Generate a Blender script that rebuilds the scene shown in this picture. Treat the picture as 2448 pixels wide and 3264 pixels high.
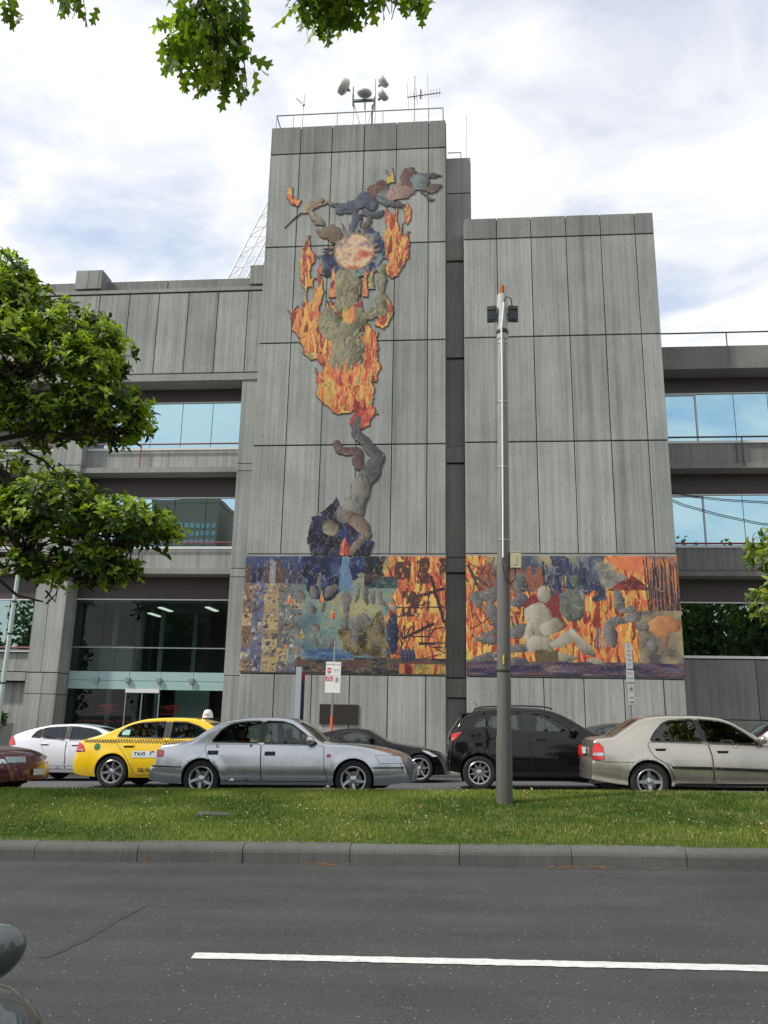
import bpy, bmesh, math, random
import numpy as np
from mathutils import Vector, Matrix
from mathutils.geometry import delaunay_2d_cdt, tessellate_polygon

for _o in list(bpy.data.objects): bpy.data.objects.remove(_o)
scene = bpy.context.scene
COL = scene.collection
rad = math.radians

# ------------------------------------------------------------------ camera
cam_data = bpy.data.cameras.new('camera'); cam = bpy.data.objects.new('camera', cam_data); COL.objects.link(cam)
cam_data.sensor_fit = 'VERTICAL'; cam_data.sensor_height = 36.0; cam_data.lens = 28.48
cam_data.clip_start = 0.05; cam_data.clip_end = 3000
YAW, PITCH, ROLL = rad(5.3), rad(13.8), rad(1.05)
_f = Vector((-math.sin(YAW)*math.cos(PITCH), math.cos(YAW)*math.cos(PITCH), math.sin(PITCH)))
_r0 = Vector((math.cos(YAW), math.sin(YAW), 0)); _u0 = _r0.cross(_f)
_r = _r0*math.cos(ROLL)+_u0*math.sin(ROLL); _u = -_r0*math.sin(ROLL)+_u0*math.cos(ROLL)
_m = Matrix((( _r.x, _u.x, -_f.x, 0), (_r.y, _u.y, -_f.y, 0), (_r.z, _u.z, -_f.z, 1.6), (0, 0, 0, 1)))
cam.matrix_world = _m
scene.camera = cam

# ------------------------------------------------------------------ sky, sun, exposure
SUN_DIR = Vector((-0.62, -0.32, 0.72)).normalized()          # towards the sun: high on the left, a little behind the camera
SUN_EL = math.asin(SUN_DIR.z); SUN_AZ = math.atan2(SUN_DIR.x, SUN_DIR.y)
world = bpy.data.worlds.new('World'); scene.world = world; world.use_nodes = True
def build_world():
    nt = world.node_tree; N = nt.nodes; L = nt.links; N.clear()
    out = N.new('ShaderNodeOutputWorld'); bg = N.new('ShaderNodeBackground'); bg.inputs['Strength'].default_value = 0.1
    sky = N.new('ShaderNodeTexSky'); sky.sky_type = 'NISHITA'; sky.sun_disc = False
    sky.sun_elevation = SUN_EL; sky.sun_rotation = SUN_AZ; sky.air_density = 1.2; sky.dust_density = 1.5; sky.ozone_density = 1.5
    tc = N.new('ShaderNodeTexCoord')
    sep = N.new('ShaderNodeSeparateXYZ'); L.new(tc.outputs['Generated'], sep.inputs[0])
    mx = N.new('ShaderNodeMath'); mx.operation = 'MAXIMUM'; mx.inputs[1].default_value = 0.0; L.new(sep.outputs['Z'], mx.inputs[0])
    ad = N.new('ShaderNodeMath'); ad.operation = 'ADD'; ad.inputs[1].default_value = 0.22; L.new(mx.outputs[0], ad.inputs[0])
    cb = N.new('ShaderNodeCombineXYZ')
    for i in range(3): L.new(ad.outputs[0], cb.inputs[i])
    dv = N.new('ShaderNodeVectorMath'); dv.operation = 'DIVIDE'; L.new(tc.outputs['Generated'], dv.inputs[0]); L.new(cb.outputs[0], dv.inputs[1])
    mp = N.new('ShaderNodeMapping'); mp.inputs['Rotation'].default_value = (0, 0, rad(32)); mp.inputs['Scale'].default_value = (1.0, 1.2, 1.0)
    mp.inputs['Location'].default_value = (3.1, 1.7, 0.4); L.new(dv.outputs[0], mp.inputs[0])
    n1 = N.new('ShaderNodeTexNoise'); n1.inputs['Scale'].default_value = 2.7; n1.inputs['Detail'].default_value = 7; n1.inputs['Roughness'].default_value = 0.56
    n1.inputs['Distortion'].default_value = 0.5; L.new(mp.outputs[0], n1.inputs['Vector'])
    rp = N.new('ShaderNodeValToRGB'); rp.color_ramp.elements[0].position = 0.36; rp.color_ramp.elements[1].position = 0.54
    rp.color_ramp.elements[0].color = (0.50, 0.50, 0.50, 1); rp.color_ramp.elements[1].color = (1, 1, 1, 1); L.new(n1.outputs['Fac'], rp.inputs[0])
    n2 = N.new('ShaderNodeTexNoise'); n2.inputs['Scale'].default_value = 3.3; n2.inputs['Detail'].default_value = 5; L.new(mp.outputs[0], n2.inputs['Vector'])
    cr = N.new('ShaderNodeValToRGB'); cr.color_ramp.elements[0].position = 0.32; cr.color_ramp.elements[1].position = 0.62
    cr.color_ramp.elements[0].color = (9.5, 9.7, 10.1, 1); cr.color_ramp.elements[1].color = (10.9, 10.9, 10.9, 1); L.new(n2.outputs['Fac'], cr.inputs[0])
    mix = N.new('ShaderNodeMix'); mix.data_type = 'RGBA'; L.new(rp.outputs[0], mix.inputs['Factor'])
    sc = N.new('ShaderNodeMix'); sc.data_type = 'RGBA'; sc.blend_type = 'MULTIPLY'; sc.inputs['Factor'].default_value = 1.0
    sc.inputs['B'].default_value = (1.35, 1.75, 2.1, 1); L.new(sky.outputs[0], sc.inputs['A'])
    L.new(sc.outputs['Result'], mix.inputs['A']); L.new(cr.outputs[0], mix.inputs['B'])
    L.new(mix.outputs['Result'], bg.inputs['Color']); L.new(bg.outputs[0], out.inputs[0])
build_world()
sun_data = bpy.data.lights.new('sun', 'SUN'); sun_data.energy = 4.0; sun_data.angle = rad(3.0); sun_data.color = (1.0, 0.95, 0.87)
sun = bpy.data.objects.new('sun', sun_data); COL.objects.link(sun)
sun.rotation_euler = (-SUN_DIR).to_track_quat('-Z', 'Y').to_euler()
scene.view_settings.view_transform = 'Standard'; scene.view_settings.look = 'None'
scene.view_settings.exposure = 0.0; scene.view_settings.gamma = 1.0; scene.view_settings.use_curve_mapping = False
scene.cycles.max_bounces = 8; scene.cycles.transparent_max_bounces = 16

# ------------------------------------------------------------------ helpers
def srgb(r, g, b, k=1.0):
    def f(c):
        c /= 255.0
        return c/12.92 if c <= 0.04045 else ((c+0.055)/1.055)**2.4
    return (f(r)*k, f(g)*k, f(b)*k)
def link(o): COL.objects.link(o); return o
def tag(o, label=None, cat=None, group=None, kind=None):
    if label: o['label'] = label
    if cat: o['category'] = cat
    if group: o['group'] = group
    if kind: o['kind'] = kind
    return o
def empty(name, loc=(0, 0, 0), label=None, cat=None, group=None, parent=None):
    o = bpy.data.objects.new(name, None); o.location = loc; o.empty_display_size = 0.2; link(o)
    if parent: o.parent = parent
    return tag(o, label, cat, group)
def mesh_obj(name, v, f, mat=None, parent=None, smooth=False, loc=None, sharp=None):
    me = bpy.data.meshes.new(name); me.from_pydata([tuple(p) for p in v], [], [tuple(q) for q in f]); me.update()
    if mat:
        for mm in (mat if isinstance(mat, (list, tuple)) else [mat]): me.materials.append(mm)
    if smooth: me.polygons.foreach_set('use_smooth', [True]*len(me.polygons))
    if sharp is not None and smooth: me.set_sharp_from_angle(angle=rad(sharp))
    o = bpy.data.objects.new(name, me); link(o)
    if parent: o.parent = parent
    if loc: o.location = loc
    return o
def share(name, me, parent=None, loc=(0, 0, 0), rot=None, scale=None):
    o = bpy.data.objects.new(name, me); link(o); o.location = loc
    if rot: o.rotation_euler = rot
    if scale: o.scale = scale
    if parent: o.parent = parent
    return o
class MB:
    """collects shapes, built as ONE mesh object"""
    def __init__(s): s.v = []; s.f = []; s.mi = []
    def add(s, v, f, mi=0):
        n = len(s.v); s.v += [tuple(p) for p in v]; s.f += [tuple(i+n for i in q) for q in f]; s.mi += [mi]*len(f); return s
    def box(s, x0, x1, y0, y1, z0, z1, mi=0):
        return s.add([(x0,y0,z0),(x1,y0,z0),(x1,y1,z0),(x0,y1,z0),(x0,y0,z1),(x1,y0,z1),(x1,y1,z1),(x0,y1,z1)],
              [(0,3,2,1),(4,5,6,7),(0,1,5,4),(1,2,6,5),(2,3,7,6),(3,0,4,7)], mi)
    def tube(s, pts, r, n=8, mi=0, caps=True):
        pts = [Vector(p) for p in pts]; rs = r if isinstance(r, (list, tuple)) else [r]*len(pts)
        v = []; f = []; ref = None
        for i, p in enumerate(pts):
            t = (pts[min(i+1, len(pts)-1)]-pts[max(i-1, 0)]).normalized()
            if ref is None: ref = t.orthogonal().normalized()
            ref = (ref - t*ref.dot(t)).normalized(); b = t.cross(ref)
            for k in range(n):
                a = 2*math.pi*k/n; v.append(p+(ref*math.cos(a)+b*math.sin(a))*rs[i])
        for i in range(len(pts)-1):
            for k in range(n): f.append((i*n+k, i*n+(k+1)%n, (i+1)*n+(k+1)%n, (i+1)*n+k))
        if caps: f.append(tuple(range(n-1, -1, -1))); f.append(tuple(range((len(pts)-1)*n, len(pts)*n)))
        return s.add(v, f, mi)
    def lathe(s, prof, n=24, axis='z', c=(0, 0, 0), mi=0, closed=False):
        v = []; f = []
        for (r, h) in prof:
            for k in range(n):
                a = 2*math.pi*k/n; p = (r*math.cos(a), r*math.sin(a), h)
                if axis == 'y': p = (p[0], p[2], p[1])
                elif axis == 'x': p = (p[2], p[0], p[1])
                v.append((p[0]+c[0], p[1]+c[1], p[2]+c[2]))
        m = len(prof)
        for i in range(m if closed else m-1):
            j = (i+1) % m
            for k in range(n): f.append((i*n+k, i*n+(k+1)%n, j*n+(k+1)%n, j*n+k))
        return s.add(v, f, mi)
    def prism(s, poly, y0, y1, mi=0):
        """polygon in (x, z), extruded along y"""
        n = len(poly); tri = tessellate_polygon([[Vector((p[0], p[1], 0)) for p in poly]])
        v = [(p[0], y0, p[1]) for p in poly]+[(p[0], y1, p[1]) for p in poly]
        f = [tuple(t) for t in tri]+[tuple(n+i for i in reversed(t)) for t in tri]+[(i, (i+1)%n, n+(i+1)%n, n+i) for i in range(n)]
        return s.add(v, f, mi)
    def ellipsoid(s, c, r, nu=14, nv=9, mi=0):
        v = []; f = []
        for j in range(nv+1):
            th = math.pi*j/nv
            for i in range(nu):
                a = 2*math.pi*i/nu; v.append((c[0]+r[0]*math.sin(th)*math.cos(a), c[1]+r[1]*math.sin(th)*math.sin(a), c[2]+r[2]*math.cos(th)))
        for j in range(nv):
            for i in range(nu): f.append((j*nu+i, (j+1)*nu+i, (j+1)*nu+(i+1)%nu, j*nu+(i+1)%nu))
        return s.add(v, f, mi)
    def build(s, name, mat=None, parent=None, smooth=False, loc=None, sharp=40):
        me = bpy.data.meshes.new(name); me.from_pydata(s.v, [], s.f)
        if mat:
            for mm in (mat if isinstance(mat, (list, tuple)) else [mat]): me.materials.append(mm)
            if any(s.mi): me.polygons.foreach_set('material_index', s.mi)
        bm = bmesh.new(); bm.from_mesh(me); bmesh.ops.recalc_face_normals(bm, faces=bm.faces); bm.to_mesh(me); bm.free()
        if smooth:
            me.polygons.foreach_set('use_smooth', [True]*len(me.polygons)); me.set_sharp_from_angle(angle=rad(sharp))
        me.update()
        o = bpy.data.objects.new(name, me); link(o)
        if parent: o.parent = parent
        if loc: o.location = loc
        return o
def text_mesh(body, size, mat, shear=0.0, bold=0.0, align='CENTER'):
    cu = bpy.data.curves.new('lettering', 'FONT'); cu.body = body; cu.size = size; cu.align_x = align; cu.align_y = 'CENTER'
    cu.shear = shear; cu.offset = bold; cu.extrude = 0.001; cu.resolution_u = 3
    o = bpy.data.objects.new('lettering', cu); COL.objects.link(o)
    dg = bpy.context.evaluated_depsgraph_get(); me = bpy.data.meshes.new_from_object(o.evaluated_get(dg))
    bpy.data.objects.remove(o); bpy.data.curves.remove(cu)
    me.materials.clear(); me.materials.append(mat); me.name = 'lettering'
    return me
def lettering(body, size, mat, parent, loc, rot=(math.pi/2, 0, 0), scale=None, **k):
    return share('lettering', text_mesh(body, size, mat, **k), parent, loc, rot, scale)

# ------------------------------------------------------------------ materials
MATS = {}
def principled(name, color=(0.5, 0.5, 0.5), rough=0.6, metal=0.0, spec=0.5, coat=0.0, emit=None):
    if name in MATS: return MATS[name]
    m = bpy.data.materials.new(name); m.use_nodes = True; b = m.node_tree.nodes['Principled BSDF']
    b.inputs['Base Color'].default_value = (*color, 1); b.inputs['Roughness'].default_value = rough; b.inputs['Metallic'].default_value = metal
    b.inputs['Specular IOR Level'].default_value = spec
    if coat: b.inputs['Coat Weight'].default_value = coat; b.inputs['Coat Roughness'].default_value = 0.04
    MATS[name] = m; return m
class NT:
    def __init__(s, m): s.t = m.node_tree; s.b = s.t.nodes['Principled BSDF']
    def n(s, typ, **k):
        x = s.t.nodes.new(typ)
        for a, v in k.items():
            if a.startswith('i_'): x.inputs[a[2:].replace('_', ' ')].default_value = v
            else: setattr(x, a, v)
        return x
    def l(s, a, b): s.t.links.new(a, b)
    def ramp(s, fac, stops):
        r = s.n('ShaderNodeValToRGB'); e = r.color_ramp.elements
        while len(e) < len(stops): e.new(0.5)
        for el, (p, c) in zip(e, stops): el.position = p; el.color = (*c, 1) if len(c) == 3 else c
        s.l(fac, r.inputs[0]); return r.outputs[0]
    def noise(s, vec, scale, detail=4, rough=0.55, dist=0.0):
        x = s.n('ShaderNodeTexNoise'); x.inputs['Scale'].default_value = scale; x.inputs['Detail'].default_value = detail
        x.inputs['Roughness'].default_value = rough; x.inputs['Distortion'].default_value = dist
        if vec is not None: s.l(vec, x.inputs['Vector'])
        return x.outputs['Fac']
    def mapped(s, scale, src='pos', loc=(0, 0, 0)):
        if src == 'pos': o = s.n('ShaderNodeNewGeometry').outputs['Position']
        else: o = s.n('ShaderNodeTexCoord').outputs['Object']
        m = s.n('ShaderNodeMapping'); m.inputs['Scale'].default_value = scale; m.inputs['Location'].default_value = loc; s.l(o, m.inputs[0]); return m.outputs[0]
    def mixc(s, fac, a, b, mode='MIX'):
        x = s.n('ShaderNodeMix'); x.data_type = 'RGBA'; x.blend_type = mode
        for nm, v in (('Factor', fac), ('A', a), ('B', b)):
            if hasattr(v, 'is_linked'): s.l(v, x.inputs[nm])
            elif nm == 'Factor': x.inputs[nm].default_value = v
            else: x.inputs[nm].default_value = (*v, 1)
        return x.outputs['Result']
    def bump(s, h, strength=0.3, dist=0.01):
        x = s.n('ShaderNodeBump'); x.inputs['Strength'].default_value = strength; x.inputs['Distance'].default_value = dist
        s.l(h, x.inputs['Height']); s.l(x.outputs[0], s.b.inputs['Normal'])

def mat_concrete(name, base, streak=1.0):
    """board-marked concrete: vertical board streaks, blotches, faint runs"""
    m = principled(name, base, 0.88, spec=0.3); t = NT(m)
    a = t.noise(t.mapped((26, 26, 0.35)), 1.0, 3, 0.6)
    b = t.noise(t.mapped((7, 7, 0.12), loc=(3, 1, 7)), 1.0, 3, 0.6)
    c = t.noise(t.mapped((0.55, 0.55, 0.45)), 1.0, 5, 0.6)
    d = t.noise(t.mapped((1, 1, 1)), 9.0, 5, 0.7)
    k = streak
    c1 = t.ramp(a, [(0.25, (1-0.20*k,)*3), (0.5, (1, 1, 1)), (0.75, (1+0.16*k,)*3)])
    c2 = t.ramp(b, [(0.30, (1-0.22*k,)*3), (0.55, (1, 1, 1)), (0.75, (1.10,)*3)])
    c3 = t.ramp(c, [(0.30, (0.80, 0.81, 0.80)), (0.55, (1, 1, 1)), (0.75, (1.10, 1.09, 1.06))])
    c4 = t.ramp(d, [(0.30, (0.90,)*3), (0.7, (1.08,)*3)])
    col = t.mixc(1.0, base, c1, 'MULTIPLY')
    run = t.noise(t.mapped((2.4, 2.4, 0.05), loc=(9, 4, 2)), 1.0, 4, 0.7); c5 = t.ramp(run, [(0.55, (1, 1, 1)), (0.68, (1-0.26*k, 1-0.26*k, 1-0.25*k))])
    for x in (c2, c3, c4, c5): col = t.mixc(1.0, col, x, 'MULTIPLY')
    info = t.n('ShaderNodeObjectInfo'); v = t.ramp(info.outputs['Random'], [(0, (0.88,)*3), (0.5, (1.0,)*3), (1, (1.10, 1.09, 1.07))])
    col = t.mixc(1.0, col, v, 'MULTIPLY')
    t.l(col, t.b.inputs['Base Color'])
    t.bump(a, 0.5, 0.012); return m
CONC = mat_concrete('board_marked_concrete', srgb(150, 152, 148))
CONC_S = mat_concrete('smooth_concrete', srgb(146, 147, 142), 0.35)
CONC_D = mat_concrete('dark_shaft_concrete', srgb(150, 150, 146), 0.7)
CONC_R = mat_concrete('dark_wing_concrete', srgb(122, 122, 119), 0.8); CONC_RS = mat_concrete('dark_smooth_concrete', srgb(120, 120, 116), 0.35)  # darker concrete tones for the whole office wing
CONC_T = mat_concrete('rain_darkened_concrete', srgb(130, 131, 127), 0.9)
JOINT = principled('joint_shadow_gap', srgb(62, 62, 60), 0.9)
BROWN = principled('brown_metal_fascia', srgb(66, 54, 54), 0.5)
REDRAIL = principled('red_painted_rail', srgb(120, 42, 44), 0.45)
DARKRAIL = principled('dark_painted_rail', srgb(58, 46, 50), 0.45)
WHITEALU = principled('white_aluminium', srgb(206, 208, 206), 0.45)
GREYALU = principled('grey_aluminium', srgb(150, 156, 158), 0.4, 0.6)
STEEL = principled('galvanised_steel', srgb(150, 153, 155), 0.45, 0.7)
BLACKM = principled('black_matt', srgb(26, 26, 27), 0.6)
RUBBER = principled('tyre_rubber', srgb(30, 30, 30), 0.85)
WHITEP = principled('white_paint', srgb(226, 226, 222), 0.5)
REDP = principled('red_print', srgb(200, 30, 38), 0.5)
BLACKP = principled('black_print', srgb(24, 24, 26), 0.6)
def mat_glass_mirror(name, tint, refl, dark):
    m = bpy.data.materials.new(name); m.use_nodes = True; t = m.node_tree; t.nodes.clear()
    o = t.nodes.new('ShaderNodeOutputMaterial'); g = t.nodes.new('ShaderNodeBsdfGlossy'); d = t.nodes.new('ShaderNodeBsdfDiffuse'); x = t.nodes.new('ShaderNodeMixShader')
    g.inputs['Color'].default_value = (*tint, 1); g.inputs['Roughness'].default_value = 0.0; d.inputs['Color'].default_value = (*dark, 1); x.inputs[0].default_value = refl
    n = t.nodes.new('ShaderNodeTexNoise'); n.inputs['Scale'].default_value = 0.45; n.inputs['Detail'].default_value = 2
    geo = t.nodes.new('ShaderNodeNewGeometry'); t.links.new(geo.outputs['Position'], n.inputs['Vector'])
    b = t.nodes.new('ShaderNodeBump'); b.inputs['Strength'].default_value = 0.05; b.inputs['Distance'].default_value = 0.05
    t.links.new(n.outputs['Fac'], b.inputs['Height']); t.links.new(b.outputs[0], g.inputs['Normal'])
    t.links.new(d.outputs[0], x.inputs[1]); t.links.new(g.outputs[0], x.inputs[2]); t.links.new(x.outputs[0], o.inputs[0]); return m
def mat_pane(name, tint=(0.8, 0.85, 0.85), ior=1.5, rough=0.0, gcol=(1, 1, 1)):
    """thin clear pane: tinted see-through with a Fresnel reflection"""
    m = bpy.data.materials.new(name); m.use_nodes = True; t = m.node_tree; t.nodes.clear()
    o = t.nodes.new('ShaderNodeOutputMaterial'); g = t.nodes.new('ShaderNodeBsdfGlossy'); d = t.nodes.new('ShaderNodeBsdfTransparent'); x = t.nodes.new('ShaderNodeMixShader')
    f = t.nodes.new('ShaderNodeFresnel'); f.inputs['IOR'].default_value = ior
    g.inputs['Roughness'].default_value = rough; g.inputs['Color'].default_value = (*gcol, 1); d.inputs['Color'].default_value = (*tint, 1)
    t.links.new(f.outputs[0], x.inputs[0]); t.links.new(d.outputs[0], x.inputs[1]); t.links.new(g.outputs[0], x.inputs[2]); t.links.new(x.outputs[0], o.inputs[0]); return m
MIRROR = mat_glass_mirror('blue_mirror_glass', (0.46, 0.70, 0.79), 0.86, (0.02, 0.03, 0.035))
DARKGLASS = mat_glass_mirror('dark_ground_floor_glass', (0.42, 0.50, 0.48), 0.80, (0.012, 0.014, 0.014))
LOBBYGLASS = mat_pane('lobby_glass', (0.66, 0.82, 0.79), 1.42)
CARGLASS = mat_pane('car_glass', (0.42, 0.49, 0.49), 1.6)
CARGLASS_D = mat_pane('tinted_car_glass', (0.10, 0.12, 0.13), 1.7)

# ------------------------------------------------------------------ ground
GR = 0.021
def grade(x): return GR*x
def sheet(name, mat, x0, x1, prof, kind='structure', nx=40, parent=None):
    """ground strip: profile [(y, dz)], follows the street's grade along x"""
    xs = np.linspace(x0, x1, nx+1); v = []; f = []
    for x in xs:
        for (y, dz) in prof: v.append((x, y, grade(x)+dz))
    n = len(prof)
    for i in range(nx):
        for j in range(n-1): f.append((i*n+j, (i+1)*n+j, (i+1)*n+j+1, i*n+j+1))
    o = mesh_obj(name, v, f, mat, parent)
    return tag(o, kind=kind)
def mat_asphalt(name, base):
    m = principled(name, base, 0.85, spec=0.35); t = NT(m)
    g = t.mapped((1, 1, 1))
    fine = t.noise(g, 60, 4, 0.85); mid = t.noise(g, 1.1, 5, 0.65); lng = t.noise(t.mapped((0.25, 2.2, 1)), 1.0, 4, 0.6)
    vor = t.n('ShaderNodeTexVoronoi'); vor.inputs['Scale'].default_value = 26; vor.inputs['Randomness'].default_value = 1.0; t.l(g, vor.inputs['Vector'])
    chip = t.ramp(vor.outputs['Distance'], [(0.0, (1, 1, 1)), (0.10, (1, 1, 1)), (0.14, (0, 0, 0))])
    sel = t.noise(g, 13, 2); selr = t.ramp(sel, [(0.53, (0, 0, 0)), (0.60, (1, 1, 1))])
    both = t.mixc(1.0, chip, selr, 'MULTIPLY')
    col = t.mixc(1.0, base, t.ramp(fine, [(0.32, (0.55,)*3), (0.5, (1.0,)*3), (0.68, (1.6,)*3)]), 'MULTIPLY')
    col = t.mixc(1.0, col, t.ramp(mid, [(0.3, (0.86, 0.86, 0.87)), (0.7, (1.12, 1.12, 1.10))]), 'MULTIPLY')
    col = t.mixc(1.0, col, t.ramp(lng, [(0.3, (0.78,)*3), (0.5, (1,)*3), (0.7, (1.16,)*3)]), 'MULTIPLY')
    col = t.mixc(both, col, srgb(170, 168, 160))
    t.l(col, t.b.inputs['Base Color']); t.bump(fine, 0.5, 0.006); return m
ASPH = mat_asphalt('asphalt', srgb(60, 61, 61)); ASPH2 = mat_asphalt('far_asphalt', srgb(84, 85, 87))
def mat_grassbase():
    m = principled('lawn_soil', srgb(62, 70, 36), 0.95, spec=0.1); t = NT(m); g = t.mapped((1, 1, 1))
    t.l(t.ramp(t.noise(g, 7, 5, 0.7), [(0.3, srgb(44, 60, 24)), (0.6, srgb(74, 88, 40)), (0.8, srgb(110, 100, 66))]), t.b.inputs['Base Color']); return m
LAWN = mat_grassbase()
FOOT = mat_concrete('pavement_concrete', srgb(140, 138, 132), 0.2)
KERBM = mat_concrete('bluestone_kerb', srgb(92, 93, 90), 0.3)

MED = [(9.56, 0.185), (10.3, 0.25), (11.2, 0.32), (12.0, 0.37), (12.7, 0.405), (13.15, 0.42), (13.42, 0.395)]
def med_z(y):
    return float(np.interp(y, [p[0] for p in MED], [p[1] for p in MED]))
def far_z(y): return 0.19 - 0.035*(y-14.0)
sheet('ground', principled('distant_ground', srgb(96, 98, 90), 0.95), -700, 700, [(-900, -0.9), (-30, -0.9), (60, -0.9), (1500, -0.9)])
sheet('near_road', ASPH, -60, 60, [(-3.2, -0.03), (0.0, 0.0), (5, 0.0), (9.42, 0.0)])
sheet('near_pavement', FOOT, -60, 60, [(-12, 0.1), (-3.35, 0.1), (-3.3, 0.1), (-3.22, -0.05)])
sheet('median_soil', LAWN, -60, 60, MED, nx=120)
sheet('far_road', ASPH2, -60, 60, [(13.55, far_z(13.55)), (18, far_z(18)), (23.0, far_z(23))])
sheet('far_pavement', FOOT, -60, 60, [(23.15, far_z(23)+0.13), (25, 0.0), (32, 0.02)])
def kerb_row(name, y0, y1, zl, zh, joints, mat, front=-1):
    k = tag(sheet(name, JOINT, -60, 60, [(y0+0.05, zl-0.1), (y0+0.05, zh-0.04), (y1-0.02, zh-0.04), (y1-0.02, zl-0.1)]), kind='structure')
    L = joints[1]-joints[0]-0.008; w = y1-y0; rr = min(0.085, (zh-zl)*0.5)
    prof = [(0, -0.1)]+[(rr*(1-math.cos(a)), (zh-zl)-rr*(1-math.sin(a))) for a in np.linspace(0.12, math.pi/2, 5)]+[(w, zh-zl+0.005), (w, -0.1)]
    if front > 0: prof = [(w-p[0], p[1]) for p in reversed(prof)]
    n = len(prof); v = [(sx*L, p[0], p[1]) for sx in (0, 1) for p in prof]
    f = [(i, n+i, n+i+1, i+1) for i in range(n-1)]+[tuple(range(n)), tuple(range(2*n-1, n-1, -1))]
    first = None
    for i, x in enumerate(joints):
        if first is None:
            first = mesh_obj('kerb_stone', v, f, mat, k); o = first
        else: o = share('kerb_stone', first.data, k)
        o.location = (x, y0+random.uniform(-0.006, 0.006), grade(x)+zl+random.uniform(-0.004, 0.004)); o.rotation_euler = (0, -math.atan(GR), 0)
    return k
random.seed(4)
kerb_row('median_kerb', 9.38, 9.60, 0.0, 0.185, [-4.74+1.19*i for i in range(-6, 13)], KERBM)
kerb_row('median_rear_kerb', 13.40, 13.56, far_z(13.5), 0.385, [-12+1.5*i for i in range(0, 16)], KERBM, front=1)
kerb_row('pavement_kerb', 22.98, 23.18, far_z(23), far_z(23)+0.13, [-20+1.5*i for i in range(0, 26)], KERBM)
# painted lane line, worn ends
def lane_line():
    m = principled('worn_road_paint', srgb(222, 222, 218), 0.7); t = NT(m); g = t.mapped((1, 1, 1))
    wear = t.ramp(t.noise(g, 22, 5, 0.75), [(0.30, srgb(96, 96, 96)), (0.37, srgb(190, 190, 186)), (0.6, srgb(206, 206, 202)), (0.75, srgb(216, 216, 212))])
    t.l(wear, t.b.inputs['Base Color'])
    random.seed(9); v = []; f = []; xs = np.arange(-1.80, 4.3, 0.05)
    for i, x in enumerate(xs):
        j = lambda: random.uniform(-0.006, 0.006)
        e = 0.02 if i == 0 else 0
        v += [(x+e*random.random(), 5.86+j(), grade(x)+0.005), (x, 5.99+j(), grade(x)+0.005)]
    for i in range(len(xs)-1): f.append((2*i, 2*i+2, 2*i+3, 2*i+1))
    tag(mesh_obj('lane_line', v, f, m), kind='structure')
    # dark tar streak on the asphalt
    v = []; f = []; n = 24
    for i in range(n+1):
        s = i/n; x = -2.78+0.13*s+0.02*math.sin(7*s); y = 5.80+1.62*s; w = 0.04*math.sin(math.pi*min(1, 0.06+s))**0.5*(0.6+0.6*random.random())
        v += [(x-w, y, grade(x)+0.004), (x+w, y, grade(x)+0.004)]
    for i in range(n): f.append((2*i, 2*i+1, 2*i+3, 2*i+2))
    tag(mesh_obj('tar_streak', v, f, principled('tar', srgb(51, 52, 52), 0.85)), kind='structure')
    # white edge line by the median on the far carriageway
    v = []; f = []
    for i, x in enumerate(np.linspace(-20, 20, 81)): v += [(x, 13.72, grade(x)+far_z(13.72)+0.004), (x, 13.83, grade(x)+far_z(13.83)+0.004)]
    for i in range(80): f.append((2*i, 2*i+2, 2*i+3, 2*i+1))
    tag(mesh_obj('edge_line', v, f, m), kind='structure')
lane_line()

# ------------------------------------------------------------------ fire station
random.seed(1)
station = empty('fire_station', (0, 29, 0), 'grey board-marked concrete fire station with two tall blank towers and window bands', 'building')
def at_station(o):
    o.matrix_parent_inverse = station.matrix_world.inverted() if False else Matrix.Translation((0, -29, 0)); return o
def part(mb, name, mat, parent=None, **k):
    o = mb.build(name, mat, None, **k)
    o.parent = parent or station
    if parent is None: o.matrix_parent_inverse = Matrix.Translation((0, -29, 0))
    return o
_pc = {}
def panel(parent, x0, x1, z0, z1, y, th=0.07, mat=None, gap=(0.015, 0.025), name='concrete_panel'):
    """one precast panel, front face at y, with an arris chamfer"""
    w = round(x1-x0-2*gap[0], 3); h = round(z1-z0-2*gap[1], 3); key = (w, h, th, (mat or CONC).name, name)
    if key not in _pc:
        c = 0.012
        v = [(0, c, 0), (w, c, 0), (w, c, h), (0, c, h), (c, 0, c), (w-c, 0, c), (w-c, 0, h-c), (c, 0, h-c), (0, th, 0), (w, th, 0), (w, th, h), (0, th, h)]
        f = [(4, 5, 6, 7), (0, 1, 5, 4), (1, 2, 6, 5), (2, 3, 7, 6), (3, 0, 4, 7), (0, 8, 9, 1), (1, 9, 10, 2), (2, 10, 11, 3), (3, 11, 8, 0)]
        me = bpy.data.meshes.new(name); me.from_pydata(v, [], f); me.materials.append(mat or CONC); me.update(); _pc[key] = me
    return share(name, _pc[key], parent, (x0+gap[0], y+random.uniform(0, 0.004), z0+gap[1]))
def panel_grid(parent, xs, zs, y, **k):
    for i in range(len(xs)-1):
        for j in range(len(zs)-1): panel(parent, xs[i], xs[i+1], zs[j], zs[j+1], y, **k)
def tie_holes(parent, xs, zs, y, name='tie_hole_pattern'):
    mb = MB()
    for i in range(len(xs)-1):
        w = xs[i+1]-xs[i]; cols = [0.27, 0.73] if w > 0.9 else [0.5]
        for j in range(len(zs)-1):
            h = zs[j+1]-zs[j]; n = max(1, int(round(h/0.82)))
            for c in cols:
                for r in range(n):
                    x = xs[i]+w*c+random.uniform(-.01, .01); z = zs[j]+h*(r+0.5)/n; q = 0.016
                    mb.add([(x+q*math.cos(a), y-0.003, z+q*math.sin(a)) for a in np.linspace(0, 2*math.pi, 7)[:-1]], [(0, 1, 2, 3, 4, 5)])
    o = mb.build(name, JOINT, parent); o['kind'] = 'stuff'; return o
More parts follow.
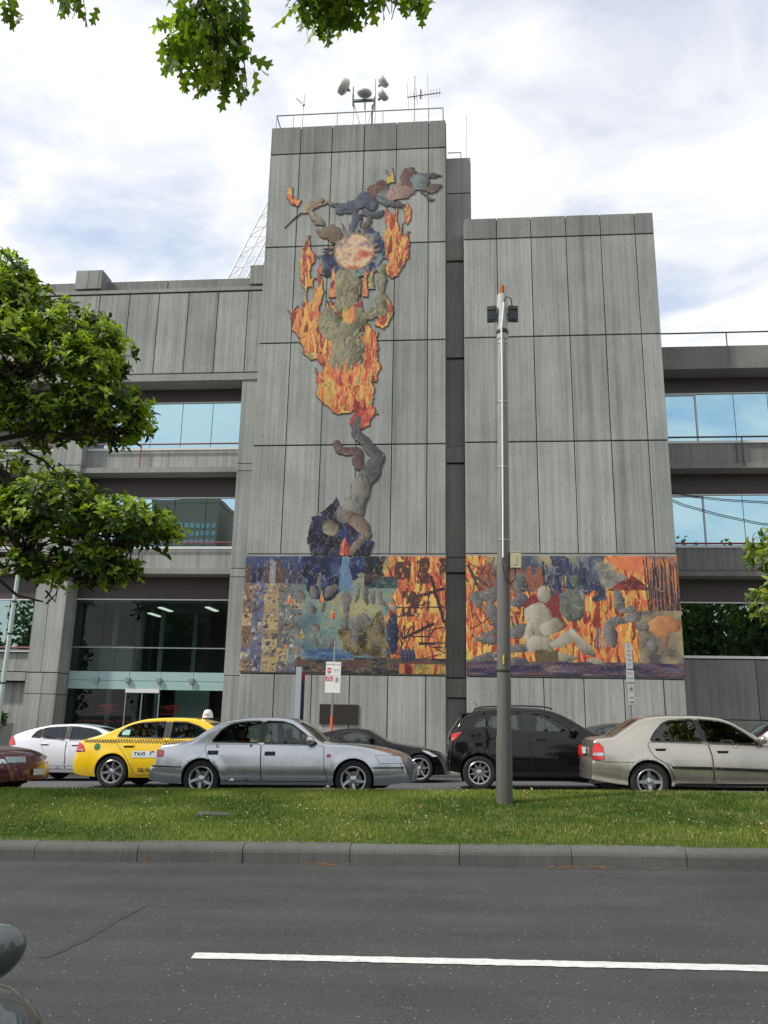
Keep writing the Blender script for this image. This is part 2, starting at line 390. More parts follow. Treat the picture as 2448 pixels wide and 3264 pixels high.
# tall tower
TX = [-7.52, -6.28, -4.98, -3.67, -2.36, -1.07, -0.39]; TZ = [6.97, 11.05, 15.16, 19.27, 23.49, 24.79]; TZB = [-0.6, 2.79]
mb = MB().box(-7.50, -0.41, 28.065, 37, -0.8, 24.72); tower = part(mb, 'tall_tower', JOINT)
def core_children(par, fn): fn(par)
def sub(o, par):   # children of a station part live in world coordinates, the part sits at the origin of the station frame
    return o
# station parts are built in world coordinates and compensated once through matrix_parent_inverse of the part
panel_grid(tower, TX, TZ[:-1], 28.0); panel_grid(tower, TX, TZ[-2:], 28.0, mat=CONC_T); panel_grid(tower, TX, TZB, 28.0); tie_holes(tower, TX, TZ, 28.0); tie_holes(tower, TX, TZB, 28.0)
part(MB().box(-7.52, -0.39, 28.0, 28.4, 6.90, 6.965), 'string_course', CONC_S)
# broad tower
BX = [0.30, 1.57, 2.87, 4.19, 5.49, 6.77, 7.47]; BZ = [6.99, 11.09, 15.20, 19.32, 20.24]
mb = MB().box(0.32, 7.45, 28.065, 37, -0.8, 20.18); btower = part(mb, 'broad_tower', JOINT)
panel_grid(btower, BX, BZ[:-1], 28.0); panel_grid(btower, BX, BZ[-2:], 28.0, mat=CONC_T); panel_grid(btower, BX, TZB, 28.0); tie_holes(btower, BX, BZ, 28.0); tie_holes(btower, BX, TZB, 28.0)
part(MB().box(0.30, 7.47, 28.0, 28.4, 6.92, 6.985), 'string_course', CONC_S)
# backs of the mosaic zones and side walls of the towers
for (x0, x1) in ((-7.52, -0.39), (0.30, 7.47)): part(MB().box(x0, x1, 28.0, 28.06, 2.80, 6.89), 'mosaic_backing', CONC_S)
part(MB().box(-0.405, -0.38, 28.1, 37, -0.8, 24.7), 'tower_side', CONC_D); part(MB().box(0.30, 0.315, 28.1, 37, -0.8, 20.1), 'tower_side', CONC_D)
part(MB().box(7.452, 7.465, 28.1, 37, -0.8, 20.1), 'tower_side', CONC); part(MB().box(-7.515, -7.503, 28.1, 37, -0.8, 24.7), 'tower_side', CONC)
# recessed shaft between the towers
shaft = part(MB().box(-0.38, 0.295, 29.06, 36, -0.8, 20.0), 'recessed_shaft', JOINT)
part(MB().box(-0.38, 0.62, 29.3, 33, 19.5, 23.72), 'shaft_head', CONC_D)
zs = [-0.6, 2.08, 2.76, 6.47, 7.04, 10.6, 11.24, 14.82, 15.5, 18.98, 19.64, 22.08, 23.76]
for a, b in zip(zs, zs[1:]):
    narrow = (b-a) < 0.8
    panel(shaft, -0.375, 0.29 if b < 19.7 else 0.60, a, b, 28.90 if narrow else 29.0, 0.1, CONC_D, gap=(0.0, 0.02))
# entrance wing (left of the towers)
P, SP, G = 29.2, 29.65, 30.1
wing = part(MB().box(-24, -7.55, 31.2, 38, 5.62, 18.3).box(-24, -15.0, 31.2, 38, -0.8, 5.6).box(-8.3, -7.55, 31.2, 38, -0.8, 5.6).box(-14.98, -8.32, 36, 38, -0.8, 5.6), 'entrance_wing', JOINT)
WX = [-23.2, -21.95, -20.7, -19.5, -18.3, -17.1, -15.9, -14.64, -13.36, -12.11, -10.865, -9.635, -8.385, -7.53]
panel_grid(wing, WX, [14.52, 18.09], P, th=0.3); tie_holes(wing, WX, [14.52, 18.09], P)
part(MB().box(-24, -7.53, P+0.1, 31.3, 14.5, 18.2), 'wall_core', JOINT)
part(MB().prism([(P-0.02, 18.11), (P-0.02, 18.28), (P+0.55, 18.42), (P+0.55, 18.11)], -24, -7.53).__class__() if False else MB().add(
    [(-24, P-0.03, 18.12), (-7.53, P-0.03, 18.12), (-7.53, P-0.03, 18.27), (-24, P-0.03, 18.27), (-24, P+0.6, 18.45), (-7.53, P+0.6, 18.45), (-7.53, P+0.6, 18.12), (-24, P+0.6, 18.12)],
    [(0, 1, 2, 3), (3, 2, 5, 4), (4, 5, 6, 7), (7, 6, 1, 0), (0, 3, 4, 7), (1, 6, 5, 2)]), 'sloped_ledge', CONC_S)
for a, b in zip([-24, -19.9, -15.8], [-19.9, -15.8, -12.0]): panel(wing, a, b, 18.40, 18.98, P+0.5, 0.3, CONC_T)
panel(wing, -12.0, -8.39, 18.40, 18.98, P+0.5, 0.3, CONC_T)
for a, b in ((-15.8, -15.24), (-15.24, -14.65), (-8.39, -7.55)): panel(wing, a, b, 18.38, 19.25, P-0.01, 0.9, CONC, gap=(0.006, 0.01))
part(MB().box(-24, -7.53, P-0.04, P+0.9, 14.20, 14.48), 'lintel', CONC_S)
def bay(x0, x1, zbot, ztop, yg, n_edges, fascia, mat_glass, mull, glass_z, framed=False):
    """brown fascia over a strip of mirror panes"""
    part(MB().box(x0, x1, yg-0.02, yg+0.1, fascia[0], fascia[1]+0.3), 'fascia', BROWN)
    part(MB().box(x0, x1, yg-0.035, yg+0.02, glass_z[1], glass_z[1]+0.04), 'window_head', WHITEALU)
    for a, b in zip(n_edges, n_edges[1:]):
        w = part(MB().box(a+0.004, b-0.004, yg+0.03, yg+0.1, glass_z[0], glass_z[1]-0.003), 'window', BLACKM)
        pane = mesh_obj('pane', [(a+0.012, yg+0.02, glass_z[0]+0.01), (b-0.012, yg+0.02, glass_z[0]+0.01), (b-0.012, yg+0.02, glass_z[1]-0.01), (a+0.012, yg+0.02, glass_z[1]-0.01)], [(0, 1, 2, 3)], mat_glass, w)
        if framed and a == n_edges[0]:
            fr = MB(); t = 0.06
            fr.box(a, b, yg-0.02, yg+0.02, glass_z[1]-t, glass_z[1]-0.002).box(a, a+t, yg-0.02, yg+0.02, glass_z[0], glass_z[1]-t-0.002).box(b-t, b, yg-0.021, yg+0.019, glass_z[0], glass_z[1]-t-0.002)
            fr.build('frame', GREYALU, w)
EX = [-14.72, -13.57, -12.32, -11.07, -9.82, -8.57]; EXL = [-23.2, -22, -20.75, -19.5, -18.3, -17.1, -16.05]
for xs in (EX, EXL):
    x0, x1 = xs[0], xs[-1]
    bay(x0-0.1, x1+0.15, 0, 0, G, xs, (13.64, 14.20), MIRROR, None, (11.68, 13.60))
    bay(x0-0.1, x1+0.15, 0, 0, G, xs, (9.64, 10.46), MIRROR, None, (7.62, 9.60))
    for (za, zb_) in ((10.66, 11.46), (6.68, 7.48)):
        nj = [x0-0.15, (x0+x1)/2-0.5, x1+0.2] if xs is EX else [x0, (x0+x1)/2, x1+0.05]
        for a, b in zip(nj, nj[1:]): panel(wing, a, b, za, zb_, SP, 0.4, CONC, gap=(0.008, 0.0))
        part(MB().box(x0-0.2, x1+0.21, SP-0.02, G+0.05, zb_+0.002, zb_+0.10), 'window_sill', WHITEALU)
        part(MB().box(x0-0.2, x1+0.25, P+0.1, G+0.08, za-0.21, za-0.003), 'ledge', CONC_S)
    for z in (11.66, 7.70):
        r = MB().tube([(x0-0.1, P+0.28, z), (x1+0.1, P+0.28, z)], 0.032, 8)
        for px in ((x0+x1)/2-0.75,): r.tube([(px, P+0.27, z), (px, P+0.27, z-0.98)], 0.022, 6)
        part(r, 'railing', REDRAIL, smooth=True)
# piers of the wing
def pier(x0, x1, y, joints, depth=1.6, mat=None, xs=None):
    p = part(MB().box(x0+0.02, x1-0.02, y+0.06, y+depth, -0.8, 14.3), 'pier', JOINT)
    for a, b in zip(joints, joints[1:]):
        for c, d in zip(xs or [x0, x1], (xs or [x0, x1])[1:]): panel(p, c, d, a, b, y, depth-0.05, mat or CONC, gap=(0.004, 0.012))
    return p
pier(-8.42, -7.53, P, [-0.6, 2.74, 6.34, 6.66, 10.45, 10.74, 14.2])
pier(-15.88, -14.66, P, [2.76, 6.34, 6.66, 10.45, 10.74, 14.2], xs=[-15.88, -15.33, -14.66])
pier(-15.88, -14.66, P+0.01, [-0.6, 1.98, 2.75], xs=[-15.88, -15.22, -14.66])
# ground storey left of the pier: band of planted windows
bay(-23.2, -15.9, 0, 0, SP, EXL, (5.52, 6.2), DARKGLASS, None, (3.62, 5.48))
part(MB().box(-24, -15.9, SP-0.12, SP+0.3, 3.52, 3.60), 'window_sill', WHITEALU)
part(MB().tube([(-24, SP-0.15, 3.68), (-16.0, SP-0.15, 3.68)], 0.03), 'railing', REDRAIL)
for a, b in zip([-23.4, -21.5, -19.6, -17.7], [-21.5, -19.6, -17.7, -15.9]):
    panel(wing, a, b, 2.78, 3.52, SP, 0.4, CONC)
    panel(wing, a, b, -0.6, 2.42, SP-0.05, 0.4, CONC)
part(MB().box(-24, -15.9, P+0.02, P+0.9, 2.45, 2.76), 'ledge', CONC_S)
part(MB().box(-24, -15.92, SP+0.2, 31.3, -0.8, 14.3), 'wall_core', JOINT)
part(MB().box(-14.9, -8.4, 31.0, 31.2, 5.6, 14.4), 'wall_core', JOINT)
# ---- glazed entrance lobby
bl, br = -14.72, -8.60
part(MB().box(bl, br, G-0.02, G+0.1, 5.62, 6.47), 'fascia', BROWN)
part(MB().box(bl, br, G-0.04, G+0.03, 5.57, 5.615), 'window_head', WHITEALU)
LB = principled('lobby_dark_wall', srgb(66, 76, 76), 0.8); LC = principled('lobby_ceiling', srgb(120, 124, 122), 0.8); LW = principled('lobby_pale_partition', srgb(128, 140, 136), 0.7)
part(MB().box(-14.9, -8.3, 35.4, 35.6, -0.3, 5.6), 'lobby_back_wall', LB)
part(MB().box(-14.9, -8.3, G+0.12, 35.4, 5.50, 5.56), 'lobby_ceiling', LC)
part(MB().box(-14.9, -8.3, G+0.12, 35.4, -0.3, -0.02), 'lobby_floor', principled('lobby_floor', srgb(96, 92, 86), 0.35))
part(MB().box(-14.95, -14.75, G+0.12, 35.4, -0.3, 5.5), 'lobby_side_wall', LB); part(MB().box(-8.5, -8.35, G+0.12, 35.4, -0.3, 5.5), 'lobby_side_wall', LB)
TUBE = principled('lit_ceiling_light', (0.9, 0.95, 0.85), 0.5); _b = TUBE.node_tree.nodes['Principled BSDF']; _b.inputs['Emission Color'].default_value = (0.9, 1.0, 0.8, 1); _b.inputs['Emission Strength'].default_value = 0.9
for (x, y) in ((-11.9, 31.6), (-9.9, 31.4), (-13.1, 33.6)): part(MB().box(x-0.09, x+0.09, y, y+1.3, 5.46, 5.495), 'ceiling_light', TUBE)
for x, y in ((-13.9, 32.2), (-13.1, 33.0), (-12.3, 33.2), (-11.2, 34.2)): part(MB().box(x-0.09, x+0.09, y-0.09, y+0.09, -0.2, 5.49), 'lobby_column', LW)
part(MB().box(-14.7, -8.5, 32.4, 35.3, 2.6, 2.86), 'mezzanine_floor', LB)
part(MB().box(-14.5, -13.1, 32.2, 32.26, 2.87, 4.0), 'balustrade', LW)
part(MB().box(-11.0, -9.62, 31.6, 31.7, -0.2, 2.5), 'partition', LW); part(MB().box(-8.95, -8.55, 31.6, 31.7, -0.2, 2.5), 'partition', LW)
lobby = part(MB().box(bl-0.04, bl+0.04, G-0.1, G+0.02, -0.2, 5.56), 'lobby_glazing', GREYALU)
def pane(x0, x1, z0, z1, y=G, mat=LOBBYGLASS, par=None):
    return mesh_obj('pane', [(x0, y, z0), (x1, y, z0), (x1, y, z1), (x0, y, z1)], [(0, 1, 2, 3)], mat, par or lobby)
LX = [-14.66, -13.49, -12.28, -11.07, -9.82, -8.62]
for a, b in zip(LX, LX[1:]):
    pane(a+0.006, b-0.006, 2.90, 5.56)
FROST = principled('frosted_pale_glass', srgb(150, 178, 176), 0.25, spec=0.6)
for a, b in zip(LX, LX[1:]):
    for z0, z1 in ((2.22, 2.53), (2.545, 2.87)): MB().box(a+0.008, b-0.008, G-0.02, G+0.02, z0, z1).build('frosted_pane', FROST, lobby)
    MB().box(a-0.12, a+0.04, G-0.14, G-0.022, 2.48, 2.64).build('bracket', GREYALU, lobby)
MB().box(-14.62, -8.66, G-0.03, G-0.008, 3.745, 3.785).build('transom', GREYALU, lobby)
MB().box(-12.38, -11.08, G-0.06, G-0.022, 2.10, 2.24).build('door_header', WHITEALU, lobby)
for a, b in ((-14.64, -13.49), (-13.48, -12.37), (-12.34, -11.75), (-11.72, -11.09), (-11.06, -9.83), (-9.81, -8.64)): pane(a, b, -0.1, 2.2)
for x in (-12.355, -11.735, -11.075): MB().box(x-0.018, x+0.018, G-0.03, G+0.02, -0.1, 2.2).build('door_stile', GREYALU, lobby)
for cx in (-13.1, -10.62):
    lg = MB()
    for a0, a1 in ((200, 345), (20, 165)):
        an = np.radians(np.linspace(a0, a1, 16)); vv = []
        for a in an:
            w = 0.035*math.sin((a-an[0])/(an[-1]-an[0])*math.pi)+0.012
            vv += [(cx+0.50*math.cos(a), G+0.03, 1.50+0.17*math.sin(a)+0.12*math.cos(a)*0.5), (cx+(0.50-w)*math.cos(a), G+0.03, 1.50+(0.17-w)*math.sin(a)+0.06*math.cos(a))]
        lg.add(vv, [(2*i, 2*i+1, 2*i+3, 2*i+2) for i in range(15)])
    lg.build('logo_swoosh', REDP, lobby)
    lettering('MFB', 0.26, REDP, lobby, (cx, G+0.029, 1.52), (math.pi/2, -0.10, 0), shear=0.25, bold=0.004)
mbp = MB()
for i in range(9): mbp.box(-14.2+i*0.31, -14.0+i*0.31, G+0.028, G+0.03, 1.03, 1.07)
mbp.build('red_manifestation_strip', REDP, lobby)
# office wing (right of the towers)
RP, RG = 29.8, 30.5
owing = part(MB().box(7.6, 26, 31.6, 38, -0.8, 14.6), 'office_wing', JOINT)
RX = [8.0, 9.27, 10.68, 11.95, 13.2, 14.5, 15.8, 17.1]
for a, b in zip([7.47, 10.38, 13.3, 16.2], [10.38, 13.3, 16.2, 19.1]):
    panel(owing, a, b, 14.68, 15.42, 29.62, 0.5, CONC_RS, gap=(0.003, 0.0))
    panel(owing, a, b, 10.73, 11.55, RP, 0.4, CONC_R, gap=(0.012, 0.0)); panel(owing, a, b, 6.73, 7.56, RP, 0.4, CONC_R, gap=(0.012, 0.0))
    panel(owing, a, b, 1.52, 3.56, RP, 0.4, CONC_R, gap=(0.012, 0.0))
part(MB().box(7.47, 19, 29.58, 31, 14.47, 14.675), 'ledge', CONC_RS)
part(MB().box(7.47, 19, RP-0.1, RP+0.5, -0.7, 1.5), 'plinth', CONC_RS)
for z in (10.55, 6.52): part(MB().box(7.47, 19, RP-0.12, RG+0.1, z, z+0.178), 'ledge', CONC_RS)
bay(7.5, 19, 0, 0, RG, RX, (13.84, 14.46), MIRROR, None, (11.70, 13.80), True)
bay(7.5, 19, 0, 0, RG, RX, (9.76, 10.54), MIRROR, None, (7.70, 9.72), True)
bay(7.5, 19, 0, 0, RG, [7.6, 10.9, 14.2, 17.5], (5.68, 6.50), DARKGLASS, None, (3.72, 5.64))
for z in (11.555, 7.565, 3.60): part(MB().box(7.47, 19, RP-0.03, RG+0.02, z, z+0.09), 'window_sill', WHITEALU)
for z, mt, y in ((11.75, DARKRAIL, RP-0.15), (7.70, REDRAIL, RP-0.12)):
    r = MB().tube([(7.55, y, z), (19, y, z)], 0.035, 8)
    for px in (10.56, 13.5): r.tube([(px, y+0.01, z), (px, y+0.01, z-1.1)], 0.022, 6)
    part(r, 'railing', mt, smooth=True)
r = MB().tube([(7.6, 29.75, 16.03), (19, 29.75, 16.03)], 0.032, 8)
for px in (10.37, 13.2, 16): r.tube([(px, 29.75, 16.03), (px, 29.75, 15.4)], 0.022, 6)
part(r, 'roof_railing', DARKRAIL, smooth=True)
part(MB().box(7.47, 26, 31.2, 31.6, -0.8, 14.6), 'wall_core', JOINT)
# roof railings of the towers
r = MB(); zr = 25.68
r.tube([(-7.44, 36, zr), (-7.44, 28.4, zr), (-0.51, 28.4, zr), (-0.51, 36, zr)], 0.03, 8)
for px in (-7.44, -6.72, -4.88, -2.98, -1.10, -0.51): r.tube([(px, 28.4, 24.7), (px, 28.4, zr)], 0.017, 6)
for py in (31, 33.5): r.tube([(-7.44, py, 24.7), (-7.44, py, zr)], 0.02, 6); r.tube([(-0.51, py, 24.7), (-0.51, py, zr)], 0.02, 6)
part(r, 'roof_railing', principled('grey_rail', srgb(128, 130, 142), 0.5), smooth=True)
r = MB().tube([(-0.33, 29.4, 24.30), (0.22, 29.4, 24.30), (0.22, 29.4, 23.7)], 0.025, 6); r.tube([(-0.33, 29.4, 23.85), (0.22, 29.4, 23.85)], 0.02, 6); r.tube([(0.10, 29.5, 23.7), (0.10, 29.5, 24.1)], 0.03, 6)
part(r, 'roof_railing', STEEL, smooth=True)
part(MB().box(-4.66, -3.34, 27.95, 27.995, 1.14, 1.79), 'plaque', principled('bronze_plaque', srgb(52, 47, 44), 0.45, 0.3))

# ------------------------------------------------------------------ rooftop aerials
RX0, RY0 = -4.0, 30.0
dm = empty('dish_mast', (RX0, RY0, 24.7), 'steel rooftop frame carrying four pale drum dishes', 'antenna')
fm = MB()
for px in (-0.48, 0.48): fm.tube([(px, 0, 0), (px, 0, 3.25)], 0.04, 8)
fm.tube([(0.05, 0, 0), (0.05, 0, 3.0)], 0.035, 8)
fm.tube([(-0.48, 0, 2.9), (0.15, 0, 0.6)], 0.025, 6); fm.tube([(0.48, 0, 2.9), (-0.1, 0, 0.6)], 0.025, 6); fm.tube([(0.35, 0.3, 2.9), (0.32, 0.3, 0)], 0.05, 6)
fm.box(-0.45, 0.48, -0.05, 0.05, 2.86, 2.96); fm.tube([(0.48, 0, 3.0), (0.48, 0, 4.0)], 0.035, 6); fm.tube([(-0.48, 0, 3.0), (-0.48, 0, 3.7)], 0.03, 6)
fm.build('frame', STEEL, dm, smooth=True)
DISH = principled('dish_plastic', srgb(196, 194, 188), 0.5)
def dish(cx, cz, r, ax, tilt, dp=0.26):
    d = MB().lathe([(0.0, 0.02), (r*0.45, 0.0), (r*0.8, 0.05), (r, 0.12), (r*1.02, 0.14), (r*1.0, dp), (r*0.96, dp+0.03), (0.0, dp+0.06)], 20).build('dish', DISH, dm, smooth=True)
    d.location = (cx, -0.1, cz); d.rotation_euler = (rad(tilt), rad(ax), 0)
    h = MB().lathe([(0.0, -0.12), (0.06, -0.12), (0.07, 0.0), (0.12, 0.02)], 10).build('feed_horn', STEEL, d, smooth=True)
dish(-0.72, 3.45, 0.36, -62, 18, 0.30); dish(0.02, 3.02, 0.32, 5, 14, 0.2); dish(0.72, 3.62, 0.27, 62, 25); dish(0.72, 2.92, 0.27, 60, 25)
tv = empty('television_aerial', (-1.78, 30.0, 24.7), 'thin rooftop aerial with comb of rods on a steel mast', 'antenna')
MB().tube([(0, 0, 0), (0, 0, 4.05)], 0.03, 6).build('mast', STEEL, tv, smooth=True)
bm_ = MB().tube([(-0.31, -0.05, 2.92), (1.15, -0.05, 3.08)], 0.022, 6)
for i in range(12): x = -0.28+i*0.125; bm_.tube([(x, -0.3, 2.92+x*0.11+0.04), (x, 0.2, 2.92+x*0.11+0.04)], 0.008, 4)
for x, a, b in ((-0.33, 0.8, -0.75), (0.06, 0.45, -0.5), (0.55, 1.15, -1.1)): bm_.tube([(x, -0.05, 2.95+a), (x+0.1, -0.05, 2.95+b)], 0.009, 4)
bm_.tube([(0.28, -0.05, 2.8), (0.28, -0.05, 3.3)], 0.03, 5)
bm_.build('rod_array', BLACKM, tv)
ws = empty('weather_sensor', (-6.62, 29.6, 24.7), 'small weather sensor on a short mast at the tower corner', 'antenna')
MB().tube([(0, 0, 0), (0, 0, 2.5)], 0.035, 6).build('mast', STEEL, ws); MB().box(-0.07, 0.12, -0.1, 0.06, 0.55, 1.05).build('control_box', BLACKM, ws)
w_ = MB().tube([(-0.3, 0, 2.85), (0.02, 0, 2.5)], 0.03, 5); w_.tube([(0.02, 0, 2.5), (0.07, 0, 3.05)], 0.015, 5); w_.ellipsoid((0.02, 0, 2.5), (0.07, 0.07, 0.09), 8, 5); w_.build('wind_vane', STEEL, ws)
wa = empty('whip_aerial', (0.47, 30.2, 23.7), 'hair thin whip aerial beside the dark shaft', 'antenna'); MB().tube([(0, 0, 0), (0, 0, 3.0)], 0.012, 5).build('rod', STEEL, wa)
# white lattice boom behind the entrance wing
lat = empty('lattice_boom', (-27.0, 45.0, 0), 'white leaning lattice boom rising behind the entrance wing', 'boom')
lm = MB(); kx = 0.42
for ox, oy in ((0.95, 0), (2.15, 0), (0.95, 1.1), (2.15, 1.1)): lm.tube([(ox, oy, 0), (ox+kx*34.5, oy, 34.5)], 0.06, 6)
for i in range(47):
    z = i*0.7
    for oy in (0, 1.1): lm.tube([(0.95+kx*z, oy, z), (2.15+kx*(z+0.0), oy, z)], 0.03, 4)
    if i % 2 == 0:
        lm.tube([(0.95+kx*z, 0, z), (2.15+kx*(z+1.4), 0, z+1.4)], 0.035, 4)
        lm.tube([(2.15+kx*z, 0, z), (2.15+kx*(z+1.4), 1.1, z+1.4)], 0.03, 4)
lm.build('lattice', principled('bright_white_paint', srgb(240, 240, 238), 0.5), lat)

# ------------------------------------------------------------------ mosaics (abstract stand-in: flames, a plain disc and drifting colour masses)
RNG = np.random.RandomState(7)
_tab = RNG.rand(256, 256)
def vnoise(x, y):
    xi = np.floor(x).astype(int); yi = np.floor(y).astype(int); fx = x-xi; fy = y-yi; fx = fx*fx*(3-2*fx); fy = fy*fy*(3-2*fy)
    g = lambda a, b: _tab[a % 256, b % 256]
    return (g(xi, yi)*(1-fx)+g(xi+1, yi)*fx)*(1-fy)+(g(xi, yi+1)*(1-fx)+g(xi+1, yi+1)*fx)*fy
def fbm(x, y, o=4):
    s = 0; a = 0.5; t = 0
    for i in range(o): s = s+a*vnoise(x*2**i+17.3*i, y*2**i+5.1*i); t += a; a *= 0.5
    return s/t
def ramp_np(v, stops):
    p = [s[0] for s in stops]; c = np.array([srgb(*s[1]) for s in stops]); return np.stack([np.interp(v, p, c[:, k]) for k in range(3)], -1)
def inpoly(X, Z, poly):
    r = np.zeros(X.shape, bool); n = len(poly)
    for i in range(n):
        x0, z0 = poly[i]; x1, z1 = poly[(i+1) % n]
        c = ((z0 > Z) != (z1 > Z)); r ^= c & (X < (x1-x0)*(Z-z0)/(z1-z0+1e-12)+x0)
    return r
FIRE = [(0.22, (120, 34, 22)), (0.36, (196, 62, 24)), (0.48, (226, 108, 34)), (0.60, (226, 140, 44)), (0.72, (224, 180, 70)), (0.85, (150, 140, 80))]
class Canvas:
    def __init__(s, x0, x1, z0, z1, res):
        s.x0, s.z0, s.res = x0, z0, res; s.nx = int(round((x1-x0)/res)); s.nz = int(round((z1-z0)/res))
        s.X, s.Z = np.meshgrid(x0+(np.arange(s.nx)+0.5)*res, z0+(np.arange(s.nz)+0.5)*res)
        s.C = np.zeros((s.nz, s.nx, 3)); s.M = np.zeros((s.nz, s.nx), bool)
        s.jx = (fbm(s.X*2.2, s.Z*2.2, 3)-0.5)*0.35; s.jz = (fbm(s.X*2.2+40, s.Z*2.2, 3)-0.5)*0.35
    def fire(s, sc=1.0):
        u = s.X*sc+0.55*fbm(s.X*1.7*sc, s.Z*1.2*sc, 3); v = s.Z*sc
        a = fbm(u*4.2, v*1.25, 4); b = np.abs(fbm(u*5.5+9, v*1.6+3, 2)-0.5)*2
        return ramp_np(np.clip(a*1.25-0.1+0.22*(b < 0.10)-0.14*(b > 0.62), 0, 1), FIRE)
    def put(s, m, col): s.C[m] = col[m] if getattr(col, 'ndim', 1) == 3 else np.array(col); s.M |= m
    def poly(s, p, col, rough=1.0): m = inpoly(s.X+s.jx*rough, s.Z+s.jz*rough, p); s.put(m, col); return m
    def ell(s, cx, cz, rx, rz, ang, dark, light, rough=0.6, edge=True):
        ca, sa = math.cos(ang), math.sin(ang); dx = s.X+s.jx*rough*0.8-cx; dz = s.Z+s.jz*rough*0.8-cz
        a = (dx*ca+dz*sa)/rx; b = (-dx*sa+dz*ca)/rz; d = a*a+b*b+0.5*(fbm(s.X*4+cx, s.Z*4, 2)-0.5); m = d < 1
        t = np.clip(0.5-0.34*a+0.2*b+0.55*(fbm(s.X*4, s.Z*3, 3)-0.5)-0.35*np.clip(d-0.6, 0, 1), 0, 1)[..., None]
        col = np.array(srgb(*dark))*(1-t)+np.array(srgb(*light))*t
        s.put(m, col); return m
    def win(s, x0, x1, z0, z1):
        i0, i1 = max(0, int((z0-s.z0)/s.res)), min(s.nz, int((z1-s.z0)/s.res)+2); j0, j1 = max(0, int((x0-s.x0)/s.res)), min(s.nx, int((x1-s.x0)/s.res)+2)
        return (slice(i0, i1), slice(j0, j1))
    def tongues(s, mask, n, rs, pal, hmin=0.3, hmax=0.9, w=(0.04, 0.11), hollow=0.78, grow=False):
        """curled flame tongues painted inside mask"""
        q = np.argwhere(mask)
        if not len(q): return
        for _ in range(n):
            i, j = q[rs.randrange(len(q))]; x = s.x0+j*s.res; z = s.z0+i*s.res; h = rs.uniform(hmin, hmax); ww = rs.uniform(*w); le = rs.uniform(-0.25, 0.25); ph = rs.uniform(0, 6.28)
            W = s.win(x-ww*2-abs(le), x+ww*2+abs(le), z, z+h); X, Z = s.X[W], s.Z[W]
            if X.size == 0: continue
            t = np.clip((Z-z)/h, 0, 1); cx = x+le*t*t+0.5*ww*np.sin(5*t+ph)*t; hw = ww*(1-t)**0.75*np.minimum(1, 0.25+t*5); d = np.abs(X-cx)/np.maximum(hw, 1e-4)
            m = (d < 1) & (True if grow else mask[W]) & (Z >= z); k0 = rs.choice(pal); c0 = np.array(srgb(*k0)); c1 = np.array(srgb(*rs.choice([(226, 178, 70), (214, 160, 56), (196, 160, 76), (150, 46, 26)])))
            g = (0.62+0.55*t)[..., None]*np.array([1.0, 0.7, 0.5])*0.5+0.5; sub_ = s.C[W]; ed = m & (d >= hollow); sub_[ed] = c1; ins_ = m & (d < hollow); sub_[ins_] = (c0*(0.75+0.5*t[..., None]))[ins_]; s.C[W] = sub_
            if grow: s.M[W] |= m
    def dabs(s, mask, n, rs, pal, L=(0.06, 0.2), w=(0.015, 0.04), ang=None, mixk=0.6):
        """short brush-like rows of tesserae inside mask"""
        q = np.argwhere(mask)
        if not len(q): return
        for _ in range(n):
            i, j = q[rs.randrange(len(q))]; x = s.x0+j*s.res; z = s.z0+i*s.res; l = rs.uniform(*L); ww = rs.uniform(*w); a = rs.uniform(0, 3.14) if ang is None else rs.gauss(ang, 0.3)
            W = s.win(x-l, x+l, z-l, z+l); X, Z = s.X[W]-x, s.Z[W]-z
            u = X*math.cos(a)+Z*math.sin(a); v = -X*math.sin(a)+Z*math.cos(a)+0.5*u*u/l; m = (np.abs(u) < l) & (np.abs(v) < ww) & mask[W]; sub_ = s.C[W]; sub_[m] = sub_[m]*(1-mixk)+np.array(srgb(*rs.choice(pal)))*mixk; s.C[W] = sub_
    def line(s, x0, z0, x1, z1, w, col):
        dx, dz = x1-x0, z1-z0; L2 = dx*dx+dz*dz; t = np.clip(((s.X-x0)*dx+(s.Z-z0)*dz)/L2, 0, 1)
        d = np.hypot(s.X+s.jx*0.15-(x0+t*dx), s.Z-(z0+t*dz)); m = d < w; s.put(m, np.array(srgb(*col))); return m
    def ribbon(s, pts, ws, dark, light):
        best = np.full(s.X.shape, 9.0); lat = np.zeros(s.X.shape); Xq, Zq = s.X+s.jx*0.5, s.Z+s.jz*0.5
        for i in range(len(pts)-1):
            (x0, z0), (x1, z1) = pts[i], pts[i+1]; dx, dz = x1-x0, z1-z0; L = math.hypot(dx, dz); t = np.clip(((Xq-x0)*dx+(Zq-z0)*dz)/(L*L), 0, 1)
            w = ws[i]+(ws[i+1]-ws[i])*t; d = np.hypot(Xq-(x0+t*dx), Zq-(z0+t*dz))/w; k = d < best; best[k] = d[k]; lat[k] = (((Xq-x0-t*dx)*dz-(Zq-z0-t*dz)*dx)/(L*w))[k]
        m = best < 1; q = np.clip(0.55+0.35*lat+0.45*(fbm(s.X*5, s.Z*3, 3)-0.5)-0.5*np.clip(best-0.7, 0, 1), 0, 1)[..., None]
        s.put(m, np.array(srgb(*dark))*(1-q)+np.array(srgb(*light))*q); return m
    def finish(s, name, y, depth, label, outline=True):
        C = s.C; M = s.M
        if outline:
            e = M.copy()
            for _ in range(1):
                e = e & np.roll(e, 1, 0) & np.roll(e, -1, 0) & np.roll(e, 1, 1) & np.roll(e, -1, 1)
            C[M & ~e] = np.array(srgb(78, 66, 52))
        C = C*(0.86+0.28*RNG.rand(s.nz, s.nx, 1))
        gl = RNG.rand(s.nz, s.nx) > 0.985; C[gl] = C[gl]*0.4+np.array(srgb(210, 205, 185))*0.5
        vid = -np.ones((s.nz+1, s.nx+1), int); q = np.argwhere(M)
        use = np.zeros_like(vid, bool)
